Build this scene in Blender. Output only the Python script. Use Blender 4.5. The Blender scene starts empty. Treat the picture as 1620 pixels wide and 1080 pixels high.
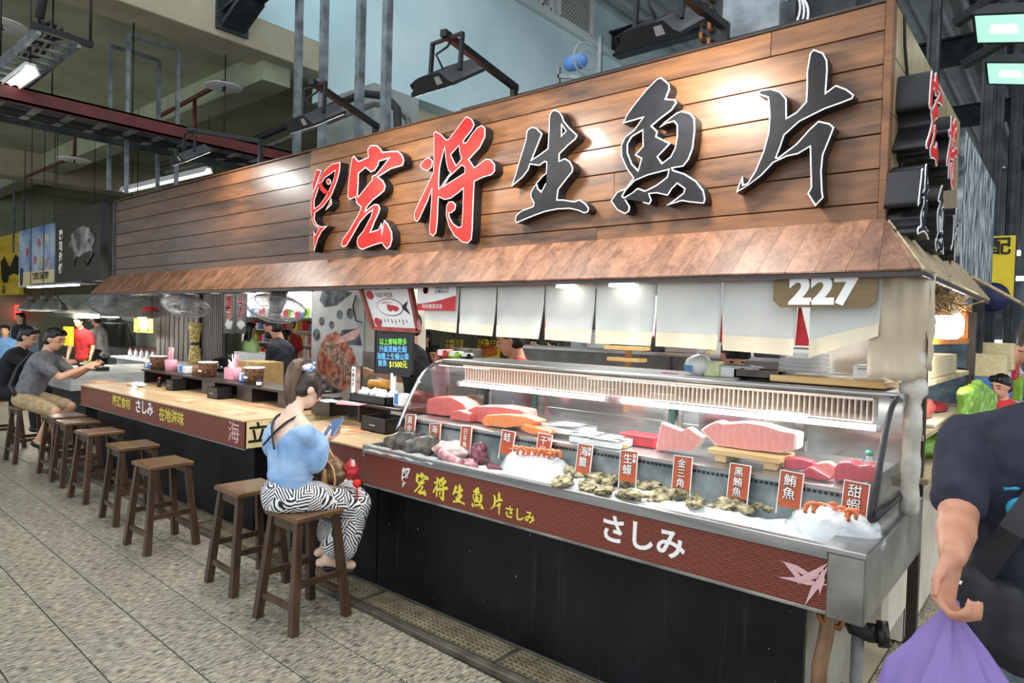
import bpy, bmesh, math, random
from mathutils import Vector, Matrix, noise
random.seed(7)
S = bpy.context.scene
COL = S.collection
TMP = bpy.data.scenes.new('workbench')      # scratch scene: shapes are fused there, never rendered
# ------------------------------------------------------------------ camera
F_PX = 1058.0
CAM = Vector((0, 0, 1.6))
AX_R = Vector((0.7633, 0.6458, 0.0275)); AX_U = Vector((-0.0360, 0.0, 0.99935)); AX_F = Vector((-0.6451, 0.7637, -0.0232))
cam = bpy.data.cameras.new('camera'); cam.sensor_width = 36; cam.lens = F_PX * 36 / 1620; cam.clip_start = .05; cam.clip_end = 200
camo = bpy.data.objects.new('camera', cam); COL.objects.link(camo)
_f = AX_F.normalized(); _r = (AX_R - _f * AX_R.dot(_f)).normalized(); _u = _r.cross(_f)
camo.matrix_world = Matrix(((_r.x, _u.x, -_f.x, 0), (_r.y, _u.y, -_f.y, 0), (_r.z, _u.z, -_f.z, 1.6), (0, 0, 0, 1)))
S.camera = camo
# ------------------------------------------------------------------ world + exposure
S.view_settings.view_transform = 'Standard'; S.view_settings.look = 'None'
S.view_settings.exposure = 0.75; S.view_settings.gamma = 1.0; S.view_settings.use_curve_mapping = False
W = bpy.data.worlds.new('world'); S.world = W; W.use_nodes = True
W.node_tree.nodes['Background'].inputs[0].default_value = (.86, .93, 1.0, 1)
W.node_tree.nodes['Background'].inputs[1].default_value = 1.0

# ------------------------------------------------------------------ photo helpers: a pixel of the 1620x1080 frame on a known plane
def ray(px, py): return _r * (px - 810) - _u * (py - 540) + _f * F_PX
def PY(px, py, y): d = ray(px, py); return CAM + d * (y / d.y)
def PX(px, py, x): d = ray(px, py); return CAM + d * (x / d.x)
def PZ(px, py, z): d = ray(px, py); return CAM + d * ((z - 1.6) / d.z)

# ------------------------------------------------------------------ mesh builder
class MB:
    def __init__(s): s.v = []; s.f = []; s.m = []; s.mi = 0; s.sm = []; s.smooth = False
    def add(s, vs, fs, M=None):
        o = len(s.v)
        s.v += [tuple(M @ Vector(p)) for p in vs] if M else [tuple(p) for p in vs]
        for f in fs:
            s.f.append([i + o for i in f]); s.m.append(s.mi); s.sm.append(s.smooth)
        return s
    def mat(s, i): s.mi = i; return s
    def box(s, x0, x1, y0, y1, z0, z1, b=0, M=None):
        if b <= 0:
            vs = [(x, y, z) for x in (x0, x1) for y in (y0, y1) for z in (z0, z1)]
            fs = [(0, 1, 3, 2), (4, 6, 7, 5), (0, 4, 5, 1), (2, 3, 7, 6), (0, 2, 6, 4), (1, 5, 7, 3)]
            return s.add(vs, fs, M)
        X = (x0, x1); Y = (y0, y1); Z = (z0, z1); vs = []; ix = {}
        for i in (0, 1):
            for j in (0, 1):
                for k in (0, 1):
                    for a in (0, 1, 2):
                        p = [X[i], Y[j], Z[k]]
                        for c, w in enumerate((i, j, k)):
                            if c != a: p[c] += b if w == 0 else -b
                        ix[i, j, k, a] = len(vs); vs.append(tuple(p))
        fs = []
        for a in (0, 1, 2):
            u, w = [c for c in (0, 1, 2) if c != a]
            for sd in (0, 1):
                q = []
                for (p, r) in ((0, 0), (1, 0), (1, 1), (0, 1)):
                    k = [0, 0, 0]; k[a] = sd; k[u] = p; k[w] = r; q.append(ix[k[0], k[1], k[2], a])
                fs.append(q)
            for p in (0, 1):
                for r in (0, 1):
                    k = [0, 0, 0]; k[u] = p; k[w] = r
                    k0 = list(k); k1 = list(k); k1[a] = 1
                    fs.append([ix[(*k0, u)], ix[(*k1, u)], ix[(*k1, w)], ix[(*k0, w)]])
        for i in (0, 1):
            for j in (0, 1):
                for k in (0, 1): fs.append([ix[i, j, k, 0], ix[i, j, k, 1], ix[i, j, k, 2]])
        return s.add(vs, fs, M)
    def cbox(s, c, d, b=0, M=None):
        return s.box(c[0] - d[0] / 2, c[0] + d[0] / 2, c[1] - d[1] / 2, c[1] + d[1] / 2, c[2] - d[2] / 2, c[2] + d[2] / 2, b, M)
    def beam(s, p0, p1, w, h, up=(0, 0, 1), w1=None, h1=None):
        p0 = Vector(p0); p1 = Vector(p1); d = (p1 - p0).normalized(); up = Vector(up)
        a = d.cross(up)
        if a.length < 1e-4: a = d.cross(Vector((1, 0, 0)))
        a.normalize(); c = a.cross(d).normalized(); w1 = w1 or w; h1 = h1 or h
        vs = []
        for p, ww, hh in ((p0, w, h), (p1, w1, h1)):
            for sa, sc in ((-1, -1), (1, -1), (1, 1), (-1, 1)): vs.append(p + a * sa * ww / 2 + c * sc * hh / 2)
        return s.add(vs, [(0, 3, 2, 1), (4, 5, 6, 7), (0, 1, 5, 4), (1, 2, 6, 5), (2, 3, 7, 6), (3, 0, 4, 7)])
    def tube(s, pts, r, n=8, closed=False, cap=True):
        pts = [Vector(p) for p in pts]; N = len(pts); rs = r if isinstance(r, (list, tuple)) else [r] * N
        o = len(s.v); prev = None; vs = []; fs = []
        for i, p in enumerate(pts):
            if closed: t = pts[(i + 1) % N] - pts[i - 1]
            else: t = pts[min(i + 1, N - 1)] - pts[max(i - 1, 0)]
            t = t.normalized() if t.length > 1e-9 else Vector((0, 0, 1))
            if prev is None: prev = t.cross(Vector((0, 0, 1)) if abs(t.z) < .9 else Vector((1, 0, 0))).normalized()
            else:
                prev = prev - t * prev.dot(t)
                prev = prev.normalized() if prev.length > 1e-6 else t.orthogonal().normalized()
            b = t.cross(prev)
            for k in range(n):
                a = 2 * math.pi * k / n; vs.append(p + (prev * math.cos(a) + b * math.sin(a)) * rs[i])
        for i in range(N if closed else N - 1):
            for k in range(n):
                a = i * n + k; b2 = i * n + (k + 1) % n; j = (i + 1) % N
                fs.append((a, b2, j * n + (k + 1) % n, j * n + k))
        if cap and not closed: fs.append(list(range(n))[::-1]); fs.append([(N - 1) * n + k for k in range(n)])
        sm = s.smooth; s.smooth = True; s.add(vs, fs); s.smooth = sm
        if cap and not closed: s.sm[-1] = s.sm[-2] = False
        return s
    def cyl(s, p0, p1, r0, r1=None, n=16): return s.tube([p0, p1], [r0, r1 if r1 is not None else r0], n)
    def lathe(s, prof, c=(0, 0, 0), n=20, M=None, a0=0, a1=2 * math.pi):
        vs = []; fs = []; full = abs(a1 - a0 - 2 * math.pi) < 1e-6; m = n if full else n + 1
        for (r, z) in prof:
            for k in range(m):
                a = a0 + (a1 - a0) * k / n; vs.append((c[0] + r * math.cos(a), c[1] + r * math.sin(a), c[2] + z))
        for i in range(len(prof) - 1):
            for k in range(n):
                k2 = (k + 1) % m; fs.append((i * m + k, i * m + k2, (i + 1) * m + k2, (i + 1) * m + k))
        if full:
            if prof[0][0] > 1e-5: fs.append(list(range(m))[::-1])
            if prof[-1][0] > 1e-5: fs.append([(len(prof) - 1) * m + k for k in range(m)])
        sm = s.smooth; s.smooth = True; s.add(vs, fs, M); s.smooth = sm
        return s
    def prism(s, poly, vec, M=None):
        n = len(poly); vec = Vector(vec); P = [Vector(p) for p in poly]
        return s.add(P + [p + vec for p in P], [list(range(n))[::-1], [n + i for i in range(n)]] + [(i, (i + 1) % n, n + (i + 1) % n, n + i) for i in range(n)], M)
    def grid(s, fn, nu, nv, M=None):
        vs = [fn(i / nu, j / nv) for i in range(nu + 1) for j in range(nv + 1)]
        fs = [(i * (nv + 1) + j, (i + 1) * (nv + 1) + j, (i + 1) * (nv + 1) + j + 1, i * (nv + 1) + j + 1) for i in range(nu) for j in range(nv)]
        sm = s.smooth; s.smooth = True; s.add(vs, fs, M); s.smooth = sm
        return s
    def ell(s, c, r, M=None, nu=14, nv=9, fn=None):
        vs = []; fs = []
        if isinstance(r, (int, float)): r = (r, r, r)
        R = M or Matrix.Identity(3)
        for j in range(nv + 1):
            t = math.pi * j / nv
            for i in range(nu):
                a = 2 * math.pi * i / nu
                d = Vector((math.sin(t) * math.cos(a), math.sin(t) * math.sin(a), math.cos(t)))
                k = fn(d) if fn else 1
                vs.append(Vector(c) + R @ Vector((d.x * r[0] * k, d.y * r[1] * k, d.z * r[2] * k)))
        for j in range(nv):
            for i in range(nu): fs.append((j * nu + i, j * nu + (i + 1) % nu, (j + 1) * nu + (i + 1) % nu, (j + 1) * nu + i))
        sm = s.smooth; s.smooth = True; s.add(vs, fs); s.smooth = sm
        return s
    def cap(s, p0, r0, p1, r1, n=12):       # tapered capsule
        p0 = Vector(p0); p1 = Vector(p1); d = (p1 - p0); L = d.length; d = d.normalized() if L > 1e-6 else Vector((0, 0, 1))
        pts = []; rs = []
        for k in range(4):
            a = math.pi / 2 * (k + .15) / 4; pts.append(p0 - d * r0 * math.cos(a)); rs.append(r0 * math.sin(a))
        pts += [p0, p1]; rs += [r0, r1]
        for k in range(3, -1, -1):
            a = math.pi / 2 * (k + .15) / 4; pts.append(p1 + d * r1 * math.cos(a)); rs.append(r1 * math.sin(a))
        return s.tube(pts, rs, n)
    def loft(s, rings, closed=True, capends=True):
        n = len(rings[0]); vs = [p for r in rings for p in r]; fs = []
        for i in range(len(rings) - 1):
            for k in range(n if closed else n - 1):
                fs.append((i * n + k, i * n + (k + 1) % n, (i + 1) * n + (k + 1) % n, (i + 1) * n + k))
        if capends and closed: fs.append(list(range(n))[::-1]); fs.append([(len(rings) - 1) * n + k for k in range(n)])
        sm = s.smooth; s.smooth = True; s.add(vs, fs); s.smooth = sm
        return s

def mesh_of(mb, name, mats):
    me = bpy.data.meshes.new(name); me.from_pydata([tuple(p) for p in mb.v], [], mb.f)
    for m in mats: me.materials.append(m)
    if any(mb.m): me.polygons.foreach_set('material_index', mb.m)
    me.polygons.foreach_set('use_smooth', mb.sm)
    bm = bmesh.new(); bm.from_mesh(me); bmesh.ops.recalc_face_normals(bm, faces=bm.faces[:]); bm.to_mesh(me); bm.free()
    me.update(); return me
def link(name, me, parent=None):
    o = bpy.data.objects.new(name, me); COL.objects.link(o)
    if parent is not None: o.parent = parent
    return o
def wmat(p):
    M = Matrix.Identity(4)
    while p is not None: M = p.matrix_basis @ M; p = p.parent
    return M
def obj(name, mb, mats, parent=None):
    """one mesh object; vertices are given in world space"""
    if not isinstance(mats, (list, tuple)): mats = [mats]
    if parent is not None:
        I = wmat(parent).inverted(); mb.v = [I @ Vector(p) for p in mb.v]
    return link(name, mesh_of(mb, name, mats), parent)
def tag(o, label=None, cat=None, group=None, kind=None):
    if label: o['label'] = label
    if cat: o['category'] = cat
    if group: o['group'] = group
    if kind: o['kind'] = kind
    return o
def thing(name, label, cat, loc=(0, 0, 0), rz=0, group=None):
    o = bpy.data.objects.new(name, None); COL.objects.link(o); o.location = loc; o.rotation_euler = (0, 0, rz)
    o.empty_display_size = .1
    return tag(o, label, cat, group)
def struct(name, mb, m, parent=None):
    o = obj(name, mb, m, parent)
    if parent is None: o['kind'] = 'structure'
    return o
def dup(root, loc=None, rz=None, label=None, group=None, parent=None):
    r = root.copy(); COL.objects.link(r); r.parent = parent
    if loc is not None: r.location = loc
    if rz is not None: r.rotation_euler = (0, 0, rz)
    if label: r['label'] = label
    if group: r['group'] = group
    for ch in root.children: dup(ch, parent=r)
    return r
def org_mesh(mb, name, mats, voxel=.012, smooth=6, fn=None):
    """overlapping closed shapes fused into one continuous skin"""
    me = bpy.data.meshes.new(name); me.from_pydata([tuple(p) for p in mb.v], [], mb.f)
    bm = bmesh.new(); bm.from_mesh(me); bmesh.ops.recalc_face_normals(bm, faces=bm.faces[:]); bm.to_mesh(me); bm.free()
    o = bpy.data.objects.new('tmp', me); TMP.collection.objects.link(o)
    r = o.modifiers.new('r', 'REMESH'); r.mode = 'VOXEL'; r.voxel_size = voxel
    s = o.modifiers.new('s', 'SMOOTH'); s.factor = .5; s.iterations = smooth
    TMP.view_layers[0].update(); dg = TMP.view_layers[0].depsgraph
    m2 = bpy.data.meshes.new_from_object(o.evaluated_get(dg)); m2.name = name
    bpy.data.objects.remove(o); bpy.data.meshes.remove(me)
    m2.materials.clear()
    for m in (mats if isinstance(mats, (list, tuple)) else [mats]): m2.materials.append(m)
    if fn:
        n = len(m2.vertices); co = [0.0] * (3 * n); no = [0.0] * (3 * n)
        m2.vertices.foreach_get('co', co); m2.vertices.foreach_get('normal', no); out = []
        for i in range(0, 3 * n, 3): out.extend(fn(Vector(co[i:i + 3]), Vector(no[i:i + 3])))
        m2.vertices.foreach_set('co', out)
    m2.polygons.foreach_set('use_smooth', [True] * len(m2.polygons)); m2.update()
    return m2
def org(name, mb, mats, parent=None, voxel=.012, smooth=6, fn=None):
    if parent is not None:
        I = wmat(parent).inverted(); mb.v = [I @ Vector(p) for p in mb.v]
    return link(name, org_mesh(mb, name, mats, voxel, smooth, fn), parent)
def curve_mesh(cu):
    o = bpy.data.objects.new('tmp', cu); TMP.collection.objects.link(o); TMP.view_layers[0].update()
    me = bpy.data.meshes.new_from_object(o.evaluated_get(TMP.view_layers[0].depsgraph))
    bpy.data.objects.remove(o); bpy.data.curves.remove(cu); me.materials.clear(); return me
def frame(o, xdir, ydir):
    x = Vector(xdir).normalized(); y = Vector(ydir); y = (y - x * y.dot(x)).normalized(); z = x.cross(y); o = Vector(o)
    return Matrix(((x.x, y.x, z.x, o.x), (x.y, y.y, z.y, o.y), (x.z, y.z, z.z, o.z), (0, 0, 0, 1)))
def text(name, body, size, M, m, parent=None, extrude=.001, bold=0, align='CENTER', spacing=1, line=1, sx=1):
    """flat lettering; M maps x right / y up / z towards the reader"""
    cu = bpy.data.curves.new(name, 'FONT'); cu.body = body; cu.size = size; cu.extrude = extrude; cu.offset = bold
    cu.align_x = align; cu.align_y = 'CENTER'; cu.space_character = spacing; cu.space_line = line; cu.resolution_u = 3
    me = curve_mesh(cu); me.name = name
    T = M @ Matrix.Diagonal((sx, 1, 1, 1))
    if parent is not None: T = wmat(parent).inverted() @ T
    me.transform(T); me.materials.append(m)
    return link(name, me, parent)
def outline(name, polys, M, m, parent=None, extrude=.001, off=0, z=0):
    """filled 2-D outlines (holes by winding) extruded along the local z"""
    cu = bpy.data.curves.new(name, 'CURVE'); cu.dimensions = '2D'; cu.fill_mode = 'BOTH'; cu.extrude = extrude; cu.offset = off
    for P in polys:
        sp = cu.splines.new('POLY'); sp.points.add(len(P) - 1); sp.use_cyclic_u = True
        for i, (x, y) in enumerate(P): sp.points[i].co = (x, y, 0, 1)
    me = curve_mesh(cu); me.name = name
    T = M @ Matrix.Translation((0, 0, z))
    if parent is not None: T = wmat(parent).inverted() @ T
    me.transform(T); me.materials.append(m)
    return link(name, me, parent)
def rnd(a, b): return random.uniform(a, b)
def nz(p, s=1, seed=0): return noise.noise(Vector((p[0] * s + seed, p[1] * s, p[2] * s)))

# ------------------------------------------------------------------ materials
def srgb(h):
    if isinstance(h, str): h = [int(h[i:i + 2], 16) / 255 for i in (0, 2, 4)]
    return tuple(c / 12.92 if c <= .04045 else ((c + .055) / 1.055) ** 2.4 for c in h)
class NT:
    def __init__(s, m): s.m = m; s.t = m.node_tree; s.b = s.t.nodes['Principled BSDF']
    def n(s, kind, **kw):
        x = s.t.nodes.new(kind)
        for k, v in kw.items():
            if k.startswith('i_'): x.inputs[k[2:].replace('_', ' ')].default_value = v
            else: setattr(x, k, v)
        return x
    def l(s, a, b): s.t.links.new(a, b)
    def math(s, op, a, b=None, c=None):
        x = s.t.nodes.new('ShaderNodeMath'); x.operation = op
        for i, v in enumerate((a, b, c)):
            if v is None: continue
            if isinstance(v, (int, float)): x.inputs[i].default_value = v
            else: s.l(v, x.inputs[i])
        return x.outputs[0]
    def mix(s, f, a, b):
        x = s.t.nodes.new('ShaderNodeMix'); x.data_type = 'RGBA'
        for i, v in ((0, f), (6, a), (7, b)):
            if isinstance(v, (int, float)): x.inputs[i].default_value = v
            elif isinstance(v, tuple): x.inputs[i].default_value = (*v[:3], 1)
            else: s.l(v, x.inputs[i])
        return x.outputs[2]
    def ramp(s, f, stops):
        x = s.t.nodes.new('ShaderNodeValToRGB'); e = x.color_ramp.elements
        while len(e) < len(stops): e.new(.5)
        for k, (p, c) in enumerate(stops): e[k].position = p; e[k].color = (*c, 1) if len(c) == 3 else c
        s.l(f, x.inputs[0]); return x.outputs[0]
    def coord(s, kind='Object', scale=(1, 1, 1), rot=(0, 0, 0)):
        c = s.t.nodes.new('ShaderNodeTexCoord'); mp = s.t.nodes.new('ShaderNodeMapping')
        mp.inputs['Scale'].default_value = scale; mp.inputs['Rotation'].default_value = rot
        s.l(c.outputs[kind], mp.inputs[0]); return mp.outputs[0]
    def noise(s, co, scale, detail=4, rough=.5, dist=0):
        x = s.n('ShaderNodeTexNoise'); x.inputs['Scale'].default_value = scale; x.inputs['Detail'].default_value = detail
        x.inputs['Roughness'].default_value = rough; x.inputs['Distortion'].default_value = dist
        s.l(co, x.inputs['Vector']); return x.outputs[0]
    def bump(s, h, strength=.3, dist=.01):
        x = s.n('ShaderNodeBump'); x.inputs['Strength'].default_value = strength; x.inputs['Distance'].default_value = dist
        s.l(h, x.inputs['Height']); s.l(x.outputs[0], s.b.inputs['Normal'])
def mat0(name, col=(.8, .8, .8), rough=.5, metal=0, spec=None, emit=None, es=0, alpha=None, trans=0, coat=0, sss=0):
    m = bpy.data.materials.new(name); m.use_nodes = True; b = m.node_tree.nodes['Principled BSDF']
    col = srgb(col) if isinstance(col, str) else col
    b.inputs['Base Color'].default_value = (*col, 1); b.inputs['Roughness'].default_value = rough; b.inputs['Metallic'].default_value = metal
    if spec is not None: b.inputs['Specular IOR Level'].default_value = spec
    if emit is not None:
        e = srgb(emit) if isinstance(emit, str) else emit
        b.inputs['Emission Color'].default_value = (*e, 1); b.inputs['Emission Strength'].default_value = es
    if trans: b.inputs['Transmission Weight'].default_value = trans; b.inputs['IOR'].default_value = 1.2
    if coat: b.inputs['Coat Weight'].default_value = coat; b.inputs['Coat Roughness'].default_value = .08
    if sss: b.inputs['Subsurface Weight'].default_value = sss; b.inputs['Subsurface Scale'].default_value = .02
    if alpha is not None: b.inputs['Alpha'].default_value = alpha
    return m
def mat(name, c1, c2=None, scale=8, rough=.5, metal=0, bump=0, stretch=(1, 1, 1), detail=4, rnd_obj=0, coord='Object', lo=.35, hi=.65, **kw):
    """two tones of the thing's own colour mixed by noise"""
    m = mat0(name, c1, rough, metal, **kw)
    if c2 is None and not bump: return m
    t = NT(m); a = srgb(c1) if isinstance(c1, str) else c1; b = srgb(c2 or c1) if isinstance(c2 or c1, str) else (c2 or c1)
    co = t.coord(coord, stretch); f = t.noise(co, scale, detail)
    col = t.ramp(f, [(lo, a), (hi, b)])
    if rnd_obj:
        oi = t.n('ShaderNodeObjectInfo'); h = t.n('ShaderNodeHueSaturation')
        v = t.math('MULTIPLY_ADD', oi.outputs['Random'], rnd_obj, 1 - rnd_obj / 2); t.l(v, h.inputs['Value']); t.l(col, h.inputs['Color']); col = h.outputs[0]
    t.l(col, t.b.inputs['Base Color'])
    if bump: t.bump(f, bump)
    return m
def wood(name, c1, c2, along='x', scale=2.2, rough=.4, rvar=.3, coat=0, bump=.05, coord='Object'):
    m = mat0(name, c1, rough, coat=coat); t = NT(m); k = {'x': (.12, 1, 1), 'y': (1, .12, 1), 'z': (1, 1, .12)}[along]
    c = t.n('ShaderNodeTexCoord'); oi = t.n('ShaderNodeObjectInfo'); ad = t.n('ShaderNodeVectorMath'); ad.operation = 'ADD'
    cmb = t.n('ShaderNodeCombineXYZ')
    for i in range(3): t.l(t.math('MULTIPLY', oi.outputs['Random'], 13 + 7 * i), cmb.inputs[i])
    t.l(c.outputs[coord], ad.inputs[0]); t.l(cmb.outputs[0], ad.inputs[1])
    mp = t.n('ShaderNodeMapping'); mp.inputs['Scale'].default_value = k; t.l(ad.outputs[0], mp.inputs[0])
    f1 = t.noise(mp.outputs[0], scale * 4, 6, .6, .6); f2 = t.noise(mp.outputs[0], scale * 26, 3, .6)
    f = t.math('ADD', t.math('MULTIPLY', f1, .7), t.math('MULTIPLY', f2, .3))
    a = srgb(c1); b = srgb(c2); col = t.ramp(f, [(.36, a), (.62, b)])
    h = t.n('ShaderNodeHueSaturation'); t.l(t.math('MULTIPLY_ADD', oi.outputs['Random'], rvar, 1 - rvar / 2), h.inputs['Value']); t.l(col, h.inputs['Color'])
    t.l(h.outputs[0], t.b.inputs['Base Color'])
    if bump: t.bump(f, bump, .004)
    return m
# ------------------------------------------------------------------ palette
M = {}
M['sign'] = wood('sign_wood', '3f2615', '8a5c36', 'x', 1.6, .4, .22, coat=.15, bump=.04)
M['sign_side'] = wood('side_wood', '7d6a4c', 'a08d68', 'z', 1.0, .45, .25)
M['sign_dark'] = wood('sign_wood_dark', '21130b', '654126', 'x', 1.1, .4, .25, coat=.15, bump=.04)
M['awn'] = wood('awning_wood', '5a3826', '946a50', 'y', 2.0, .42, .35, coat=.15, bump=.03)
M['awn_side'] = wood('awning_slat', '8d7a5e', 'c0ac8a', 'y', 2.0, .6, .35)
M['stool'] = wood('stool_wood', '2e2018', '523b29', 'z', 2.5, .4, .25)
M['seat'] = wood('stool_seat', '4c3624', '755536', 'x', 2.0, .32, .25, coat=.2)
M['ctop'] = wood('counter_wood', 'b8946a', 'd9bd92', 'x', 1.2, .35, .1, coat=.2)
M['pine'] = wood('pine', 'cf9d58', 'e8c588', 'x', 2.0, .5, .15)
M['brown'] = wood('brown_wood', '5c3a22', '8a5c38', 'x', 2.0, .5, .2)
M['orangewood'] = wood('orange_wood', 'c06a22', 'e2903c', 'z', 2.0, .5, .2)
M['greywood'] = wood('grey_wood', '4b4540', '7a726a', 'z', 2.0, .6, .35)
M['darkwood'] = wood('dark_wood', '241c19', '3a2e29', 'x', 2.0, .35, .2, coat=.15)
M['steel'] = mat('steel', '8f8f8d', 'bdbdba', 6, .33, .85, stretch=(.3, 1, 6))
M['steel_dirty'] = mat('steel_dirty', '77736c', 'a9a69e', 5, .42, .7, detail=8)
M['dsteel'] = mat('dark_steel', '2b2e31', '45494c', 5, .45, .5)
M['galv'] = mat('galvanised', '666c70', '959b9f', 7, .4, .6)
M['chrome'] = mat0('chrome', 'c8c8c8', .12, 1)
M['blackm'] = mat('black_metal', '101112', '1e2022', 9, .45, .2)
M['black'] = mat('black_plastic', '131315', '1e1e20', 9, .4)
M['rubber'] = mat('rubber', '1c1a1a', '2a2727', 9, .7)
M['white'] = mat('white_plastic', 'e4e4e0', 'f1f1ee', 9, .4)
M['grey'] = mat('grey_plastic', '8b8b8a', 'a2a2a0', 9, .5)
M['red'] = mat('red_plastic', 'c31f2c', 'd8333c', 9, .4)
M['pink'] = mat('pink_plastic', 'e58fa4', 'f3b2c0', 9, .45)
M['blue'] = mat('blue_plastic', '3f74b8', '5a90cf', 9, .45)
M['green'] = mat('green_plastic', '7db82c', 'a0d840', 9, .4)
M['purple'] = mat('purple_plastic', '4b2f9a', '5f3fb4', 9, .4)
M['yellow'] = mat('yellow_paper', 'f2cf1c', 'f8dc38', 5, .6)
M['teal'] = mat0('teal_strip', '1d7f6b', .4)
M['redletter'] = mat('red_letter', 'cc2622', 'd83630', 6, .7, spec=.2)
M['blkletter'] = mat('black_letter', '0e0f12', '181a1f', 14, .65, spec=.25)
M['edgewhite'] = mat0('letter_white', 'f2f2f0', .5)
M['cream'] = mat('cream', 'd9c58f', 'e8d8a8', 30, .5)
M['white_ink'] = mat0('white_ink', 'f3f1ec', .5)
M['gold_ink'] = mat0('gold_ink', 'd8c84a', .45)
M['yel_ink'] = mat0('yellow_ink', 'e6d84a', .45)
M['black_ink'] = mat0('black_ink', '121212', .5)
M['red_ink'] = mat0('red_ink', 'c4242c', .5)
M['pink_ink'] = mat0('pink_ink', 'dcb0b0', .5)
M['cloth'] = mat('noren_cloth', 'c9cac4', 'dcdcd4', 3, .9, bump=.05)
M['canvas'] = mat('canvas_drape', 'b7a58c', 'd2c3a8', 4, .85, bump=.1)
M['hem'] = mat('noren_hem', 'e6d8b8', 'efe4cb', 6, .9)
M['wrap'] = mat('plastic_wrap', 'a8a296', 'd2ccbe', 9, .25, bump=.4, detail=8)
M['concrete'] = mat('concrete', '8f947a', 'aab094', 1.2, .9, detail=8)
M['beamtan'] = mat('beam_plaster', 'a39a80', 'b6ae95', 1.5, .9, detail=8)
M['bluewall'] = mat('blue_plaster', 'c4e0e4', 'd6edf0', 1.0, .85, detail=8)
M['palewall'] = mat('pale_plaster', 'd3dfdd', 'e0e9e6', 1.0, .85, detail=8)
M['redpipe'] = mat('red_paint', '4a1614', '641f1b', 6, .5)
M['roof'] = mat('roof_sheet', 'b9c4c8', 'd0dadd', 2, .6)
M['skin'] = mat('skin', 'd09a7c', 'dda98b', 12, .5, sss=.08)
M['skin2'] = mat('skin_tan', 'b87f62', 'c99074', 12, .5, sss=.08)
M['skin_fair'] = mat('skin_fair', 'e3bda3', 'edcbb3', 12, .5, sss=.08)
M['hair'] = mat('black_hair', '0d0b0a', '191513', 60, .4, stretch=(1, 1, .1))
M['hair_tail'] = mat('brown_ponytail', '2f221a', '8a6e52', 40, .38, stretch=(1, 1, .12), lo=.3, hi=.7)
M['hair_br'] = mat('brown_hair', '1a1310', '43322a', 40, .38, stretch=(1, 1, .12), lo=.3, hi=.7)
M['navy'] = mat('navy_cloth', '20222f', '2b2d3c', 20, .9, bump=.1)
M['blackcloth'] = mat('black_cloth', '151619', '212327', 20, .9)
M['greycloth'] = mat('grey_cloth', '66666a', '7a7a7e', 25, .95, bump=.1)
M['khaki'] = mat('khaki_cloth', '9c8560', 'b29b76', 20, .95, bump=.1)
M['denim'] = mat('light_denim', '7fa3cf', 'a5c3e4', 9, .9, bump=.1, detail=8)
M['greenc'] = mat('green_cloth', '9fc07a', 'b8d490', 12, .9)
M['redcloth'] = mat('red_cloth', 'b02a2e', 'c8383a', 12, .9)
M['bluecloth'] = mat('blue_cloth', '5c86b8', '739cca', 12, .9)
M['greypants'] = mat('grey_trousers', '5f6a70', '77828a', 20, .9, bump=.1)
M['leather'] = mat('brown_leather', '5e432c', '86623f', 40, .55)
M['tanleather'] = mat('tan_leather', '9f7142', 'b98a58', 30, .5)
M['led'] = mat0('led_tube', 'ffffff', .5, emit=(1, .97, .93), es=4)
M['bulb'] = mat0('bulb_glow', 'ffffff', .5, emit=(1, .95, .85), es=6)
M['flood'] = mat0('flood_lens', 'ffffff', .4, emit=(1, .97, .9), es=6)
M['floodgreen'] = mat0('flood_lens_green', 'dffff0', .4, emit=(.3, .85, .6), es=.5)
M['ice'] = mat('crushed_ice', 'dfe3e4', 'f4f6f6', 30, .35, bump=.6, detail=6)
M['icewall'] = mat('frosted_wall', '5c6666', '939c9b', 9, .6, detail=8, bump=.3)
M['dirtywhite'] = mat('dirty_white', 'c2b8a4', 'dcd4c4', 3, .7, detail=8)
M['bottlegreen'] = mat0('bottle_green', '2d8f72', .2)
M['slat'] = mat('warm_white_slat', 'c9bcae', 'dacfc2', 9, .5)
def glass(name, tint=(1, 1, 1), base=.04, gain=.55, rough=.02):
    m = bpy.data.materials.new(name); m.use_nodes = True; t = m.node_tree; t.nodes.clear()
    o = t.nodes.new('ShaderNodeOutputMaterial'); mx = t.nodes.new('ShaderNodeMixShader'); tr = t.nodes.new('ShaderNodeBsdfTransparent'); gl = t.nodes.new('ShaderNodeBsdfGlossy')
    lw = t.nodes.new('ShaderNodeLayerWeight'); lw.inputs[0].default_value = .35
    ma = t.nodes.new('ShaderNodeMath'); ma.operation = 'MULTIPLY_ADD'; ma.inputs[1].default_value = gain; ma.inputs[2].default_value = base
    t.links.new(lw.outputs['Fresnel'], ma.inputs[0]); t.links.new(ma.outputs[0], mx.inputs[0])
    tr.inputs[0].default_value = (*tint, 1); gl.inputs[1].default_value = rough
    t.links.new(tr.outputs[0], mx.inputs[1]); t.links.new(gl.outputs[0], mx.inputs[2]); t.links.new(mx.outputs[0], o.inputs[0]); return m
M['glass'] = glass('clear_glass', (.97, .98, .98), .03, .3)
M['plasticfilm'] = glass('plastic_film', (.9, .92, .93), .22, .6, .15)
M['fanplastic'] = mat0('fan_plastic', '8d9296', .35)
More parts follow.
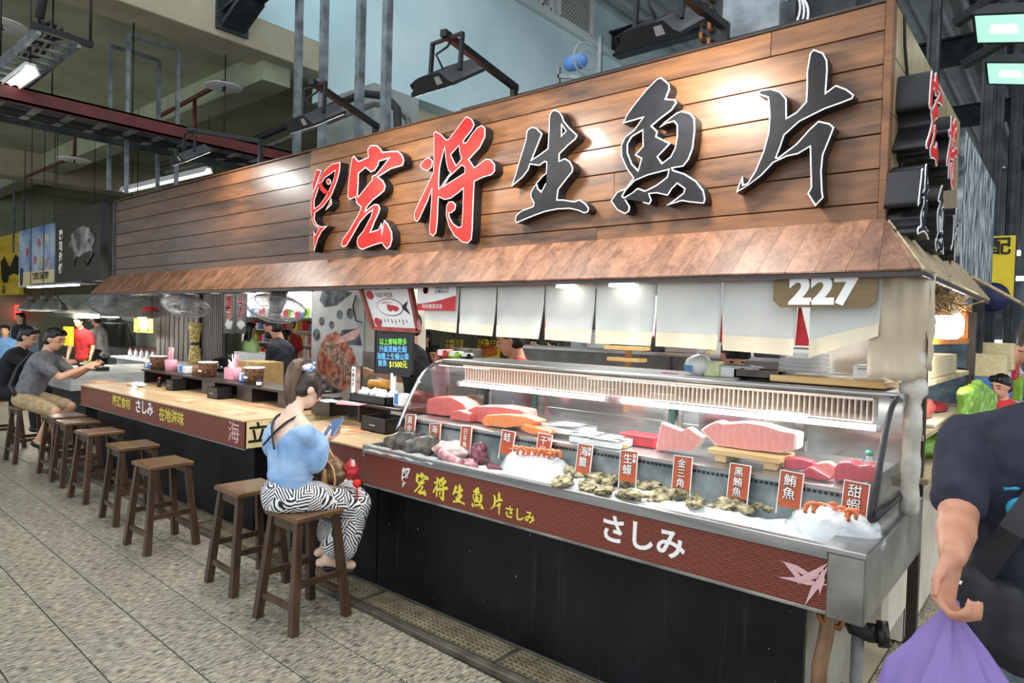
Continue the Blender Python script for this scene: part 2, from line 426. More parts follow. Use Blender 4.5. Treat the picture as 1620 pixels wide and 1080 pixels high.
def filmbag(name, col, dens=.5, trans=.6):
    """thin coloured plastic film: part of the light passes through"""
    m = bpy.data.materials.new(name); m.use_nodes = True; t = m.node_tree; b = t.nodes['Principled BSDF']
    b.inputs['Base Color'].default_value = (*srgb(col), 1); b.inputs['Roughness'].default_value = .3
    o = t.nodes['Material Output']; mx = t.nodes.new('ShaderNodeMixShader'); tr = t.nodes.new('ShaderNodeBsdfTransparent')
    tr.inputs[0].default_value = (*[.5 + .5 * c for c in srgb(col)], 1); mx.inputs[0].default_value = dens
    t.links.new(tr.outputs[0], mx.inputs[1]); t.links.new(b.outputs[0], mx.inputs[2]); t.links.new(mx.outputs[0], o.inputs[0]); return m
M['bagpurple'] = filmbag('purple_film', 'a48ad0', .6)
M['baggreen'] = filmbag('green_film', '94c24e', .85)
M['bagclear'] = filmbag('clear_film', 'f4f6f6', .3)
M['icebag'] = filmbag('ice_bag_film', 'e9eff0', .85)

def m_stone_tile():
    m = mat0('slate_tile', 'b0a893', .42); t = NT(m); oi = t.n('ShaderNodeObjectInfo')
    c = t.n('ShaderNodeTexCoord'); ad = t.n('ShaderNodeVectorMath'); ad.operation = 'ADD'; cb = t.n('ShaderNodeCombineXYZ')
    t.l(t.math('MULTIPLY', oi.outputs['Random'], 17), cb.inputs[0]); t.l(t.math('MULTIPLY', oi.outputs['Random'], 31), cb.inputs[1])
    t.l(c.outputs['Object'], ad.inputs[0]); t.l(cb.outputs[0], ad.inputs[1])
    mp = t.n('ShaderNodeMapping'); mp.inputs['Scale'].default_value = (1, .2, 1); t.l(ad.outputs[0], mp.inputs[0])
    f1 = t.noise(mp.outputs[0], 105, 4, .62); f2 = t.noise(ad.outputs[0], 2.5, 4, .6); f3 = t.noise(ad.outputs[0], 30, 3, .6)
    col = t.ramp(f1, [(.38, srgb('3a362e')), (.48, srgb('888070')), (.62, srgb('b9b19b'))])
    col = t.mix(t.math('MULTIPLY', f2, .22), col, srgb('948d7c'))
    h = t.n('ShaderNodeHueSaturation'); t.l(t.math('MULTIPLY_ADD', oi.outputs['Random'], .16, .92), h.inputs['Value']); t.l(col, h.inputs['Color'])
    t.l(h.outputs[0], t.b.inputs['Base Color']); t.l(t.math('MULTIPLY_ADD', f3, .25, .28), t.b.inputs['Roughness'])
    t.bump(f1, .5, .006); return m
M['tile'] = m_stone_tile()
def m_pebble():
    m = mat0('pebbledash', 'b0a893', .5); t = NT(m); co = t.coord('Object')
    v = t.n('ShaderNodeTexVoronoi'); v.inputs['Scale'].default_value = 75; t.l(co, v.inputs['Vector'])
    col = t.ramp(v.outputs['Color'], [(.1, srgb('7d7460')), (.5, srgb('b3a88e')), (.9, srgb('d9d2bf'))])
    e = t.n('ShaderNodeTexVoronoi'); e.feature = 'DISTANCE_TO_EDGE'; e.inputs['Scale'].default_value = 75; t.l(co, e.inputs['Vector'])
    k = t.ramp(e.outputs['Distance'], [(.0, (0, 0, 0)), (.12, (1, 1, 1))])
    t.l(t.mix(k, srgb('5d5646'), col), t.b.inputs['Base Color']); t.bump(e.outputs['Distance'], .6, .01); return m
M['pebble'] = m_pebble()
def m_seigaiha():
    m = mat0('wave_print', '7a2a28', .42); t = NT(m); co = t.coord('Object', (1 / .052, 1, 1 / .052)); sp = t.n('ShaderNodeSeparateXYZ'); t.l(co, sp.inputs[0])
    u, v = sp.outputs[0], sp.outputs[2]; H = .25
    k0 = t.math('CEIL', t.math('DIVIDE', t.math('SUBTRACT', v, .5), H)); res = None; ds = []
    for j in range(3):
        k = t.math('ADD', k0, j); off = t.math('MULTIPLY', t.math('FLOORED_MODULO', k, 2), .5)
        fx = t.math('SUBTRACT', t.math('FLOORED_MODULO', t.math('ADD', t.math('SUBTRACT', u, off), .5), 1), .5)
        dy = t.math('SUBTRACT', v, t.math('MULTIPLY', k, H))
        ds.append(t.math('SQRT', t.math('ADD', t.math('MULTIPLY', fx, fx), t.math('MULTIPLY', dy, dy))))
    def sel(a, b): # a if a<.5 else b
        c = t.math('LESS_THAN', a, .5); return t.math('ADD', t.math('MULTIPLY', a, c), t.math('MULTIPLY', b, t.math('SUBTRACT', 1, c)))
    d = sel(ds[0], sel(ds[1], ds[2]))
    ring = t.math('LESS_THAN', t.math('FRACT', t.math('MULTIPLY_ADD', d, 6.6, .1)), .42)
    n = t.noise(t.coord('Object'), 5, 5)
    base = t.mix(n, srgb('4a0d12'), srgb('5c151a')); t.l(t.mix(t.math('MULTIPLY', ring, .6), base, srgb('a8603f')), t.b.inputs['Base Color']); return m
M['wave'] = m_seigaiha()
def m_blackpanel():
    m = mat0('black_paint', '17181a', .35, spec=.2); t = NT(m); co = t.coord('Object')
    a = t.noise(co, 3, 8, .6); st = t.noise(t.coord('Object', (18, 1, .5)), 2.2, 6, .6); sc = t.noise(co, 42, 2, .6)
    col = t.ramp(a, [(.35, srgb('0b0b0d')), (.7, srgb('1b1c1f'))])
    col = t.mix(t.math('MULTIPLY', t.ramp(st, [(.6, (0, 0, 0)), (.75, (1, 1, 1))]), .25), col, srgb('55575a'))
    col = t.mix(t.math('GREATER_THAN', sc, .77), col, srgb('b9bab6'))
    t.l(col, t.b.inputs['Base Color']); t.l(t.math('MULTIPLY_ADD', a, .4, .25), t.b.inputs['Roughness']); t.bump(a, .25, .02); return m
M['blackpanel'] = m_blackpanel()
def m_palm():
    m = mat0('palm_print', 'ffffff', .85); t = NT(m); co = t.coord('Object', (1, 1, 1))
    v = t.n('ShaderNodeTexVoronoi'); v.inputs['Scale'].default_value = 15; t.l(co, v.inputs['Vector'])
    sub = t.n('ShaderNodeVectorMath'); sub.operation = 'SUBTRACT'; t.l(v.outputs['Color'], sub.inputs[0]); sub.inputs[1].default_value = (.5, .5, .5)
    nm = t.n('ShaderNodeVectorMath'); nm.operation = 'NORMALIZE'; t.l(sub.outputs[0], nm.inputs[0])
    dp = t.n('ShaderNodeVectorMath'); dp.operation = 'DOT_PRODUCT'; t.l(nm.outputs[0], dp.inputs[0]); t.l(co, dp.inputs[1])
    s = t.math('SINE', t.math('MULTIPLY_ADD', dp.outputs['Value'], 480, t.math('MULTIPLY', t.noise(co, 20, 2), 5)))
    k = t.math('GREATER_THAN', s, -.1)
    t.l(t.mix(k, srgb('1d1d26'), srgb('e8e6e4')), t.b.inputs['Base Color']); return m
M['palm'] = m_palm()
def m_flesh(name, c1, c2, line, sc=60, coat=.3):
    m = mat0(name, c1, .35, coat=coat, sss=.12); t = NT(m); co = t.coord('Object'); w = t.n('ShaderNodeTexWave'); w.inputs['Scale'].default_value = sc / 6; w.inputs['Distortion'].default_value = 9
    w.inputs['Detail'].default_value = 3; t.l(co, w.inputs['Vector']); n = t.noise(co, 14, 4)
    col = t.mix(n, srgb(c1), srgb(c2)); t.l(t.mix(t.math('MULTIPLY', t.ramp(w.outputs['Fac'], [(.6, (0, 0, 0)), (1, (1, 1, 1))]), .16), col, srgb(line)), t.b.inputs['Base Color']); return m
M['tuna'] = m_flesh('pink_tuna', 'c4544f', 'd8746c', 'e8a095')
M['tuna_red'] = m_flesh('red_tuna', 'b02a3a', 'c84350', 'd8707a')
M['tuna_pale'] = m_flesh('fatty_tuna', 'd88078', 'e59a90', 'f2c6ba')
M['salmon'] = m_flesh('salmon', 'e8793a', 'f39a58', 'f8c293')
M['fat'] = mat('fish_fat', 'eecfc2', 'f5e2d8', 20, .4)
M['fishskin'] = mat('dark_fish_skin', '211e1a', '6e665a', 26, .3, bump=.2, detail=8, coat=.4)
M['octo'] = mat('octopus', '8c3a50', 'd7a7a8', 18, .35, detail=6, coat=.3)
M['purplefl'] = mat('purple_flesh', '4d1f30', '8c4a58', 16, .3, coat=.4)
M['paleflesh'] = mat('pale_flesh', 'cda8a2', 'e9dad3', 16, .4, detail=6, coat=.3)
M['shrimp'] = mat('shrimp', 'd8602c', 'f0925a', 40, .35, coat=.3)
M['oyster'] = mat('oyster_shell', '3a3528', 'cbbd92', 40, .7, bump=.9, detail=8, lo=.36, hi=.62)
M['card'] = mat('price_card', 'a8441c', 'bd5c2c', 14, .4, stretch=(1, 1, .2))
M['cabbage'] = mat('lettuce', '6fae2e', 'a6d458', 30, .6)
# ------------------------------------------------------------------ hall: slab, beam, walls, roof
struct('ceiling', MB().box(-24, -8.6, -4, 16, 5.12, 5.4), M['concrete'])
struct('trim_1', MB().box(-8.6, -8.05, -4, 5.41, 5.0, 5.4, .01), M['beamtan'])
struct('wall_upper', MB().box(-8.4, -8.05, -4, 5.41, 5.4, 10), M['bluewall'])
struct('wall_building', MB().box(-8.4, -7.0, 5.41, 16, 4.67, 10), M['bluewall'])
struct('wall_column', MB().box(-8.2, -7.0, 5.41, 6.17, 0, 4.67), mat('grey_plaster', '8f9490', 'a7aca7', 2, .85, detail=8))
struct('wall_lower', MB().box(-7.5, -7.3, 6.17, 16, 2.4, 4.67), mat('cream_plaster', 'c7c4a8', 'd6d4bb', 2, .85, detail=8))
struct('wall_back', MB().box(-24, -8.2, 12.5, 12.7, 0, 5.12), mat('back_plaster', '8d8a70', 'a39f88', 1.5, .9, detail=8))
struct('trim_2', MB().box(-24, -8.3, 8.9, 9.3, 4.7, 5.12).box(-24, -8.3, 4.6, 5.0, 4.75, 5.12), M['concrete'])
struct('trim_3', MB().box(-18.3, -17.7, -4, 12.5, 4.55, 5.12), M['beamtan'])
struct('wall_left', MB().box(-24.2, -24, -4, 13, 0, 5.2), M['concrete'])
# windows with wire mesh in the building wall
for n, (p0, p1, pt) in enumerate((((852, 10), (868, 20), None), ((880, 28), (932, 62), None))):
    a = PX(*p0, -7.0); b = PX(*p1, -7.0); z0 = min(a.z, b.z); y0, y1 = a.y, b.y
    fr = MB(); zt = z0 + 1.6
    for y in (y0, y1): fr.box(-7.0, -6.93, y - .05, y + .05, z0, zt, .005)
    fr.box(-7.0, -6.93, y0, y1, z0 - .04, z0 + .05, .005).box(-7.0, -6.93, y0, y1, z0 + .78, z0 + .86, .005)
    w = struct('window_%d' % (n + 1), MB().box(-7.01, -6.985, y0, y1, z0, zt), mat0('dark_pane_%d' % n, '2c3236', .2))
    obj('window_frame', fr, M['white'], w)
    ms = MB(); H = zt - z0; L = y1 - y0; st = .075
    k = -H
    while k < L:
        for sgn in (1, -1):
            if sgn == 1: pts = [(max(k, 0), max(-k, 0)), (min(k + H, L), min(H, L - k))]
            else: pts = [(max(k, 0), H - max(-k, 0)), (min(k + H, L), H - min(H, L - k))]
            ms.beam((-6.965, y0 + pts[0][0], z0 + pts[0][1]), (-6.965, y0 + pts[1][0], z0 + pts[1][1]), .012, .012, (1, 0, 0))
        k += st
    o = obj('wire_mesh', ms, M['white'], w); o['kind'] = 'stuff'
# pale pilaster and sill on the building wall
struct('trim_4', MB().box(-7.0, -6.9, PX(835, 0, -7).y - .6, PX(960, 85, -7).y + 3, PX(835, 0, -7).z - .14, PX(835, 0, -7).z - .02), M['palewall'])
# roof of the market street
rf = MB(); n = 0
x = -7.0
while x < 14:
    rf.prism([(x, 6.5, 7.6), (x + .12, 6.5, 7.68), (x + .24, 6.5, 7.6), (x + .36, 6.5, 7.6), (x + .36, 6.5, 7.64), (x + .24, 6.5, 7.64), (x + .12, 6.5, 7.72), (x, 6.5, 7.64)], (0, 24, 0)); x += .36
struct('ceiling_roof', rf, M['roof'])
for k, y in enumerate((7.5, 11, 15, 19.5)):
    b = MB().box(-7, 14, y - .12, y + .12, 6.75, 6.79).box(-7, 14, y - .12, y + .12, 7.2, 7.24).box(-7, 14, y - .015, y + .015, 6.79, 7.2)
    struct('trim_%d' % (5 + k), b, M['dsteel'])
for k, x in enumerate((-5.2, -3.4, -1.6, .2, 2.0, 3.8)):
    struct('trim_%d' % (9 + k), MB().box(x - .04, x + .04, 2, 30, 7.42, 7.58), M['dsteel'])
struct('wall_far', MB().box(-7, 14, 29, 29.2, 0, 7.6), mat('far_hall', '5d6468', '7e868a', .8, .9, detail=8))
# far row of lit roof openings above the far stalls, one steel column line
for k, (px, yy, w) in enumerate(((1468, 6.6, .045), (1556, 8.5, .05), (1575, 9.5, .05), (1604, 11.0, .06))):
    p = PY(px, 300, yy)
    c = MB().box(p.x - w, p.x + w, yy - .012, yy + .012, 0, 7.4).box(p.x - w, p.x - w + .02, yy - w, yy + w, 0, 7.4).box(p.x + w - .02, p.x + w, yy - w, yy + w, 0, 7.4)
    tag(obj('steel_column', c, M['dsteel']), ['dark steel column rising just behind the corner of the sign', 'slim steel column left of the right-hand floodlights', 'slim steel column behind the right-hand floodlights', 'rightmost slim steel column beside the yellow signboard'][k], 'column', 'steel columns of the hall')
# diagonal dark I-beam entering the blue wall
a = PX(366, 25, -8.05); d = Vector((1, .02, .16)).normalized()
ib = MB(); p0 = Vector((-8.05, a.y, a.z)); p1 = p0 + d * 6
ib.beam(p0, p1, .3, .03).beam(p0 + Vector((0, 0, .45)), p1 + Vector((0, 0, .45)), .3, .03).beam(p0 + Vector((0, 0, .22)), p1 + Vector((0, 0, .22)), .03, .45)
ib.box(-8.05, -8.0, a.y - .2, a.y + .2, a.z - .22, a.z + .65)
ib.beam(p0 + Vector((0, 0, -.18)), p0 + d * .5 + Vector((0, 0, -.02)), .3, .06)
tag(obj('steel_beam', ib, M['dsteel']), 'heavy dark steel I-beam bolted to the pale blue upper wall', 'beam')
# ------------------------------------------------------------------ red channel with cable ladder crossing the left ceiling
XR = -8.2; ZR = 3.75
a = PZ(5, 150, ZR); b = PZ(470, 250, ZR); XR = (a.x + b.x) / 2
cb = MB().box(XR - .05, XR + .05, -2, 6.5, ZR - .08, ZR - .06).box(XR - .05, XR + .05, -2, 6.5, ZR + .06, ZR + .08).box(XR + .03, XR + .05, -2, 6.5, ZR - .08, ZR + .08)
t = thing('cable_tray', 'dark cable tray with red steel channel crossing below the left ceiling', 'cable tray', (XR, 2, ZR))
obj('red_channel', cb, M['redpipe'], t)
for s, nme in ((-.75, 'side_rail'), (-.35, 'side_rail'), (-1.1, 'side_rail')):
    obj(nme, MB().box(XR + s - .02, XR + s + .02, -2, 6.5, ZR - .04, ZR + .1), M['dsteel'], t)
for k in range(26):
    y = -1.6 + k * .31; obj('rung', MB().box(XR - .75, XR + .03, y - .035, y + .035, ZR - .05, ZR - .035), M['galv'], t)
obj('cable_bundle', MB().tube([(XR - .5, -2, ZR), (XR - .52, 2, ZR + .01), (XR - .5, 6.5, ZR)], .07, 8).tube([(XR - .62, -2, ZR), (XR - .63, 6.5, ZR)], .05, 8), M['rubber'], t)
for y in (1.35, 2.3, 3.1, 4.2):
    obj('hanger_rod', MB().cyl((XR - .4, y, ZR), (XR - .4, y, 5.13), .008, n=6), M['blackm'], t)
# cable ladder upper left
c0, c1 = PZ(0, 100, 4.0), PZ(62, 47, 4.0); c2, c3 = PZ(70, 112, 4.0), PZ(125, 68, 4.0)
t = thing('cable_ladder', 'short aluminium cable ladder hanging under the ceiling above a tube lamp', 'cable ladder', (c1.x, c1.y, 4.0))
e0 = c0 + (c0 - c1) * 1.0; e2 = c2 + (c2 - c3) * 1.2
obj('ladder_rail', MB().beam(e0, c1, .03, .08), M['galv'], t); obj('ladder_rail', MB().beam(e2, c3, .03, .08), M['galv'], t)
for k in range(12):
    f = k / 11; obj('rung', MB().beam(c1.lerp(e0, f), c3.lerp(e2, f), .035, .02), M['galv'], t)
ca = c1 + Vector((0, 0, .09)); cc = c3 + Vector((0, 0, .09))
obj('cross_bar', MB().beam(c1 + (c1 - c3) * .2 + Vector((0, 0, .02)), c3 + (c3 - c1) * .35 + Vector((0, 0, .02)), .05, .05), M['blackm'], t)
for j in range(5):
    pts = [c1.lerp(c3, .12 + .15 * j) + (c0 - c1) * q * .8 + Vector((0, 0, .07 + .03 * math.sin(q * 9 + j))) for q in [i / 8 for i in range(9)]]
    obj('cable', MB().tube(pts, .016, 6), M['rubber'], t)
for p in (c1, c3 + (c3 - c1) * .3, c0): obj('hanger_rod', MB().cyl((p.x, p.y, 4.0), (p.x, p.y, 5.13), .012, n=6), M['blackm'], t)
obj('cable_drop', MB().tube([c1 + Vector((0, 0, .1)), c1 + Vector((.05, .05, .5)), c1 + Vector((.2, .1, 1.1))], .035, 8), M['rubber'], t)
def tube_lamp(p0, p1, label, w=.16):
    t = thing('tube_lamp', label, 'lamp', tuple((p0 + p1) / 2), group='ceiling tube lamps')
    d = (p1 - p0).normalized(); s = d.cross(Vector((0, 0, 1))).normalized()
    prof = [(-w / 2, -.05), (-w * .42, -.05), (-w * .2, .02), (w * .2, .02), (w * .42, -.05), (w / 2, -.05), (w * .25, .045), (-w * .25, .045)]
    mb = MB(); mb.prism([p0 + s * x + Vector((0, 0, z)) for x, z in prof], p1 - p0); obj('reflector', mb, M['white'], t)
    obj('tube', MB().cyl(p0 + Vector((0, 0, -.02)), p1 + Vector((0, 0, -.02)), .016), mat0('tube_glow', 'ffffff', .5, emit=(1, .97, .92), es=2.5) if 'tube_glow' not in bpy.data.materials else bpy.data.materials['tube_glow'], t)
    for q in (p0, p1): obj('hanger_rod', MB().cyl(q + Vector((0, 0, .04)), q + Vector((0, 0, 5.12 - q.z)), .006, n=6), M['blackm'], t)
a = PZ(48, 107, 3.85); tube_lamp(PZ(-30, 165, 3.85), a, 'white tube lamp with open reflector hanging at upper left')
def at2(px, py, y): return PY(px, py, y)
p0, p1 = PZ(195, 300, 3.9), PZ(330, 268, 3.9); tube_lamp(p0, p1, 'tube lamp hanging low behind the dark end of the sign')
# galvanised hangers (inverted U frames) and posts
def hanger(pl, label, r=.02):
    t = MB(); pts = pl
    for q0, q1 in zip(pl[:-1], pl[1:]): t.beam(q0, q1, r * 2, r * 2, (0, 1, 0) if abs((q1 - q0).normalized().z) > .8 else (0, 0, 1))
    return tag(obj('ceiling_hanger', t, M['galv']), label, 'hanger', 'galvanised ceiling hangers')
for (xa, ya, xb, yb, zz, pb, lab) in ((203, 55, 282, 78, 4.95, 305, 'inverted-U galvanised hanger in front of the red channel'), (175, 72, 252, 96, 5.0, 300, 'inverted-U galvanised hanger just behind its larger twin')):
    A = PZ(xa, ya, zz); B = PZ(xb, yb, zz); hanger([Vector((A.x, A.y, PY(xa, pb, A.y).z)), A, B, Vector((B.x, B.y, PY(xb, pb, B.y).z))], lab)
for k, (px, ptop, pbot, yy, lab) in enumerate(((472, -40, 232, 4.3, 'leftmost of four tall galvanised posts above the fish logo'), (512, -40, 225, 4.1, 'second of four tall galvanised posts above the fish logo'),
        (570, -40, 210, 4.0, 'third of four tall galvanised posts, beside the black pipe bend'), (612, -40, 195, 3.9, 'rightmost of four tall galvanised posts, in front of the pale column'),
        (168, 250, 330, 6.5, 'galvanised post standing behind the far end of the sign'), (38, 205, 370, 5.0, 'thin dark post left of the ceiling hangers'), (22, 250, 380, 4.6, 'thin black post at the far left above the yellow signboard'))):
    A = PY(px, (ptop + pbot) / 2, yy); zt = min(PY(px, ptop, yy).z, 7.5); zb = PY(px, pbot, yy).z - .3
    if k > 3: zt = 5.1
    w = .035 if k < 5 else .02
    tag(obj('hanger_post', MB().box(A.x - w, A.x + w, yy - w, yy + w, zb, zt), M['galv']), lab, 'post', 'galvanised ceiling hangers')
# black bent pipes and duct under the pale column
q = [PY(250, 262, 4.9), PY(400, 222, 4.9), PY(520, 170, 4.9), PY(575, 148, 4.9), PY(610, 152, 4.85), PY(628, 172, 4.8), PY(630, 215, 4.8), PY(630, 300, 4.8)]
tag(obj('drain_pipe', MB().tube(q, .045, 10), M['rubber']), 'black pipe bending down in front of the grey column', 'pipe')
q = [p + Vector((.05, .12, -.1)) for p in q]
tag(obj('drain_pipe', MB().tube(q, .035, 10), mat('grey_pipe', '5a5a58', '77776f', 6, .5)), 'grey pipe running beside the black pipe bend', 'pipe')
# sprinkler pipes with white heat discs
for k, (px, py, lab, pp) in enumerate(((354, 137, 'white heat-collector disc of a ceiling sprinkler above the sign', [(250, 185), (300, 160)]), (2, 38, 'white heat-collector disc of a sprinkler at the upper left edge', None), (118, 252, 'far sprinkler disc with red rim below the left ceiling', [(40, 280), (155, 228)]))):
    z = 4.6 if k != 2 else 4.3; c = PZ(px, py, z); t = thing('sprinkler', lab, 'sprinkler', tuple(c), group='ceiling sprinklers')
    r = .22 if k != 2 else .25
    obj('disc', MB().lathe([(0, .012), (r, .0), (r + .01, -.008), (r, -.012), (0, -.004)], c, 24), M['white'], t)
    obj('nozzle', MB().lathe([(0, -.06), (.03, -.058), (.012, -.05), (.012, 0), (0, 0)], c, 10), M['blackm'], t)
    if pp:
        w0 = PZ(*pp[0], z + .06); w1 = c + Vector((0, 0, .06))
        obj('pipe', MB().tube([w0, w1], .03, 8), M['redpipe'], t)
        m_ = w0.lerp(w1, .6); obj('drop_pipe', MB().tube([m_, m_ + Vector((0, 0, -.6))] if k == 0 else [w1, w1 + Vector((0, 0, .74))], .028, 8), M['redpipe'], t)
# ------------------------------------------------------------------ floor
FR = -.0215                      # the tile grid runs a touch off the counter line
base = MB().box(-26, 16, -6, 32, -.12, -.012)
floor = struct('floor', base, mat('grout', '4a463c', '5d584c', 9, .8))
tm = MB().box(-.447, .447, -.147, .147, -.012, 0, .003); TILE = mesh_of(tm, 'tile', [M['tile']])
def tile(x, y):
    o = link('tile', TILE, floor); o.location = (x, y, 0); o.rotation_euler = (0, 0, FR)
for r in range(-5, 12):
    for k in range(-2, 17):
        v = r * .3 + .15; u = -.12 - k * .9 - (r % 3) * .303
        y0 = .80 + v; x = u; y = y0 + FR * (x + 3.3)
        if (y > 2.24 and x > -8.4) or y > 4.2 or y < -1.1: continue
        tile(x, y)
tb = MB().box(-.297, .297, -.297, .297, -.012, 0, .003); BT = mesh_of(tb, 'tile', [mat('beige_tile', 'b0a184', 'c5b79b', 3, .4, detail=8)])
for i in range(9):
    for j in range(14):
        x = -.98 - i * .6; y = 3.0 + j * .6
        if i > 0 and y < 3.5: continue
        if i > 3 and j > 6: continue
        o = link('tile', BT, floor); o.location = (x, y, 0)
st = struct('pebble_strip', MB().box(-.675, .9, 2.32, 13.5, -.012, .004), M['pebble'], floor)
tb2 = MB().box(-.297, .297, -.297, .297, -.012, 0, .003); BT2 = mesh_of(tb2, 'tile', [mat('pale_aisle_tile', 'b9bcc0', 'cfd1d2', 3, .3, detail=8)])
for i in range(4):
    for j in range(14):
        o = link('tile', BT2, floor); o.location = (1.2 + i * .6, 2.6 + j * .6, 0)
# ------------------------------------------------------------------ drain channel along the counter
mk = MB().box(-8.2, -.75, 2.285, 2.33, -.012, .028, .006); mk.box(-8.2, -.75, 2.525, 2.56, -.012, .028, .006)
k = obj('drain_kerb', mk, mat('kerb_metal', '3c382f', '5c5547', 8, .6, detail=8)); tag(k, 'narrow dark kerb edging the drain channel below the counter', 'kerb')
L_ = MB()
for i in range(7):
    y = 2.34 + i * .029; L_.box(-.5, .5, y, y + .008, 0, .022)
for i in range(29):
    x = -.5 + i * .0352; L_.box(x, x + .008, 2.34, 2.52, 0, .022)
me = mesh_of(L_, 'lattice', [mat('grate_plastic', '7d7056', 'a1937a', 12, .6, detail=8)])
fr = MB().box(-.505, .505, 2.333, 2.341, 0, .026).box(-.505, .505, 2.518, 2.526, 0, .026).box(-.508, -.498, 2.333, 2.526, 0, .026).box(.498, .508, 2.333, 2.526, 0, .026)
me2 = mesh_of(fr, 'rim', [bpy.data.materials['kerb_metal']])
names = ['under the left stool row, far end', 'below the middle of the left counter', 'behind the stool nearest the counter end', 'behind the stool of the person in blue', 'in front of the black panel, below the fish logo', 'in front of the black panel, nearest the camera']
for i, nme in enumerate(names):
    g = thing('drain_grate', 'brown drain grate lying ' + nme, 'drain grate', (-6.62 + i * 1.02, 0, 0), group='drain grates')
    l = link('lattice', me, g); l['kind'] = 'stuff'; link('rim', me2, g)
# ------------------------------------------------------------------ main sign
SY = 3.05; SX1 = -.61; SXM = -4.74; SX0 = -8.9; SZ0, SZ1 = 2.06, 2.955
sign = thing('sign_board', 'long brown plank sign board with red and black raised characters over the stall', 'sign board', ((SX0 + SX1) / 2, SY, SZ0))
seams = [0, .113, .25, .39, .53, .672, .81, .895]
def planks(x0, x1, y, th, m, joints):
    for k in range(len(seams) - 1):
        za, zb = SZ1 - seams[k + 1], SZ1 - seams[k]
        xs = [x0] + sorted(j for j in joints[k % len(joints)] if x0 < j < x1) + [x1]
        for a, b in zip(xs[:-1], xs[1:]): obj('plank', MB().box(a + .0008, b - .0008, y, y + th, za + .0022, zb - .0022, .002), m, sign)
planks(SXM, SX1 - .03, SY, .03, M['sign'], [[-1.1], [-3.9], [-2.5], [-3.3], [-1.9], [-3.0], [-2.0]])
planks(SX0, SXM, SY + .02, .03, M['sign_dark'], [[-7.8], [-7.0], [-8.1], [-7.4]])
obj('backing', MB().box(SX0, SX1 - .005, SY + .055, SY + .12, SZ0, SZ1 - .005), M['dsteel'], sign)
obj('corner_trim', MB().box(SX1 - .03, SX1, SY - .004, SY + .06, SZ0, SZ1 + .01, .003), M['brown'], sign)
obj('top_trim', MB().box(SX0, SX1, SY - .003, SY + .06, SZ1, SZ1 + .012, .002), M['sign_dark'], sign)
obj('side_board', MB().box(SX0 - .02, SX0, SY, 3.6, SZ0, SZ1), mat('grey_board', '3f4248', '53575e', 5, .5), sign)
# side face towards the aisle: wide pale boards
SYB = PX(1517, 245, SX1).y
for k, (z0, z1) in enumerate(((SZ0, SZ0 + .22), (SZ0 + .22, SZ0 + .45), (SZ0 + .45, SZ0 + .68), (SZ0 + .68, SZ1))):
    for (a, b) in ((SY + .06, SY + .06 + (SYB - SY) * .42), (SY + .06 + (SYB - SY) * .42, SYB)):
        obj('plank', MB().box(SX1 - .04, SX1, a + .002, b - .002, z0 + .002, z1 - .002, .002), M['sign_side'], sign)
obj('cable', MB().tube([(SX1 + .006, SY + .17, SZ1), (SX1 + .006, SY + .2, SZ1 - .12), (SX1 + .006, SY + .3, SZ1 - .25), (SX1 + .006, SY + .21, SZ1 - .34), (SX1 + .006, SY + .2, SZ0 + .22)], .006, 6), M['rubber'], sign)
# steel box beam behind the top edge of the sign
tag(obj('sign_support', MB().box(-3.2, -1.0, SY + .14, SY + .22, SZ1 - .2, SZ1 + .085, .004), M['blackm']), 'black steel box beam running behind the top edge of the sign', 'beam')

CH = {}
def P(s): 
    v = [float(q) for q in s.replace(';', ' ').replace(',', ' ').split()]; return list(zip(v[::2], v[1::2]))
CH['hong'] = (480, 230, 6, [P('480,95 525,150 618,112 612,40 640,-2 700,-2 735,30 752,62 830,55 900,52 940,90 958,140 945,190 880,210 830,225 770,265 712,298 755,330 780,385 770,430 720,475 660,520 600,590 592,625 640,580 680,555 715,560 728,600 715,650 680,720 640,820 715,795 742,735 750,818 768,705 800,740 840,820 845,890 825,960 795,985 770,960 745,925 660,950 560,990 525,970 508,920 520,870 570,810 640,680 658,615 600,660 540,730 460,870 410,955 375,965 360,940 375,890 440,800 520,660 550,585 505,545 495,490 470,505 440,515 422,480 430,350 445,230 465,120'),
    P('525,268 592,212 640,255 680,240 712,190 720,152 812,125 760,190 690,275 655,290 655,325 600,390 522,488 514,470 522,380')])
CH['jiang'] = (640, 170, 4.694, [P('218,190 232,177 270,197 312,240 330,235 380,170 440,90 462,66 500,85 520,125 500,170 440,245 440,262 462,258 500,200 540,150 575,130 600,155 598,220 560,300 480,385 520,445 560,415 605,382 640,385 670,420 672,470 650,500 580,520 520,550 512,700 505,900 498,980 470,1008 430,1000 370,950 330,880 310,800 312,730 330,700 360,698 382,720 375,760 350,782 330,785 335,815 360,860 400,890 425,880 432,800 438,600 400,635 345,675 300,685 255,665 250,720 245,850 235,930 215,955 190,940 185,900 195,780 205,610 170,700 110,830 95,850 75,830 75,780 110,700 170,580 215,480 218,420 220,300'),
    P('345,350 405,285 412,340 425,380 385,430 365,395'), P('290,585 330,520 425,430 450,445 448,485 360,540'),
    P('300,300 310,400 325,465 345,485 320,515 258,605 255,560 262,450 275,390'), P('115,430 150,385 185,370 209,395 206,440 175,470 135,460')])
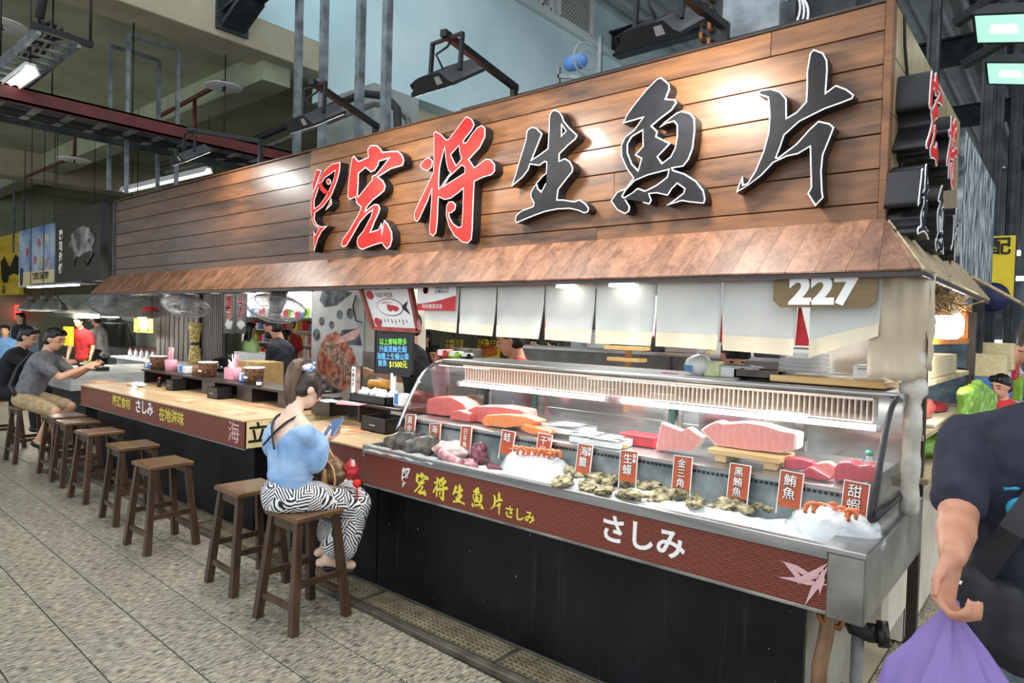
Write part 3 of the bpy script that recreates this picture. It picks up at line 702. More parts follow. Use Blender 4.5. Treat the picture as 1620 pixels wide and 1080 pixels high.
CH['sheng'] = (800, 160, 5.144, [P('400,68 440,85 465,125 475,160 520,215 585,275 570,310 510,360 440,430 438,485 485,465 525,490 550,540 545,575 500,630 430,720 420,800 470,800 560,815 605,800 650,830 680,870 670,905 640,912 590,890 520,875 420,880 320,900 200,945 90,992 78,970 85,930 130,890 225,855 232,830 205,780 205,745 250,670 300,610 330,585 335,500 320,495 275,525 200,515 185,560 140,620 50,695 80,600 130,430 165,320 175,240 210,210 250,215 300,265 270,340 215,475 270,440 345,385 352,250 358,120 375,85'),
    P('460,200 490,245 458,278'), P('258,680 328,607 328,665 292,735 265,710')])
CH['yu'] = (950, 110, 4.5, [P('435,55 490,100 495,140 468,208 530,212 545,235 510,290 430,350 368,402 408,440 400,475 500,525 440,590 410,620 440,665 500,620 530,560 545,480 545,400 525,372 470,385 420,415 450,380 540,310 580,293 640,310 672,345 675,430 660,560 630,640 590,690 515,702 520,715 600,740 680,790 735,860 748,920 738,955 640,945 580,935 470,968 530,925 590,880 600,850 548,812 510,850 480,898 400,880 350,885 365,930 350,960 310,950 230,890 180,925 210,975 205,1010 175,1028 120,1000 75,935 120,870 180,845 235,772 190,710 150,620 148,540 175,480 240,430 300,345 230,365 160,385 190,320 240,250 330,140 405,65'),
    P('300,435 303,545 245,610 292,635 268,715 225,670 195,590 195,530 225,480'), P('158,900 180,862 245,792 340,752 486,714 474,765 400,822 320,862 265,842 228,876 170,910')])
CH['pian'] = (1150, 70, 4, [P('525,60 550,32 610,55 635,100 638,160 628,305 690,258 760,285 805,320 795,345 720,375 620,410 460,490 365,575 340,650 314,715 325,717 440,630 520,540 580,485 650,500 680,525 655,590 610,700 600,800 605,930 612,970 560,1025 510,945 532,905 525,650 450,695 380,710 295,750 220,830 140,890 60,940 75,890 100,835 105,888 130,880 180,800 230,680 262,560 270,450 260,340 195,318 210,290 280,280 340,300 378,345 380,465 440,430 500,365 505,280 505,180')])
CH['fish'] = (480, 230, 6, [P('90,730 72,620 82,500 130,370 190,250 270,175 350,158 345,240 320,340 265,480 190,580 112,640 104,700 130,750 170,770 228,762 180,810 140,880 103,1012 100,810 112,850 150,790 105,755'), P('104,600 105,520 150,390 205,310 306,238 290,320 235,450 160,560'),
    P('128,225 175,238 100,430 85,460 88,370'), P('265,500 268,560 210,620 240,560'), P('218,342 226,322 242,315 256,326 262,345 254,365 240,374 226,364'), P('155,360 172,350 185,395 240,450 200,452 170,420')])
def on_plane(key, y):
    ox, oy, s, polys = CH[key]
    return [[(PY(ox + u / s, oy + v / s, y).x, PY(ox + u / s, oy + v / s, y).z) for u, v in pl] for pl in polys]
LY = SY - .075
LET = {k: on_plane(k, LY) for k in CH}
MF = frame((0, LY, 0), (1, 0, 0), (0, 0, 1))        # x right, y up, z towards the street
def letter(key, m, fill_off, label):
    side = outline('letter', LET[key], MF, M['black'], sign, extrude=.036, z=-.038); tag(side, label)
    outline('white_edge', LET[key], MF, M['edgewhite'], side, extrude=.002, z=.0005)
    outline('face', LET[key], MF, m, side, extrude=.001, off=-fill_off, z=.0035)
letter('fish', M['redletter'], .006, 'red curled fish emblem with white edge')
letter('hong', M['redletter'], .007, 'raised red brush character at the left of the sign')
letter('jiang', M['redletter'], .005, 'raised red brush character, second from the left')
letter('sheng', M['blkletter'], .006, 'raised black brush character in the middle of the sign')
letter('yu', M['blkletter'], .006, 'raised black brush character meaning fish')
letter('pian', M['blkletter'], .006, 'raised black brush character at the right end')
# unit copies of the characters for the other places where they stand
def unit(key):
    pl = LET[key]; xs = [p[0] for q in pl for p in q]; zs = [p[1] for q in pl for p in q]; h = max(zs) - min(zs); cx = (max(xs) + min(xs)) / 2; cz = (max(zs) + min(zs)) / 2
    return [[((x - cx) / h, (z - cz) / h) for x, z in q] for q in pl]
U = {k: unit(k) for k in CH}
def scaled(key, s, dx=0, dy=0): return [[(x * s + dx, y * s + dy) for x, y in q] for q in U[key]]
# characters on the side face: two columns seen almost edge-on
for key, py0, py1, pxm, m, lab in (('hong', 110, 260, 1478, 'redletter', 'upper red raised character on the side of the stall'), ('jiang', 178, 300, 1506, 'redletter', 'lower red raised character on the side of the stall'),
        ('sheng', 255, 378, 1462, 'blkletter', 'black raised character nearest the corner on the side'), ('yu', 290, 402, 1488, 'blkletter', 'middle black raised character on the side'), ('pian', 325, 412, 1510, 'blkletter', 'rear black raised character on the side')):
    xs = SX1 + .12; a = PX(pxm, py0, xs); b = PX(pxm, py1, xs); h = abs(a.z - b.z); c = (a + b) / 2
    Ms = frame((xs, c.y, c.z), (0, 1, 0), (0, 0, 1))
    s_ = outline('letter', scaled(key, h), Ms, M['black'], sign, extrude=.057, z=-.061); tag(s_, lab)
    outline('white_edge', scaled(key, h), Ms, M['edgewhite'], s_, extrude=.002, z=.0005)
    outline('face', scaled(key, h), Ms, M[m], s_, extrude=.001, off=-.007, z=.0035)
# mural panel further along the side
b0, b1 = PX(1520, 300, SX1).y, PX(1568, 380, SX1).y
mp_ = MB().box(SX1 - .05, SX1 + .01, b0, b1, 2.06, 2.95); 
mm = mat('mural_print', '39414c', 'c9d2d4', 5, .4, detail=6, stretch=(1, 3, 1), lo=.42, hi=.6)
mu = obj('printed_mural', mp_, mm); tag(mu, 'grey printed mural panel along the stall side beyond the raised characters', 'sign board')
obj('blue_edge', MB().box(SX1 - .05, SX1 + .012, b1, b1 + .06, 2.06, 2.95), mat('mural_blue', '2f4468', '6d86ad', 4, .4), mu)

# ------------------------------------------------------------------ awning of slanted boards
AY, AZ = 2.87, 1.845; AX1 = -.45; AX0 = -9.06
aw = thing('awning', 'sloping brown board awning along the front of the stall below the sign', 'awning', ((AX0 + AX1) / 2, AY, AZ))
T0, T1 = Vector((0, SY - .002, SZ0 + .004)), Vector((0, AY, AZ)); n_ = Vector((0, -(SZ0 - AZ), (SY - AY))).normalized() * .016
x = AX0; k = 0; W_ = .116
def clipx(x, f):   # hip at both ends: top edge is shorter
    return min(max(x, SX0 + (AX0 - SX0) * f), SX1 + (AX1 - SX1) * f)
while x < AX1 - .001:
    xb = min(x + W_, AX1); sk = -.055
    tl, tr = clipx(x + sk * 0, 0), clipx(xb, 0); bl, br = x, xb
    tl, tr = clipx(x + .05, 0), clipx(xb + .05, 0)
    if x == AX0: tl = SX0
    if br - bl > .004:
        pts = [Vector((tl + .0007, T0.y, T0.z)), Vector((tr - .0007, T0.y, T0.z)), Vector((br - .0007, T1.y, T1.z)), Vector((bl + .0007, T1.y, T1.z))]
        if tr - tl < .003: pts = [pts[0], pts[2], pts[3]]
        obj('board', MB().prism(pts, n_), M['awn'], aw)
    x += W_; k += 1
obj('soffit', MB().box(AX0 + .03, AX1 - .03, AY + .015, SY + .3, AZ + .01, AZ + .03), M['darkwood'], aw)
obj('edge_trim', MB().box(AX0, AX1, AY - .004, AY + .014, AZ - .018, AZ + .002, .002), M['darkwood'], aw)
# side awning: narrow slats
aw2 = thing('awning', 'narrow-slatted awning along the aisle side of the stall', 'awning', (AX1, 4.4, AZ))
Yend = PX(1570, 470, AX1 + .02).y
yy = AY
while yy < Yend:
    y2 = yy + .05
    def cy(v, f): return max(v, SY + (AY - SY) * f)
    a0, a1 = cy(yy, 0), cy(y2, 0)
    pts = [Vector((SX1 + .002, a0 + .0006, SZ0)), Vector((SX1 + .002, a1 - .0006, SZ0)), Vector((AX1, y2 - .0006, AZ)), Vector((AX1, yy + .0006, AZ))]
    if a1 - a0 < .003: pts = pts[1:]
    obj('slat', MB().prism(pts, Vector((.010, 0, .012))), M['awn_side'], aw2); yy = y2
obj('edge_trim', MB().box(AX1 - .012, AX1 + .006, AY, Yend, AZ - .018, AZ + .002, .002), M['darkwood'], aw2)
# thatch bundle under the side awning
th = MB(); random.seed(11)
for i in range(420):
    c = Vector((rnd(-.72, -.5), rnd(3.25, 4.6), rnd(1.74, 1.84))); d = Vector((rnd(-.4, .4), rnd(-1, 1), rnd(-.3, .3))).normalized() * rnd(.06, .14)
    th.beam(c - d, c + d, .004, .004)
o = obj('straw_thatch', th, mat('straw', '6b5236', 'a88c5c', 12, .9)); tag(o, 'tangled straw thatch tucked under the side awning', 'thatch', kind='stuff')
# roof board of the stall and the tube lamps fixed under it
struct('ceiling_stall', MB().box(-8.9, -.66, 3.2, 6.1, 2.62, 2.66).box(-10.6, -8.9, 3.8, 6.1, 2.62, 2.66), mat('stall_roof', '6a6f72', '8a8f92', 2, .7))
# ------------------------------------------------------------------ counters
FY = 2.42; CT = .872
def band(parent, x0, x1, z0=.665, z1=.862):
    return tag(obj('print_band', MB().box(x0, x1, FY, FY + .018, z0, z1, .002), M['wave'], parent), 'dark red band with pale wave print')
lc = thing('bar_counter', 'long wooden bar counter with dark red printed front at the left of the stall', 'counter', (-6.2, 2.8, 0))
LX0, LX1 = -7.9, -4.53
obj('counter_top', MB().box(LX0, LX1, FY - .012, 3.26, CT - .014, CT, .003), M['ctop'], lc)
lb = band(lc, LX0, LX1)
obj('edge_strip', MB().box(LX0, LX1, FY - .004, FY + .02, .655, .666, .002), M['steel'], lc)
obj('end_panel', MB().box(LX1 - .018, LX1, FY + .002, 3.26, .665, .858, .002), M['cream'], lc)
obj('end_panel', MB().box(LX0, LX0 + .018, FY + .002, 3.26, .665, .858, .002), M['cream'], lc)
obj('base_panel', MB().box(LX0 + .12, LX1 - .07, 2.54, 2.57, 0.03, .668), M['blackpanel'], lc)
obj('base_panel', MB().box(LX1 - .1, LX1 - .07, 2.57, 3.24, 0.03, .668), M['blackpanel'], lc)
obj('base_panel', MB().box(LX0 + .12, LX0 + .15, 2.57, 3.24, 0.03, .668), M['blackpanel'], lc)
obj('under_board', MB().box(LX0 + .02, LX1 - .02, FY + .02, 3.24, .668, .69), M['blackm'], lc)
def front_text(parent, s, px, py, size, m, name='lettering', bold=.01, y=FY, sx=1):
    p = PY(px, py, y); return text(name, s, size, frame((p.x, y - .0015, p.z), (1, 0, 0), (0, 0, 1)), M[m], parent, .0008, bold, sx=sx)
front_text(lb, '嚴選食材', 192, 637, .11, 'gold_ink', bold=.002); front_text(lb, 'さしみ', 228, 646, .13, 'white_ink', bold=.003); front_text(lb, '在地滋味', 271, 660, .12, 'gold_ink', bold=.002)
front_text(lb, '海', 370, 686, .17, 'pink_ink', bold=0)
p = PX(404, 688, LX1); text('lettering', '立吞', .16, frame((LX1 + .0015, p.y + .1, .762), (0, 1, 0), (0, 0, 1)), M['black_ink'], lc, .0008, .003)
rc = thing('bar_counter', 'short wooden counter section between the person in blue and the glass display case', 'counter', (-3.6, 2.8, 0))
obj('counter_top', MB().box(-4.2, -3.16, FY - .012, 3.46, CT - .014, CT, .003), M['ctop'], rc)
band(rc, -4.2, -3.17)
obj('edge_strip', MB().box(-4.2, -3.17, FY - .004, FY + .02, .655, .666, .002), M['steel'], rc)
obj('end_panel', MB().box(-4.2, -4.182, FY + .002, 3.4, .665, .858, .002), M['cream'], rc)
obj('base_panel', MB().box(-4.1, -3.17, 2.54, 2.57, .03, .668), M['blackpanel'], rc)
obj('base_panel', MB().box(-4.1, -4.07, 2.57, 3.44, .03, .668), M['blackpanel'], rc)
obj('under_board', MB().box(-4.18, -3.17, FY + .02, 3.44, .668, .69), M['blackm'], rc)
# ------------------------------------------------------------------ refrigerated display case
dc = thing('display_case', 'refrigerated steel and curved glass seafood display case with dark red printed front', 'display case', (-1.85, 2.95, 0))
CX0, CX1 = -3.15, -.5
cbnd = band(dc, CX0 - .02, -.615, .662, .848)
obj('edge_strip', MB().box(CX0, -.615, FY - .004, FY + .02, .650, .663, .002), M['steel_dirty'], dc)
obj('base_panel', MB().box(CX0, -.72, 2.54, 2.57, .03, .655), M['blackpanel'], dc)
obj('base_panel', MB().box(-.76, -.72, 2.57, 3.4, .03, .655), mat('pale_base', '8f8a7c', 'b0aa9a', 4, .7, detail=8), dc)
obj('steel_lip', MB().box(CX0 + .02, CX1 - .115, FY - .014, FY + .02, .842, .887, .003), M['steel'], dc)
obj('corner_box', MB().box(-.617, CX1, FY - .012, 3.46, .645, .868, .004), M['steel_dirty'], dc)
obj('corner_rim', MB().box(-.635, CX1 + .004, FY - .016, 3.46, .868, .888, .003), M['steel'], dc)
tr = MB().box(CX0 + .02, -.62, FY + .02, 2.70, .835, .845).box(CX0 + .0, CX0 + .02, FY - .01, 2.70, .82, .887)
obj('ice_tray', tr, M['steel'], dc)
obj('frost_wall', MB().box(CX0 + .05, -.6, 2.685, 2.71, .845, 1.016), M['icewall'], dc)
ps = MB().box(CX0 + .05, -.6, 2.68, 3.42, 1.015, 1.03); obj('shelf', ps, M['steel'], dc)
hs = MB()
for i in range(120):
    x = CX0 + .1 + i * .0202
    hs.box(x, x + .011, 2.679, 2.686, 1.0, 1.009)
obj('perforated_strip', hs, M['black'], dc)
obj('body', MB().box(CX0 + .02, -.62, 2.71, 3.42, .66, 1.015), M['steel_dirty'], dc)
GP = [(2.63, .955), (2.68, 1.06), (2.745, 1.18), (2.815, 1.275), (2.89, 1.33), (2.97, 1.352), (3.02, 1.357)]
def fine(pts, n=4):
    out = []
    for i in range(len(pts) - 1):
        p0 = pts[max(i - 1, 0)]; p1 = pts[i]; p2 = pts[i + 1]; p3 = pts[min(i + 2, len(pts) - 1)]
        for k in range(n):
            t = k / n; out.append(tuple(.5 * ((2 * p1[j]) + (-p0[j] + p2[j]) * t + (2 * p0[j] - 5 * p1[j] + 4 * p2[j] - p3[j]) * t * t + (-p0[j] + 3 * p1[j] - 3 * p2[j] + p3[j]) * t ** 3) for j in range(len(p1))))
    out.append(tuple(pts[-1])); return out
G = fine(GP, 3); GX0, GX1 = -3.1, -.53
GF = [(2.676, 1.031)] + [q for q in G if q[1] > 1.06]; gm = MB(); gm.loft([[Vector((x, y, z)) for (y, z) in GF] for x in (GX0, GX1)], closed=False); obj('curved_glass', gm, M['glass'], dc)
for x, nm in ((GX0, 'l'), (GX1, 'r')):
    e = MB().prism([(x, y, z) for y, z in G] + [(x, 3.4, 1.36), (x, 3.4, .955)], (.005, 0, 0)); obj('end_glass', e, M['glass'], dc)
    rim = MB().tube([(x, y - .004, z + .004) for y, z in G], .011, 8); obj('frame_rail', rim, M['chrome'] if nm == 'l' else M['black'], dc)
    obj('frame_rail', MB().tube([(x, 2.62, .955), (x, 3.42, .955)], .016, 8), M['black'], dc)
    obj('frame_rail', MB().tube([(x, 3.41, .95), (x, 3.41, 1.36)], .018, 8), M['black'], dc)
obj('case_top', MB().box(GX0 - .02, GX1 + .02, 2.98, 3.46, 1.352, 1.376, .004), M['steel'], dc)
obj('top_rail', MB().tube([(GX0, 2.985, 1.366), (GX1, 2.985, 1.366)], .012, 8), M['steel'], dc)
# evaporator grille with white slats, tubes
obj('grille_back', MB().box(GX0 + .22, GX1 - .08, 3.03, 3.05, 1.262, 1.345), mat('amber_grille', '6e4c38', '8c6650', 5, .6), dc)
sl = mesh_of(MB().box(-.003, .003, 2.955, 3.03, 1.258, 1.347, .001), 'grille_slat', [M['slat']])
I = wmat(dc).inverted(); sl.transform(Matrix.Translation((0, -2.95, 0)))
for i in range(104):
    o = link('grille_slat', sl, dc); o.location = (GX0 + .235 + i * .0219 + 1.85, 0, 0)
obj('grille_rail', MB().box(GX0 + .22, GX1 - .08, 2.95, 2.958, 1.342, 1.352), M['slat'], dc); obj('grille_rail', MB().box(GX0 + .22, GX1 - .08, 2.95, 2.958, 1.253, 1.26), M['slat'], dc)
for a, b in ((GX0 + .2, -1.83), (-1.76, GX1 - .05)):
    obj('tube_light', MB().cyl((a, 2.945, 1.236), (b, 2.945, 1.236), .012, n=12), M['led'], dc)
    for q in (a, b): obj('tube_holder', MB().cyl((q - .012, 2.945, 1.236), (q + .012, 2.945, 1.236), .017, n=10), M['grey'], dc)
# rear sliding doors
dr = [(-3.06, -2.62), (-2.62, -1.72), (-1.66, -1.02), (-1.02, -.56)]
for a, b in dr:
    d = obj('sliding_door', MB().box(a + .02, b - .02, 3.405, 3.41, .975, 1.33), M['plasticfilm'], dc)
    obj('door_frame', MB().box(a, a + .022, 3.4, 3.416, .957, 1.345).box(b - .022, b, 3.4, 3.416, .957, 1.345).box(a, b, 3.4, 3.416, 1.325, 1.345).box(a, b, 3.4, 3.416, .957, .975), M['steel'], d)
for x in (-2.66, -1.69): obj('teal_seal', MB().box(x - .012, x + .012, 3.385, 3.398, .957, 1.33), M['teal'], dc)
# print on the front
def fo(key, px, py, hpx, m):
    a = PY(px, py - hpx / 2, FY); b = PY(px, py + hpx / 2, FY); h = abs(a.z - b.z); c = (a + b) / 2
    outline('lettering', scaled(key, h), frame((c.x, FY - .0015, c.z), (1, 0, 0), (0, 0, 1)), M[m], cbnd, extrude=.0008)
fo('fish', 642, 756, 34, 'white_ink'); fo('hong', 667, 765, 36, 'yel_ink'); fo('jiang', 697, 772, 38, 'yel_ink'); fo('sheng', 726, 781, 32, 'yel_ink'); fo('yu', 756, 787, 34, 'yel_ink'); fo('pian', 786, 795, 36, 'yel_ink')
front_text(cbnd, 'さしみ', 822, 815, .062, 'yel_ink', bold=.0012); front_text(cbnd, 'さしみ', 1014, 851, .125, 'white_ink', bold=.003, sx=1.05)
# white maple-leaf-like flame print near the right end
lv = MB(); p = PY(1280, 908, FY); random.seed(3)
for k in range(7):
    a = -.6 + k * .35; L = .05 + .02 * (k % 3); c = Vector((p.x + (k - 3) * .014, FY - .0015 - .0009 * k, p.z - .01 + .02 * math.sin(k * 2.1))); d = Vector((math.cos(a), 0, math.sin(a))) * L; nrm = Vector((-math.sin(a), 0, math.cos(a))) * .011
    lv.prism([c - d, c + nrm - d * .2, c + d, c - nrm + d * .1], (0, -.0006, 0))
obj('leaf_print', lv, M['pink_ink'], cbnd)
# pipes below the right end
pp = thing('drain_pipework', 'brown and grey drain pipes with a valve under the right end of the display case', 'pipe', (-.66, 2.6, 0))
obj('drain_pipe', MB().tube([(-.66, 2.62, .645), (-.655, 2.6, .56), (-.655, 2.57, .5), (-.66, 2.53, .42), (-.665, 2.51, .0)], .026, 10), mat('rusty_pipe', '6b4a30', '96714c', 8, .5, detail=8), pp)
obj('elbow', MB().tube([(-.61, 2.68, .645), (-.605, 2.68, .58), (-.585, 2.69, .53), (-.54, 2.7, .52), (-.5, 2.71, .525)], .034, 12), M['black'], pp)
obj('cap', MB().cyl((-.515, 2.705, .523), (-.48, 2.715, .526), .046, n=16), M['black'], pp)
obj('riser', MB().tube([(-.575, 2.69, .53), (-.575, 2.69, 0)], .022, 10), mat('grey_pvc', '6d6a66', '8b8882', 8, .5), pp)
obj('valve', MB().cyl((-.62, 2.66, .3), (-.53, 2.68, .3), .022).cyl((-.53, 2.66, .29), (-.53, 2.62, .29), .03), mat('brass_valve', '4f4334', '776550', 12, .4, .5), pp)
obj('copper_line', MB().tube([(-.69, 2.59, .6), (-.67, 2.58, .56), (-.62, 2.6, .545), (-.6, 2.66, .6)], .012, 8), mat0('copper', '9a5f36', .4, .6), pp)
tag(obj('drip_tray', MB().box(-.66, -.54, 3.0, 3.42, .38, .64, .02), M['dirtywhite']), 'white stained plastic tub hanging below the steel side of the case', 'tub')
# ------------------------------------------------------------------ noren curtain + wrapped post
NY = 2.97
nr = thing('noren_curtain', 'white noren curtain of square cloth panels hanging under the front awning', 'curtain', (-2, NY, 1.83))
xs = [672, 727, 786, 862, 943, 1038, 1142, 1263, 1396]; edges = [PY(x, 490, NY).x for x in xs]
bots = [1.565, 1.545, 1.535, 1.53, 1.52, 1.52, 1.515, 1.52, 1.555]
for i in range(len(edges) - 1):
    a, b = edges[i] + .004, edges[i + 1] - .004; zb = bots[i]; zb2 = bots[i + 1]
    if i == 6: zb2 = 1.505
    if i == 7: a += .045; zb = 1.50; zb2 = 1.60
    def fn(u, v, a=a, b=b, zb=zb, zb2=zb2, i=i):
        bot = zb + (zb2 - zb) * u; z = 1.835 + (bot - 1.835) * v; pin = .018 * max(0, v - .45) * (1 if i != 7 else .3)
        x = a + (b - a) * u + pin * (1 - 2 * u) * 1.2
        y = NY + .02 * v * nz((x * 4, i * 3.1, z * 3)) + .008 * math.sin(u * 9 + i) * v
        return (x, y - (.012 if (u in (0, 1)) else 0) * v, z)
    pn = MB(); pn.grid(fn, 14, 14); o = obj('cloth_panel', pn, M['cloth'], nr)
    m_ = o.modifiers.new('s', 'SOLIDIFY'); m_.thickness = .0025
    def fh(u, v, fn=fn): x, y, z = fn(u, .78 + .22 * v); return (x, y - .004, z)
    obj('hem', MB().grid(fh, 14, 4), M['hem'], nr)
for i in range(2, len(edges) - 1):
    x = edges[i]; wg = .02 if i != 7 else .05; obj('lining', MB().prism([(x - .004, NY + .012, 1.72), (x + .006, NY + .012, 1.72), (x + wg, NY + .012, 1.55), (x - .012, NY + .012, 1.55)], (0, .002, 0)), M['redcloth'], nr)
obj('curtain_rod', MB().cyl((edges[0] - .05, NY, 1.838), (-.5, NY, 1.838), .009, n=8), M['brown'], nr)
cp = MB()
def fc(u, v):
    x = -.64 + .19 * u; z = 1.85 - .42 * v - .03 * nz((u * 5, v * 3, 1)); return (x, NY + .005 + .03 * nz((u * 6, v * 2.2, 4)) + .1 * u * u, z)
def fc2(u, v):
    z = 1.85 - .38 * v - .03 * nz((u * 3, v * 3, 1)); return (-.45 + .02 * nz((u * 5, v * 3, 7)), NY + .1 + .12 * u, z)
cp.grid(fc, 12, 12).grid(fc2, 8, 10); o = obj('corner_drape', cp, M['canvas']); tag(o, 'tan canvas drape bunched at the corner post beside the 227 plate', 'drape')
m_ = o.modifiers.new('s', 'SOLIDIFY'); m_.thickness = .003
po = MB(); ring = []
for j in range(40):
    z = .888 + (1.84 - .888) * j / 39; r = .034 + (.007 * math.sin(j * 1.3) if z > 1.3 else .003 * math.sin(j)) + (.012 if 1.36 < z < 1.56 else 0)
    ring.append([Vector((-.475 - .02 + (r + .006 * nz((k, j * .4, 2))) * math.cos(k * math.pi / 9), 3.10 + (r + .006 * nz((k, j * .4, 5))) * math.sin(k * math.pi / 9), z)) for k in range(18)])
po.loft(ring); o = obj('wrapped_post', po, M['wrap']); tag(o, 'corner post wrapped in crinkled grey plastic at the end of the display case', 'post')
tag(obj('tie_rope', MB().tube([(-.6, 2.99, 1.6), (-.55, 3.03, 1.5), (-.5, 3.08, 1.41), (-.46, 3.09, 1.36)], .007, 6), mat('rope', 'b9a885', 'd6c8a8', 30, .9)), 'pale rope tied from the curtain edge to the wrapped post', 'rope')
# 227 number plate
a, b = PY(1223, 433, AY + .02), PY(1388, 431, AY + .02); z0 = PY(1300, 486, AY + .02).z; zt = a.z + .01; y = AY + .03; c = .03
pl = thing('number_plate', 'brown wooden plate with white number 227 hanging from the awning', 'sign', ((a.x + b.x) / 2, y, z0))
obj('plate', MB().prism([(a.x, y, zt), (b.x, y, zt), (b.x, y, z0 + c), (b.x - c, y, z0), (a.x + c, y, z0), (a.x, y, z0 + c)], (0, .018, 0)), wood('plate_wood', '5e4a2c', '7d6640', 'x', 2, .5), pl)
p = PY(1301, 461, y); text('number', '227', .155, frame((p.x, y - .002, p.z), (1, 0, 0), (0, 0, 1)), M['white_ink'], pl, .001, .0075, sx=1.12)
# led strips and downlights under the awning edge
for px0, px1, lab in ((882, 912, 'short LED strip under the awning edge above the middle of the noren'), (965, 1007, 'LED strip under the awning edge right of the middle of the noren')):
    a, b = PY(px0, 441, AY + .04), PY(px1, 438, AY + .04); t = thing('led_strip', lab, 'lamp', tuple((a + b) / 2), group='LED strips under the awning')
    obj('housing', MB().box(a.x, b.x, AY + .03, AY + .07, AZ - .022, AZ + .008), M['white'], t); obj('diffuser', MB().box(a.x + .004, b.x - .004, AY + .02, AY + .066, AZ - .034, AZ - .02, .003), M['led'], t)
nm = ['over the yellow notice', 'left of the middle fan', 'above the middle fan', 'right of the middle fan', 'above the two-character banners', 'left of the large fan', 'right of the large fan']
for k, px in enumerate((215, 265, 301, 341, 396, 418, 487)):
    p = PY(px, 466, 2.95); t = thing('downlight', 'small round downlight set in the awning soffit ' + nm[k], 'lamp', (p.x, 2.95, AZ), group='downlights in the awning soffit')
    obj('ring', MB().lathe([(.0, .0), (.045, .0), (.05, -.006), (.045, -.012), (.036, -.01), (.036, -.004), (0, -.004)], (p.x, 2.95, AZ - .012), 16), M['white'], t)
    obj('lens', MB().lathe([(0, -.006), (.034, -.006), (.034, -.003)], (p.x, 2.95, AZ - .012), 16), M['led'], t)
    L = bpy.data.lights.new('downlight_beam', 'SPOT'); L.energy = 6; L.spot_size = 2.2; L.spot_blend = .6; L.shadow_soft_size = .04; L.color = (1, .95, .88)
    lo = bpy.data.objects.new('downlight_beam', L); COL.objects.link(lo); lo.parent = t; lo.location = (0, 0, -.04)
# light of the tubes inside the case and of the LED strips
def area(name, loc, sx, sy, e, col, direction, parent=None):
    L = bpy.data.lights.new(name, 'AREA'); L.shape = 'RECTANGLE'; L.size = sx; L.size_y = sy; L.energy = e; L.color = col
    o = bpy.data.objects.new(name, L); COL.objects.link(o)
    d = Vector(direction).normalized(); z = -d; x = Vector((1, 0, 0)); x = (x - z * x.dot(z)).normalized(); y = z.cross(x)
    Mx = Matrix(((x.x, y.x, z.x, loc[0]), (x.y, y.y, z.y, loc[1]), (x.z, y.z, z.z, loc[2]), (0, 0, 0, 1)))
    o.matrix_world = Mx if parent is None else Mx
    if parent is not None:
        o.parent = parent; o.matrix_parent_inverse = wmat(parent).inverted(); o.matrix_basis = Mx
    return o
area('case_light', (-1.8, 2.93, 1.222), 2.3, .03, 7, (1, .98, .95), (0, -.25, -1), dc)
# ------------------------------------------------------------------ floodlights on arms above the sign
def flood(px, py, y, ax, label, tilt=.55, e=10):
    c = PY(px, py, y); t = thing('floodlight', label, 'floodlight', tuple(c), group='floodlights over the sign')
    w, d = .30, .26
    R = Matrix.Translation(c) @ Matrix.Rotation(tilt, 4, 'X')
    def T(p): return R @ Vector(p)
    b = MB(); prof = [(-w / 2, -.03), (w / 2, -.03), (w / 2, -.015), (w * .42, .0), (w * .3, .045), (-w * .3, .045), (-w * .42, .0), (-w / 2, -.015)]
    b.prism([T((x, -d / 2, z)) for x, z in prof], R.to_3x3() @ Vector((0, d, 0))); obj('housing', b, M['blackm'], t)
    f = mesh_of(MB().box(-.004, .004, -d * .46, d * .46, 0, .026), 'cooling_fin', [M['black']])
    for i in range(9):
        o = link('cooling_fin', f, t); o.matrix_basis = wmat(t).inverted() @ R @ Matrix.Translation((-w * .46 + i * .021, 0, .022 if i > 2 else .006 + i * .006))
    obj('driver_label', MB().add([T((w * .16, -d / 2 - .0015, -.008)), T((w * .30, -d / 2 - .0015, -.008)), T((w * .27, -d / 2 - .0015, .03)), T((w * .15, -d / 2 - .0015, .03))], [(0, 1, 2, 3)]), M['grey'], t)
    obj('lens', MB().add([T((-w * .45, -d * .45, -.0312)), T((w * .45, -d * .45, -.0312)), T((w * .45, d * .45, -.0312)), T((-w * .45, d * .45, -.0312))], [(0, 1, 2, 3)]), M['flood'], t)
    br = MB(); zt = c.z + .2
    for s in (-1, 1): br.beam(T((s * w * .36, 0, .02)), Vector((c.x + s * w * .36, c.y, zt)), .018, .018, (0, 1, 0))
    br.beam((c.x - w * .38, c.y, zt), (c.x + w * .38, c.y, zt), .02, .012); obj('bracket', br, M['blackm'], t)
    ar = MB().beam((c.x, c.y - .03, zt + .02), (ax, SY + .12, zt + .02), .035, .035).beam((ax, SY + .1, SZ1 - .1), (ax, SY + .1, zt + .037), .035, .035); obj('arm', ar, M['blackm'], t)
    obj('cable', MB().tube([T((0, 0, .045)), T((-.03, .02, .12)), Vector((c.x - .02, c.y + .02, zt - .03)), Vector((c.x, c.y + .03, zt))], .006, 6), M['rubber'], t)
    nrm = (R.to_3x3() @ Vector((0, 0, -1))); q = T((0, 0, -.04))
    area('flood_beam', q, w * .85, d * .85, e, (1, .96, .9), nrm, t)
flood(1042, 48, 2.55, -1.36, 'large black floodlight over the character for fish, nearest the camera')
flood(706, 124, 2.38, -2.7, 'black floodlight on an angled arm over the red characters')
flood(498, 188, 2.36, -4.05, 'black floodlight over the fish emblem, in front of the galvanised posts')
flood(300, 246, 2.6, -5.7, 'small black floodlight over the dark left end of the sign')
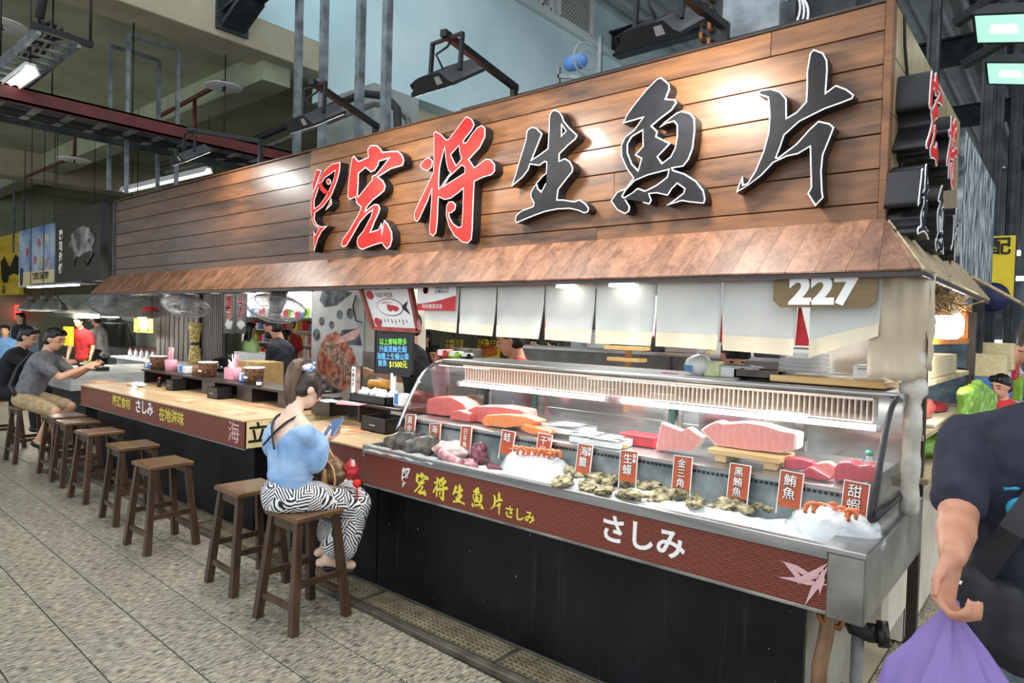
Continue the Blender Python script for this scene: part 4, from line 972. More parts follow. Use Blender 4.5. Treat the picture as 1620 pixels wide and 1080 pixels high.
# ------------------------------------------------------------------ stools
SH = .59
def make_stool():
    t = thing('wooden_stool', 'x', 'stool', (0, 0, 0), group='wooden stools along the counter')
    f, s = .165, .115; top = SH - .03
    obj('seat', MB().box(-.15, .15, -.15, .15, top, SH, .006), M['seat'], t)
    def leg(sx, sy): return Vector((sx * f, sy * f, 0)), Vector((sx * s, sy * s, top))
    for sx in (-1, 1):
        for sy in (-1, 1):
            a, b = leg(sx, sy); obj('leg', MB().beam(a, b, .042, .042, (0, 1, 0), .036, .036), M['stool'], t)
    def at(sx, sy, z): a, b = leg(sx, sy); return a.lerp(b, z / top)
    for sy, z in ((-1, .13), (1, .13)): obj('stretcher', MB().beam(at(-1, sy, z), at(1, sy, z), .02, .032), M['stool'], t)
    for sx in (-1, 1): obj('stretcher', MB().beam(at(sx, -1, .24), at(sx, 1, .24), .02, .032), M['stool'], t)
    for sy in (-1, 1): obj('apron', MB().beam(at(-1, sy, top - .03), at(1, sy, top - .03), .016, .045), M['stool'], t)
    return t
stool0 = make_stool()
STO = [((-3.145, 2.03), .03, 'wooden stool the person in the blue blouse sits on'), ((-3.80, 2.07), -.04, 'empty wooden stool just left of the person in blue'),
       ((-4.86, 2.0), .02, 'empty wooden stool nearest the camera in the left row of five'), ((-5.66, 2.10), -.05, 'second empty stool of the left row, counting from the near end'), ((-6.50, 2.14), .04, 'third empty stool of the left row, counting from the near end'),
       ((-7.22, 2.19), -.03, 'fourth empty stool of the left row, counting from the near end'), ((-7.70, 2.22), .05, 'farthest empty stool of the left row, next to the person in grey'), ((-8.66, 2.16), .02, 'wooden stool the person in the grey shirt sits on'), ((-9.62, 2.14), .1, 'wooden stool under the person in black at the far left')]
for i, ((x, y), rz, lab) in enumerate(STO):
    if i == 0: stool0.location = (x, y, 0); stool0.rotation_euler = (0, 0, rz); stool0['label'] = lab
    else: dup(stool0, (x, y, 0), rz, lab)
# ------------------------------------------------------------------ raised dark shelf on the left counter and what stands there
sh = thing('counter_shelf', 'raised dark shelf with dividers along the back of the left counter', 'shelf', (-6.3, 3.1, CT))
ZS = 1.018
obj('shelf_board', MB().box(-7.8, -4.72, 2.97, 3.28, ZS - .02, ZS, .003), M['darkwood'], sh)
for x in (-7.78, -7.1, -6.42, -5.74, -5.06, -4.76): obj('divider', MB().box(x, x + .26 if x > -7.5 and x < -5 else x + .02, 2.99, 3.27, CT, ZS - .02, .002), M['darkwood'], sh)
obj('back_board', MB().box(-7.8, -4.72, 3.27, 3.285, CT, ZS - .02), M['darkwood'], sh)
def caddy(px, py, lab, w=.16, y=2.86, d=.14):
    p = PY(px, py, y); t = thing('drawer_box', lab, 'box', (p.x, y, CT), group='black drawer boxes on the counters')
    x0, x1, z1 = p.x - w / 2, p.x + w / 2, CT + .1
    obj('body', MB().box(x0, x1, y, y + .008, CT, z1, .002).box(x0, x1, y + d - .008, y + d, CT, z1).box(x0, x0 + .008, y, y + d, CT, z1).box(x1 - .008, x1, y, y + d, CT, z1).box(x0, x1, y, y + d, CT, CT + .008), M['black'], t)
    obj('handle', MB().box(p.x - .03, p.x + .03, y - .012, y - .001, CT + .045, CT + .054, .002), M['chrome'], t)
caddy(268, 612, 'black drawer box with chrome pull beside the soy sauce bottle'); caddy(336, 624, 'black drawer box with chrome pull between the baskets and the placemats', .2); 
caddy(590, 690, 'wide black drawer box with chrome pull next to the glass case', .26, 2.78, .2)
def on_shelf(px, y=3.1, z=None): return PY(px, 600, y).x
def basket(px, lab, y=3.1):
    x = on_shelf(px, y); t = thing('utensil_basket', lab, 'basket', (x, y, ZS), group='brown baskets on the counter shelf')
    obj('basket_body', MB().lathe([(.074, 0), (.086, .125), (.088, .14), (.08, .14), (.068, .008), (0, .008)], (x, y, ZS), 18), mat('basket_weave', '4a3020', '8a6448', 60, .6, lo=.45, hi=.55) if 'basket_weave' not in bpy.data.materials else bpy.data.materials['basket_weave'], t)
    obj('rim', MB().lathe([(.08, .137), (.091, .137), (.091, .149), (.08, .149), (.08, .137)], (x, y, ZS), 18), M['white'], t)
    for j in range(3): obj('label_patch', MB().box(x - .03 + j * .022, x - .015 + j * .022, y - .0835 - .002, y - .08, ZS + .05, ZS + .068), M['white_ink'], t)
basket(250, 'brown woven basket at the far end of the counter shelf'); basket(329, 'brown woven basket in the middle of the counter shelf'); basket(402, 'brown woven basket beside the person in the blue blouse')
def straws(px, lab, y=3.12):
    x = on_shelf(px, y); t = thing('straw_holder', lab, 'straw holder', (x, y, ZS), group='pink straw holders')
    obj('cup', MB().lathe([(.055, 0), (.064, .12), (.058, .12), (.05, .006), (0, .006)], (x, y, ZS), 14), M['pink'], t)
    random.seed(px)
    for j in range(12):
        a = rnd(0, 6.28); r = rnd(0, .028); obj('straw', MB().cyl((x + r * math.cos(a) * .6, y + r * math.sin(a) * .6, ZS + .01), (x + r * math.cos(a) * 1.5, y + r * math.sin(a) * 1.5, ZS + rnd(.2, .26)), .0055, n=6), M['pink'] if j % 3 else M['white'], t)
straws(270, 'pink cup of wrapped straws beside the far basket'); straws(371, 'pink cup of wrapped straws behind the pink tissue pack')
def pack(px, lab, m1, m2, w=.12, h=.07, d=.09, y=3.06, z=None):
    x = on_shelf(px, y); z = ZS if z is None else z; t = thing('tissue_pack', lab, 'tissue pack', (x, y, z), group='tissue packs')
    obj('wrapper', MB().box(x - w / 2, x + w / 2, y, y + d, z, z + h, .012), m1, t)
    obj('band', MB().box(x - w * .3, x + w * .1, y - .001, y + d + .001, z + h * .2, z + h + .001, .001), m2, t)
    if h > .09:
        tf = MB(); tf.ell((x, y + d / 2, z + h + .015), (.035, .03, .035), fn=lambda q: 1 + .5 * nz(q, 3)); obj('tissue', tf, M['white'], t)
pack(232, 'blue tissue pack at the far end of the counter shelf', M['blue'], M['white'], .17, .07); pack(287, 'blue and white tissue pack beside the straws', M['white'], M['blue'], .19, .075)
pack(359, 'pink tissue pack with a tissue pulled up', M['pink'], M['pink'], .14, .12); pack(381, 'blue tissue pack left of the near basket', M['blue'], M['white'], .1, .085)
x = on_shelf(309); tag(obj('spice_jar', MB().lathe([(.033, 0), (.035, .075), (.03, .08), (.03, .09), (0, .09)], (x, 3.1, ZS), 14), mat('brown_jar', '7c5433', 'a67a50', 20, .3)), 'small brown jar left of the middle basket', 'jar')
x = on_shelf(410, 3.0); t = thing('sauce_bottle', 'small dark bottle with a white label at the front of the near basket', 'bottle', (x, 3.0, ZS)); obj('glass', MB().lathe([(.022, 0), (.022, .05), (.012, .065), (.012, .08), (0, .08)], (x, 3.0, ZS), 12), mat0('soy', '1f120c', .15), t); obj('paper_label', MB().lathe([(.0225, .01), (.0225, .04)], (x, 3.0, ZS), 12), M['white'], t)
# on the counter top: placemats, soy bottle, used dish
def placemat(px, py, lab, y0=None):
    p = PZ(px, py, CT); t = obj('placemat', MB().box(p.x - .17, p.x + .17, p.y - .11, p.y + .11, CT + .0005, CT + .0025), mat('placemat_paper', 'b5744e', 'd9a57c', 14, .7, detail=6) if 'placemat_paper' not in bpy.data.materials else bpy.data.materials['placemat_paper'])
    tag(t, lab, 'placemat', 'printed paper placemats')
    obj('print', MB().box(p.x - .1, p.x + .1, p.y - .07, p.y - .06, CT + .0026, CT + .003).box(p.x - .05, p.x + .05, p.y - .03, p.y + .05, CT + .0026, CT + .003), M['cream'], t)
for px, py, lab in ((160, 604, 'paper placemat at the far left end of the counter'), (298, 633, 'paper placemat in the middle of the left counter'), (372, 652, 'paper placemat at the near end of the left counter'), (345, 618, 'paper placemat pushed under the raised shelf'), (418, 640, 'paper placemat beside the person in the blue blouse'), (545, 680, 'paper placemat below the phone of the person in blue')): placemat(px, py, lab)
p = PZ(252, 612, CT); t = thing('soy_bottle', 'small soy sauce bottle with red cap on the left counter', 'bottle', tuple(p)); obj('glass', MB().lathe([(.02, 0), (.022, .05), (.01, .075), (.01, .085), (0, .085)], p, 12), mat0('soy2', '1f120c', .15), t); obj('cap', MB().lathe([(.012, .083), (.012, .1), (0, .1)], p, 10), M['red'], t)
p = PZ(222, 612, CT); tag(obj('crumpled_napkin', MB().ell(p + Vector((0, 0, .022)), (.06, .05, .022), fn=lambda q: 1 + .5 * nz(q, 2.5, 3)), M['white']), 'crumpled white napkin on the left counter', 'napkin')
p = PZ(205, 611, CT); tag(obj('chopsticks', MB().beam(p + Vector((-.1, .03, .012)), p + Vector((.12, -.02, .012)), .007, .007).beam(p + Vector((-.1, .01, .012)), p + Vector((.11, -.05, .012)), .007, .007), M['black']), 'pair of black chopsticks beside the crumpled napkin', 'chopsticks')
# cardboard box and black cooker behind the shelf
x = PY(404, 570, 3.5).x; t = thing('cardboard_box', 'brown cardboard box standing behind the counter shelf', 'box', (x, 3.5, .7)); obj('carton', MB().box(x - .2, x + .2, 3.42, 3.7, .7, 1.17, .004), mat('cardboard', '9c7c50', 'b5955f', 5, .8), t); obj('tape', MB().box(x - .025, x + .025, 3.417, 3.703, .9, 1.172), mat0('tape', 'c8ac78', .4), t)
tag(obj('under_table', MB().box(-7.6, -4.9, 3.36, 3.8, .66, .7).box(-7.55, -7.5, 3.4, 3.76, 0, .66).box(-5.0, -4.95, 3.4, 3.76, 0, .66), M['steel']), 'steel work table behind the left counter', 'table')
x = PY(356, 570, 3.58).x; t = thing('rice_cooker', 'round black rice cooker behind the counter shelf', 'rice cooker', (x, 3.58, .7)); obj('pot', MB().lathe([(.16, 0), (.19, .1), (.19, .33), (0, .33)], (x, 3.58, .7), 24), M['black'], t); obj('lid', MB().lathe([(.195, .33), (.19, .37), (.12, .45), (.03, .475), (0, .475)], (x, 3.58, .7), 24), mat0('glossy_black', '101012', .12), t)
# ------------------------------------------------------------------ unit on the right counter
ru = thing('counter_shelf', 'dark shelf unit at the counter next to the glass case', 'shelf', (-3.8, 3.1, CT))
RA, RB = PY(491, 636, 2.98).x, PY(636, 662, 2.98).x; RB = min(RB, -3.17)
obj('shelf_board', MB().box(RA, RB, 2.96, 3.3, ZS - .02, ZS, .003), M['darkwood'], ru); obj('divider', MB().box(RA, RA + .24, 2.99, 3.28, CT, ZS - .02), M['darkwood'], ru); obj('divider', MB().box(RB - .02, RB, 2.99, 3.28, CT, ZS - .02), M['darkwood'], ru); obj('divider', MB().box(RB - .5, RB - .48, 2.99, 3.28, CT, ZS - .02), M['darkwood'], ru)
def rx(px, y=3.05): return PY(px, 640, y).x
a, b = rx(566), rx(622); t = thing('tissue_tray', 'black tray of crumpled tissues on the shelf next to the glass case', 'tray', ((a + b) / 2, 3.05, ZS)); obj('tray_body', MB().box(a, b, 2.98, 2.988, ZS, ZS + .06).box(a, b, 3.16, 3.168, ZS, ZS + .06).box(a, a + .008, 2.98, 3.168, ZS, ZS + .06).box(b - .008, b, 2.98, 3.168, ZS, ZS + .06).box(a, b, 2.98, 3.168, ZS, ZS + .006), M['black'], t)
for k in range(4): obj('tissue', MB().ell((a + .06 + k * (b - a - .1) / 3, 3.06 + .02 * (k % 2), ZS + .06), (.045, .04, .04), fn=lambda q, k=k: 1 + .6 * nz(q, 2.3, k * 3)), M['white'], t)
pack(629, 'blue and white tissue pack squeezed beside the glass case', M['white'], M['blue'], .1, .09, .09, 3.02)
x = rx(600, 3.2); t = thing('paper_roll', 'orange roll lying behind the tissue tray', 'roll', (x, 3.2, ZS)); obj('roll', MB().cyl((x - .13, 3.22, ZS + .11), (x + .13, 3.22, ZS + .115), .035, n=16), mat('orange_film', 'd88a20', 'e8a544', 9, .4), t); obj('stand', MB().box(x - .12, x + .12, 3.2, 3.25, ZS, ZS + .08), M['black'], t)
p0 = rx(564, 3.04); t = thing('payment_stand', 'black upright stand with a white notice and a food photo beside the tissue tray', 'sign', (p0, 3.04, ZS)); zt = PY(566, 578, 3.04).z
obj('stand_frame', MB().box(p0 - .06, p0 + .06, 3.03, 3.045, zt - .27, zt, .003).box(p0 - .006, p0 + .006, 3.034, 3.042, ZS, zt - .27).box(p0 - .05, p0 + .05, 3.0, 3.08, ZS, ZS + .008, .002), M['black'], t); obj('notice', MB().box(p0 - .052, p0 - .006, 3.0285, 3.0295, zt - .26, zt - .01), M['white'], t); obj('food_photo', MB().box(p0 - .003, p0 + .052, 3.0285, 3.0295, zt - .26, zt - .01), mat('food_photo', '6d5a4c', 'c89a88', 30, .4, detail=6), t)
for k, s in enumerate('行動支付'): text('lettering', s, .03, frame((p0 - .03, 3.027, zt - .04 - k * .034), (1, 0, 0), (0, 0, 1)), M['black_ink'], t, .0004)
for k, (px, py, m, lab) in enumerate(((520, 634, 'white', 'white sheet of paper on the shelf beside the person in the blue blouse'), (545, 637, 'white', 'order form with red print lying on the dark shelf'), (556, 640, 'pink', 'pinkish slip of paper below the payment stand'))):
    p = PZ(px, py, ZS); Rm = Matrix.Translation(p) @ Matrix.Rotation(.3 * k - .2, 4, 'Z'); s_ = obj('paper_sheet', MB().box(-.09, .09, -.06, .06, .001 + k * .002, .002 + k * .002, 0, Rm), M[m]); tag(s_, lab, 'paper', 'papers on the dark shelf'); obj('print', MB().box(-.07, .05, -.03, .0, .0022 + k * .002, .0026 + k * .002, 0, Rm), M['red_ink'] if k == 1 else M['grey'], s_)
p = PZ(512, 631, ZS); tag(obj('calculator', MB().box(p.x - .07, p.x + .07, p.y + .03, p.y + .12, ZS + .001, ZS + .018, .004), M['dsteel']), 'dark calculator lying flat on the shelf by the mural', 'calculator')
# ------------------------------------------------------------------ food in the display case
ZI = .853
ib = MB()
def fi(u, v):
    x = -2.45 + 1.83 * u; y = FY + .022 + .245 * v; e = min(1, 6 * u, 6 * (1 - u), 9 * v, 7 * (1 - v) + .4)
    return (x, y, .846 + (.034 + .03 * nz((x * 6, y * 8, 3)) + .012 * nz((x * 22, y * 22, 1))) * max(e, .1))
ib.grid(fi, 150, 22); o = obj('ice_bed', ib, M['ice']); tag(o, 'bed of crushed ice in the steel tray under the oysters', 'ice', kind='stuff')
def ot(px, py, z=.87): return PZ(px, py, z)
# oysters
random.seed(5); OY = []
for k in range(3):
    mb = MB(); mb.ell((0, 0, 0), (.058, .036, .019), nu=26, nv=16, fn=lambda q, k=k: (1 + .42 * nz(q, 2.2, k * 9) + .22 * nz(q, 6, k * 5) + .12 * nz(q, 13, k)) * (1 - .25 * q.x)); OY.append(mesh_of(mb, 'oyster', [M['oyster']]))
opx = [(888, 763), (916, 749), (931, 769), (944, 755), (967, 757), (955, 776), (1003, 763), (1002, 783), (1022, 768), (1042, 786), (1078, 775), (1099, 779), (1098, 794), (1146, 784), (1140, 802), (1170, 802), (1214, 803)]
olab = ['leftmost of all', 'behind the leftmost pair', 'third from the left, front row', 'under the sea urchin card', 'left of the raw oyster card', 'front row below the raw oyster card', 'right beside the raw oyster card', 'front row, pale and flat', 'right of the raw oyster card, back row', 'front row with mossy edge', 'below the left edge of the golden triangle card', 'below the right edge of the golden triangle card', 'front row, below the golden triangle card', 'left under the bluefin card, back row', 'front row, left of the bluefin card', 'front row, under the bluefin card', 'rightmost of all, beside the ice bag']
for k, (px, py) in enumerate(opx):
    p = ot(px, py, .9); o = link('oyster', OY[k % 3]); o.location = (p.x, p.y, .9); o.rotation_euler = (rnd(-.3, .3), rnd(-.25, .25), rnd(0, 6.28)); s = rnd(1.0, 1.22); o.scale = (s, s, s)
    tag(o, 'rough grey-green oyster on ice, ' + olab[k], 'oyster', 'oysters on ice')
# dark fish chunks on film
def chunk(px, py, r, L, yaw, lab, m='fishskin', z=.9, pitch=.5):
    p = PZ(px, py, z); t = thing('fish_chunk', lab, 'fish', (p.x, p.y, z), group='dark fish pieces')
    R = Matrix.Rotation(yaw, 3, 'Z') @ Matrix.Rotation(-pitch, 3, 'Y'); rings = []
    for j, (f, rr) in enumerate(((-.5, .98), (-.3, 1.02), (0, .95), (.3, .7), (.5, .42))):
        rings.append([p + R @ Vector((f * L, rr * r * .62 * math.cos(a) + .06 * r * math.sin(3 * a + j), rr * r * math.sin(a))) for a in [2 * math.pi * i / 18 for i in range(18)]])
    mb = MB().loft(rings, capends=True); obj('body', mb, M[m], t)
    obj('cut_face', MB().add([p + R @ Vector((-.503 * L, .9 * r * .62 * math.cos(a), .9 * r * math.sin(a))) for a in [2 * math.pi * i / 18 for i in range(18)]], [list(range(18))]), M['paleflesh'], t)
    fn_ = MB().prism([p + R @ Vector(q) for q in ((-.1 * L, 0, r * .9), (.25 * L, 0, r * .7), (.15 * L, 0, r * 1.2))], R @ Vector((0, .004, 0))); obj('fin', fn_, M[m], t)
chunk(638, 700, .075, .2, .4, 'dark mottled fish piece at the front left of the tray'); chunk(669, 707, .075, .2, .7, 'dark mottled fish piece at the front, second from the left'); chunk(664, 686, .06, .15, 1.2, 'dark mottled fish piece half hidden behind the front pair'); chunk(694, 690, .068, .16, -.3, 'dark banded fish piece standing right of the others')
# film sheet under the fish
fs = MB(); fs.grid(lambda u, v: (-3.13 + .58 * u, FY - .03 + .2 * v, (.89 if v > .08 else .865) + .012 * nz((u * 9, v * 5, 2)) - (.035 if v > .3 else 0)), 30, 14); o = obj('film_sheet', fs, M['bagclear']); tag(o, 'crinkled clear plastic film spread under the dark fish', 'plastic film')
# pale belly, octopus, purple flesh
def lump(name, lab, px, py, r, z, m, seed, k=.35, sc=2.2, yaw=0, cat='fish', vox=None):
    p = PZ(px, py, z); mb = MB(); mb.ell((0, 0, 0), r, nu=28, nv=18, fn=lambda q: 1 + k * nz(q, sc, seed) + k * .4 * nz(q, sc * 3, seed)); me = mesh_of(mb, name, [M[m]]); o = link(name, me); o.location = (p.x, p.y, z); o.rotation_euler = (0, 0, yaw); return tag(o, lab, cat)
lump('fish_belly', 'pale fish belly with thick folds right of the dark fish', 716, 712, (.12, .085, .05), .895, 'paleflesh', 1)
p = PZ(712, 722, .885); tag(obj('octopus_tentacle', MB().tube(fine([(p.x - .16, p.y + .05, .9), (p.x - .06, p.y, .895), (p.x + .04, p.y - .04, .885), (p.x + .15, p.y - .07, .875)]), [.016 + .012 * min(i / 4, 1) for i in range(13)], 12), M['octo']), 'thick pink octopus arm lying across the front of the pale belly', 'octopus')
lump('purple_roe', 'dark purple cut flesh standing in the pale meat', 757, 718, (.05, .045, .06), .905, 'purplefl', 5); lump('fish_belly', 'pale striped meat left of the shrimp ice bag', 786, 712, (.09, .07, .05), .9, 'paleflesh', 8)
lump('octopus_tip', 'small dark red octopus tip at the front edge of the tray', 781, 738, (.06, .025, .018), .875, 'purplefl', 11, yaw=-.3, cat='octopus'); lump('octopus_tip', 'crumbly pale pink octopus end below the purple flesh', 742, 734, (.05, .03, .028), .875, 'octo', 14, .5, 3, cat='octopus')
def icebag(px, py, r, lab, seed):
    p = PZ(px, py, .885); t = thing('ice_bag', lab, 'ice bag', (p.x, p.y, .846), group='bags of crushed ice')
    mb = MB(); mb.ell((p.x, p.y, .88), r, nu=36, nv=20, fn=lambda q: 1 + .16 * nz(q, 2, seed) + .06 * nz(q, 7, seed)); obj('ice', mb, M['ice'], t)
    mb = MB(); mb.ell((p.x, p.y, .88), tuple(c * 1.03 for c in r), nu=36, nv=20, fn=lambda q: 1 + .17 * nz(q, 2, seed) + .09 * nz(q, 8, seed + 3)); obj('film', mb, M['bagclear'], t); return p
b1 = icebag(846, 742, (.2, .105, .09), 'clear bag of crushed ice with a row of orange shrimps on top', 2); b2 = icebag(1322, 836, (.16, .1, .085), 'clear bag of crushed ice at the right end with sweet shrimps', 6)
def shrimp_mesh():
    mb = MB(); pts = []; rs = []
    for i in range(9):
        a = -.6 + i * .33; pts.append((.022 * math.cos(a), 0, .022 * math.sin(a))); rs.append(.0085 * (1 - abs(i - 3) / 9))
    mb.tube(pts, rs, 8); mb.add([(pts[-1][0] - .004, -.006, pts[-1][2]), (pts[-1][0] - .02, 0, pts[-1][2] + .008), (pts[-1][0] - .004, .006, pts[-1][2])], [(0, 1, 2)])
    for i in range(4): mb.tube([pts[2 + i], (pts[2 + i][0] * .5, .006, pts[2 + i][2] * .5)], .0012, 4)
    return mesh_of(mb, 'shrimp', [M['shrimp']])
shm = shrimp_mesh(); eye = mesh_of(MB().ell((.019, .005, -.012), .003, nu=8, nv=6), 'eye', [M['black']]); eye2 = mesh_of(MB().ell((.019, -.005, -.012), .003, nu=8, nv=6), 'eye', [M['black']])
for k in range(9):
    px = 813 + k * 8.2; p = PZ(px, 715 + .9 * k, .972); o = link('shrimp', shm); o.location = (p.x, p.y, .972); o.rotation_euler = (.3, rnd(-.3, .3), 1.2 + rnd(-.3, .3)); o.scale = (1.35,) * 3; link('eye', eye, o); link('eye', eye2, o)
    tag(o, ['leftmost orange shrimp', 'second orange shrimp', 'third orange shrimp', 'fourth orange shrimp', 'fifth orange shrimp, the middle one,', 'sixth orange shrimp', 'seventh orange shrimp', 'eighth orange shrimp', 'rightmost orange shrimp'][k] + ' in the row on the left ice bag', 'shrimp', 'shrimps on ice bags')
for k, (px, py) in enumerate(((1284, 802), (1298, 804), (1312, 801), (1328, 808), (1342, 812), (1354, 814))):
    p = PZ(px, py + 4, .965); o = link('shrimp', shm); o.location = (p.x, p.y, .965); o.rotation_euler = (.4, rnd(-.3, .3), rnd(0, 3)); o.scale = (1.2,) * 3; link('eye', eye, o); link('eye', eye2, o)
    tag(o, ['leftmost', 'second from left', 'third from left', 'fourth from left', 'fifth from left', 'rightmost'][k] + ' sweet shrimp on the right-hand ice bag', 'shrimp', 'shrimps on ice bags')
# fish on the inner shelf
ZF = 1.032
def slab(name, lab, poly, y, th, m, rim='fat', cat='fish', vox=.006, base=None):
    t = thing(name, lab, cat, tuple(PY(*poly[0], y)))
    P3 = [PY(a, b, y) for a, b in poly]; zmin = min(q.z for q in P3); dz = (base or ZF) - zmin + .002
    mb = MB().prism([q + Vector((0, 0, dz)) for q in P3], (0, th, 0)); org('flesh', mb, M[rim if rim else m], t, vox, 4)
    if rim:
        c = sum(P3, Vector()) / len(P3); f = MB().prism([c.lerp(q, .93) + Vector((0, -.0025, dz)) for q in P3], (0, .006, 0)); obj('cut_face', f, M[m], t)
slab('tuna_loin', 'thick pink tuna loin at the left end of the case', [(673, 668), (675, 645), (690, 641), (715, 643), (732, 652), (740, 664), (738, 674), (700, 672)], 2.86, .13, 'tuna', None)
slab('tuna_loin', 'small pink tuna block in front of the left loin', [(710, 675), (712, 662), (724, 660), (742, 666), (742, 680)], 2.79, .08, 'tuna', None)
slab('tuna_loin', 'long pink tuna block with flat top beside the salmon', [(735, 680), (738, 664), (752, 658), (790, 659), (826, 666), (829, 679), (790, 690)], 2.84, .13, 'tuna', None)
slab('salmon_fillet', 'large orange salmon fillet in front of the long tuna block', [(760, 682), (768, 673), (800, 672), (830, 676), (850, 684), (845, 690), (800, 694), (765, 690)], 2.775, .09, 'salmon', None)
slab('salmon_fillet', 'orange salmon piece with pale stripes at the front', [(822, 692), (826, 683), (845, 688), (868, 694), (870, 700), (840, 700)], 2.74, .06, 'salmon', None); slab('salmon_fillet', 'small rounded salmon piece left of the foam boxes', [(848, 687), (856, 680), (872, 682), (880, 690), (870, 694)], 2.84, .07, 'salmon', None)
slab('tuna_slab', 'pale triangular tuna slab with notched corner standing upright', [(1036, 726), (1044, 682), (1078, 696), (1088, 690), (1112, 707), (1098, 728)], 2.84, .05, 'tuna_pale')
slab('tuna_slab', 'long pale tuna slab lying on the small wooden stand', [(1107, 690), (1118, 682), (1132, 676), (1142, 680), (1180, 678), (1210, 683), (1235, 691), (1262, 697), (1260, 722), (1235, 727), (1180, 722), (1130, 714)], 2.86, .09, 'tuna_pale', base=ZF + .058)
slab('tuna_block', 'deep red tuna loaf with rounded top at the right end of the case', [(1320, 768), (1318, 748), (1326, 738), (1342, 737), (1358, 744), (1376, 742), (1384, 748), (1384, 770)], 2.78, .1, 'tuna_red', None)
slab('tuna_block', 'red tuna wedge left of the red loaf', [(1270, 764), (1268, 754), (1280, 747), (1300, 758), (1318, 768), (1300, 770)], 2.75, .06, 'tuna_red', None); slab('tuna_block', 'bright red tuna strip behind the tuna card', [(1238, 756), (1240, 738), (1256, 737), (1285, 744), (1285, 756), (1260, 758)], 2.86, .05, 'tuna_red', None); slab('tuna_block', 'pale pink tuna strip between the red wedge and the loaf', [(1285, 756), (1290, 742), (1310, 740), (1322, 748), (1320, 760)], 2.9, .05, 'tuna_pale', None)
a, b = PY(1122, 722, 2.82), PY(1236, 740, 2.82); t = thing('cutting_stand', 'small pine stand carrying the long tuna slab', 'stand', ((a.x + b.x) / 2, 2.85, ZF)); obj('top_board', MB().box(a.x, b.x, 2.8, 2.99, ZF + .032, ZF + .057, .003), M['pine'], t)
for x in (a.x + .03, b.x - .07): obj('foot', MB().box(x, x + .05, 2.81, 2.98, ZF, ZF + .032, .002), M['pine'], t)
def foam(x0, x1, y, yaw, z, lab):
    x0 = PY(x0, 695, y).x; x1 = PY(x1, 695, y).x; c = (x0 + x1) / 2; t = thing('foam_box', lab, 'food box', (c, y, z), yaw, group='white lidded food boxes'); w = abs(x1 - x0) / 2
    T_ = wmat(t)
    obj('base', MB().box(-w, w, -.07, .07, 0, .028, .004, T_), M['white'], t); obj('lid', MB().box(-w - .003, w + .003, -.073, .073, .028, .044, .005, T_), M['plasticfilm'], t); obj('label_strip', MB().box(-w * .5, w * .5, -.06, .06, .0445, .0455, 0, T_), M['white'], t)
foam(868, 932, 2.86, .0, ZF + .02, 'largest white lidded food box, tilted up at the back'); foam(912, 958, 2.80, .1, ZF, 'middle white lidded food box'); foam(944, 990, 2.79, .05, ZF, 'right-hand white lidded food box beside the red tray')
a, b = PY(985, 705, 2.9), PY(1038, 712, 2.9); t = thing('red_tray', 'bright red plastic tray between the food boxes and the triangular slab', 'tray', ((a.x + b.x) / 2, 2.92, ZF)); obj('tray_body', MB().box(a.x, b.x, 2.88, 2.99, ZF, ZF + .05, .006), M['red'], t); obj('tray_rim', MB().box(a.x - .006, b.x + .006, 2.874, 2.996, ZF + .045, ZF + .053, .002), M['red'], t)
a = PY(965, 712, 2.78); tag(obj('wood_block', MB().box(a.x - .06, a.x + .09, 2.76, 2.8, ZF, ZF + .02, .003), M['pine']), 'small pine block below the right-hand food box', 'block')
p = PY(1375, 725, 2.98); t = thing('water_bottle', 'small clear bottle with a green cap behind the red tuna loaf', 'bottle', (p.x, 2.98, ZF)); obj('bottle_body', MB().lathe([(.022, 0), (.024, .06), (.012, .085), (.012, .09)], (p.x, 2.98, ZF), 14), M['plasticfilm'], t); obj('cap', MB().lathe([(.015, .088), (.015, .108), (0, .108)], (p.x, 2.98, ZF), 12), M['bottlegreen'], t)
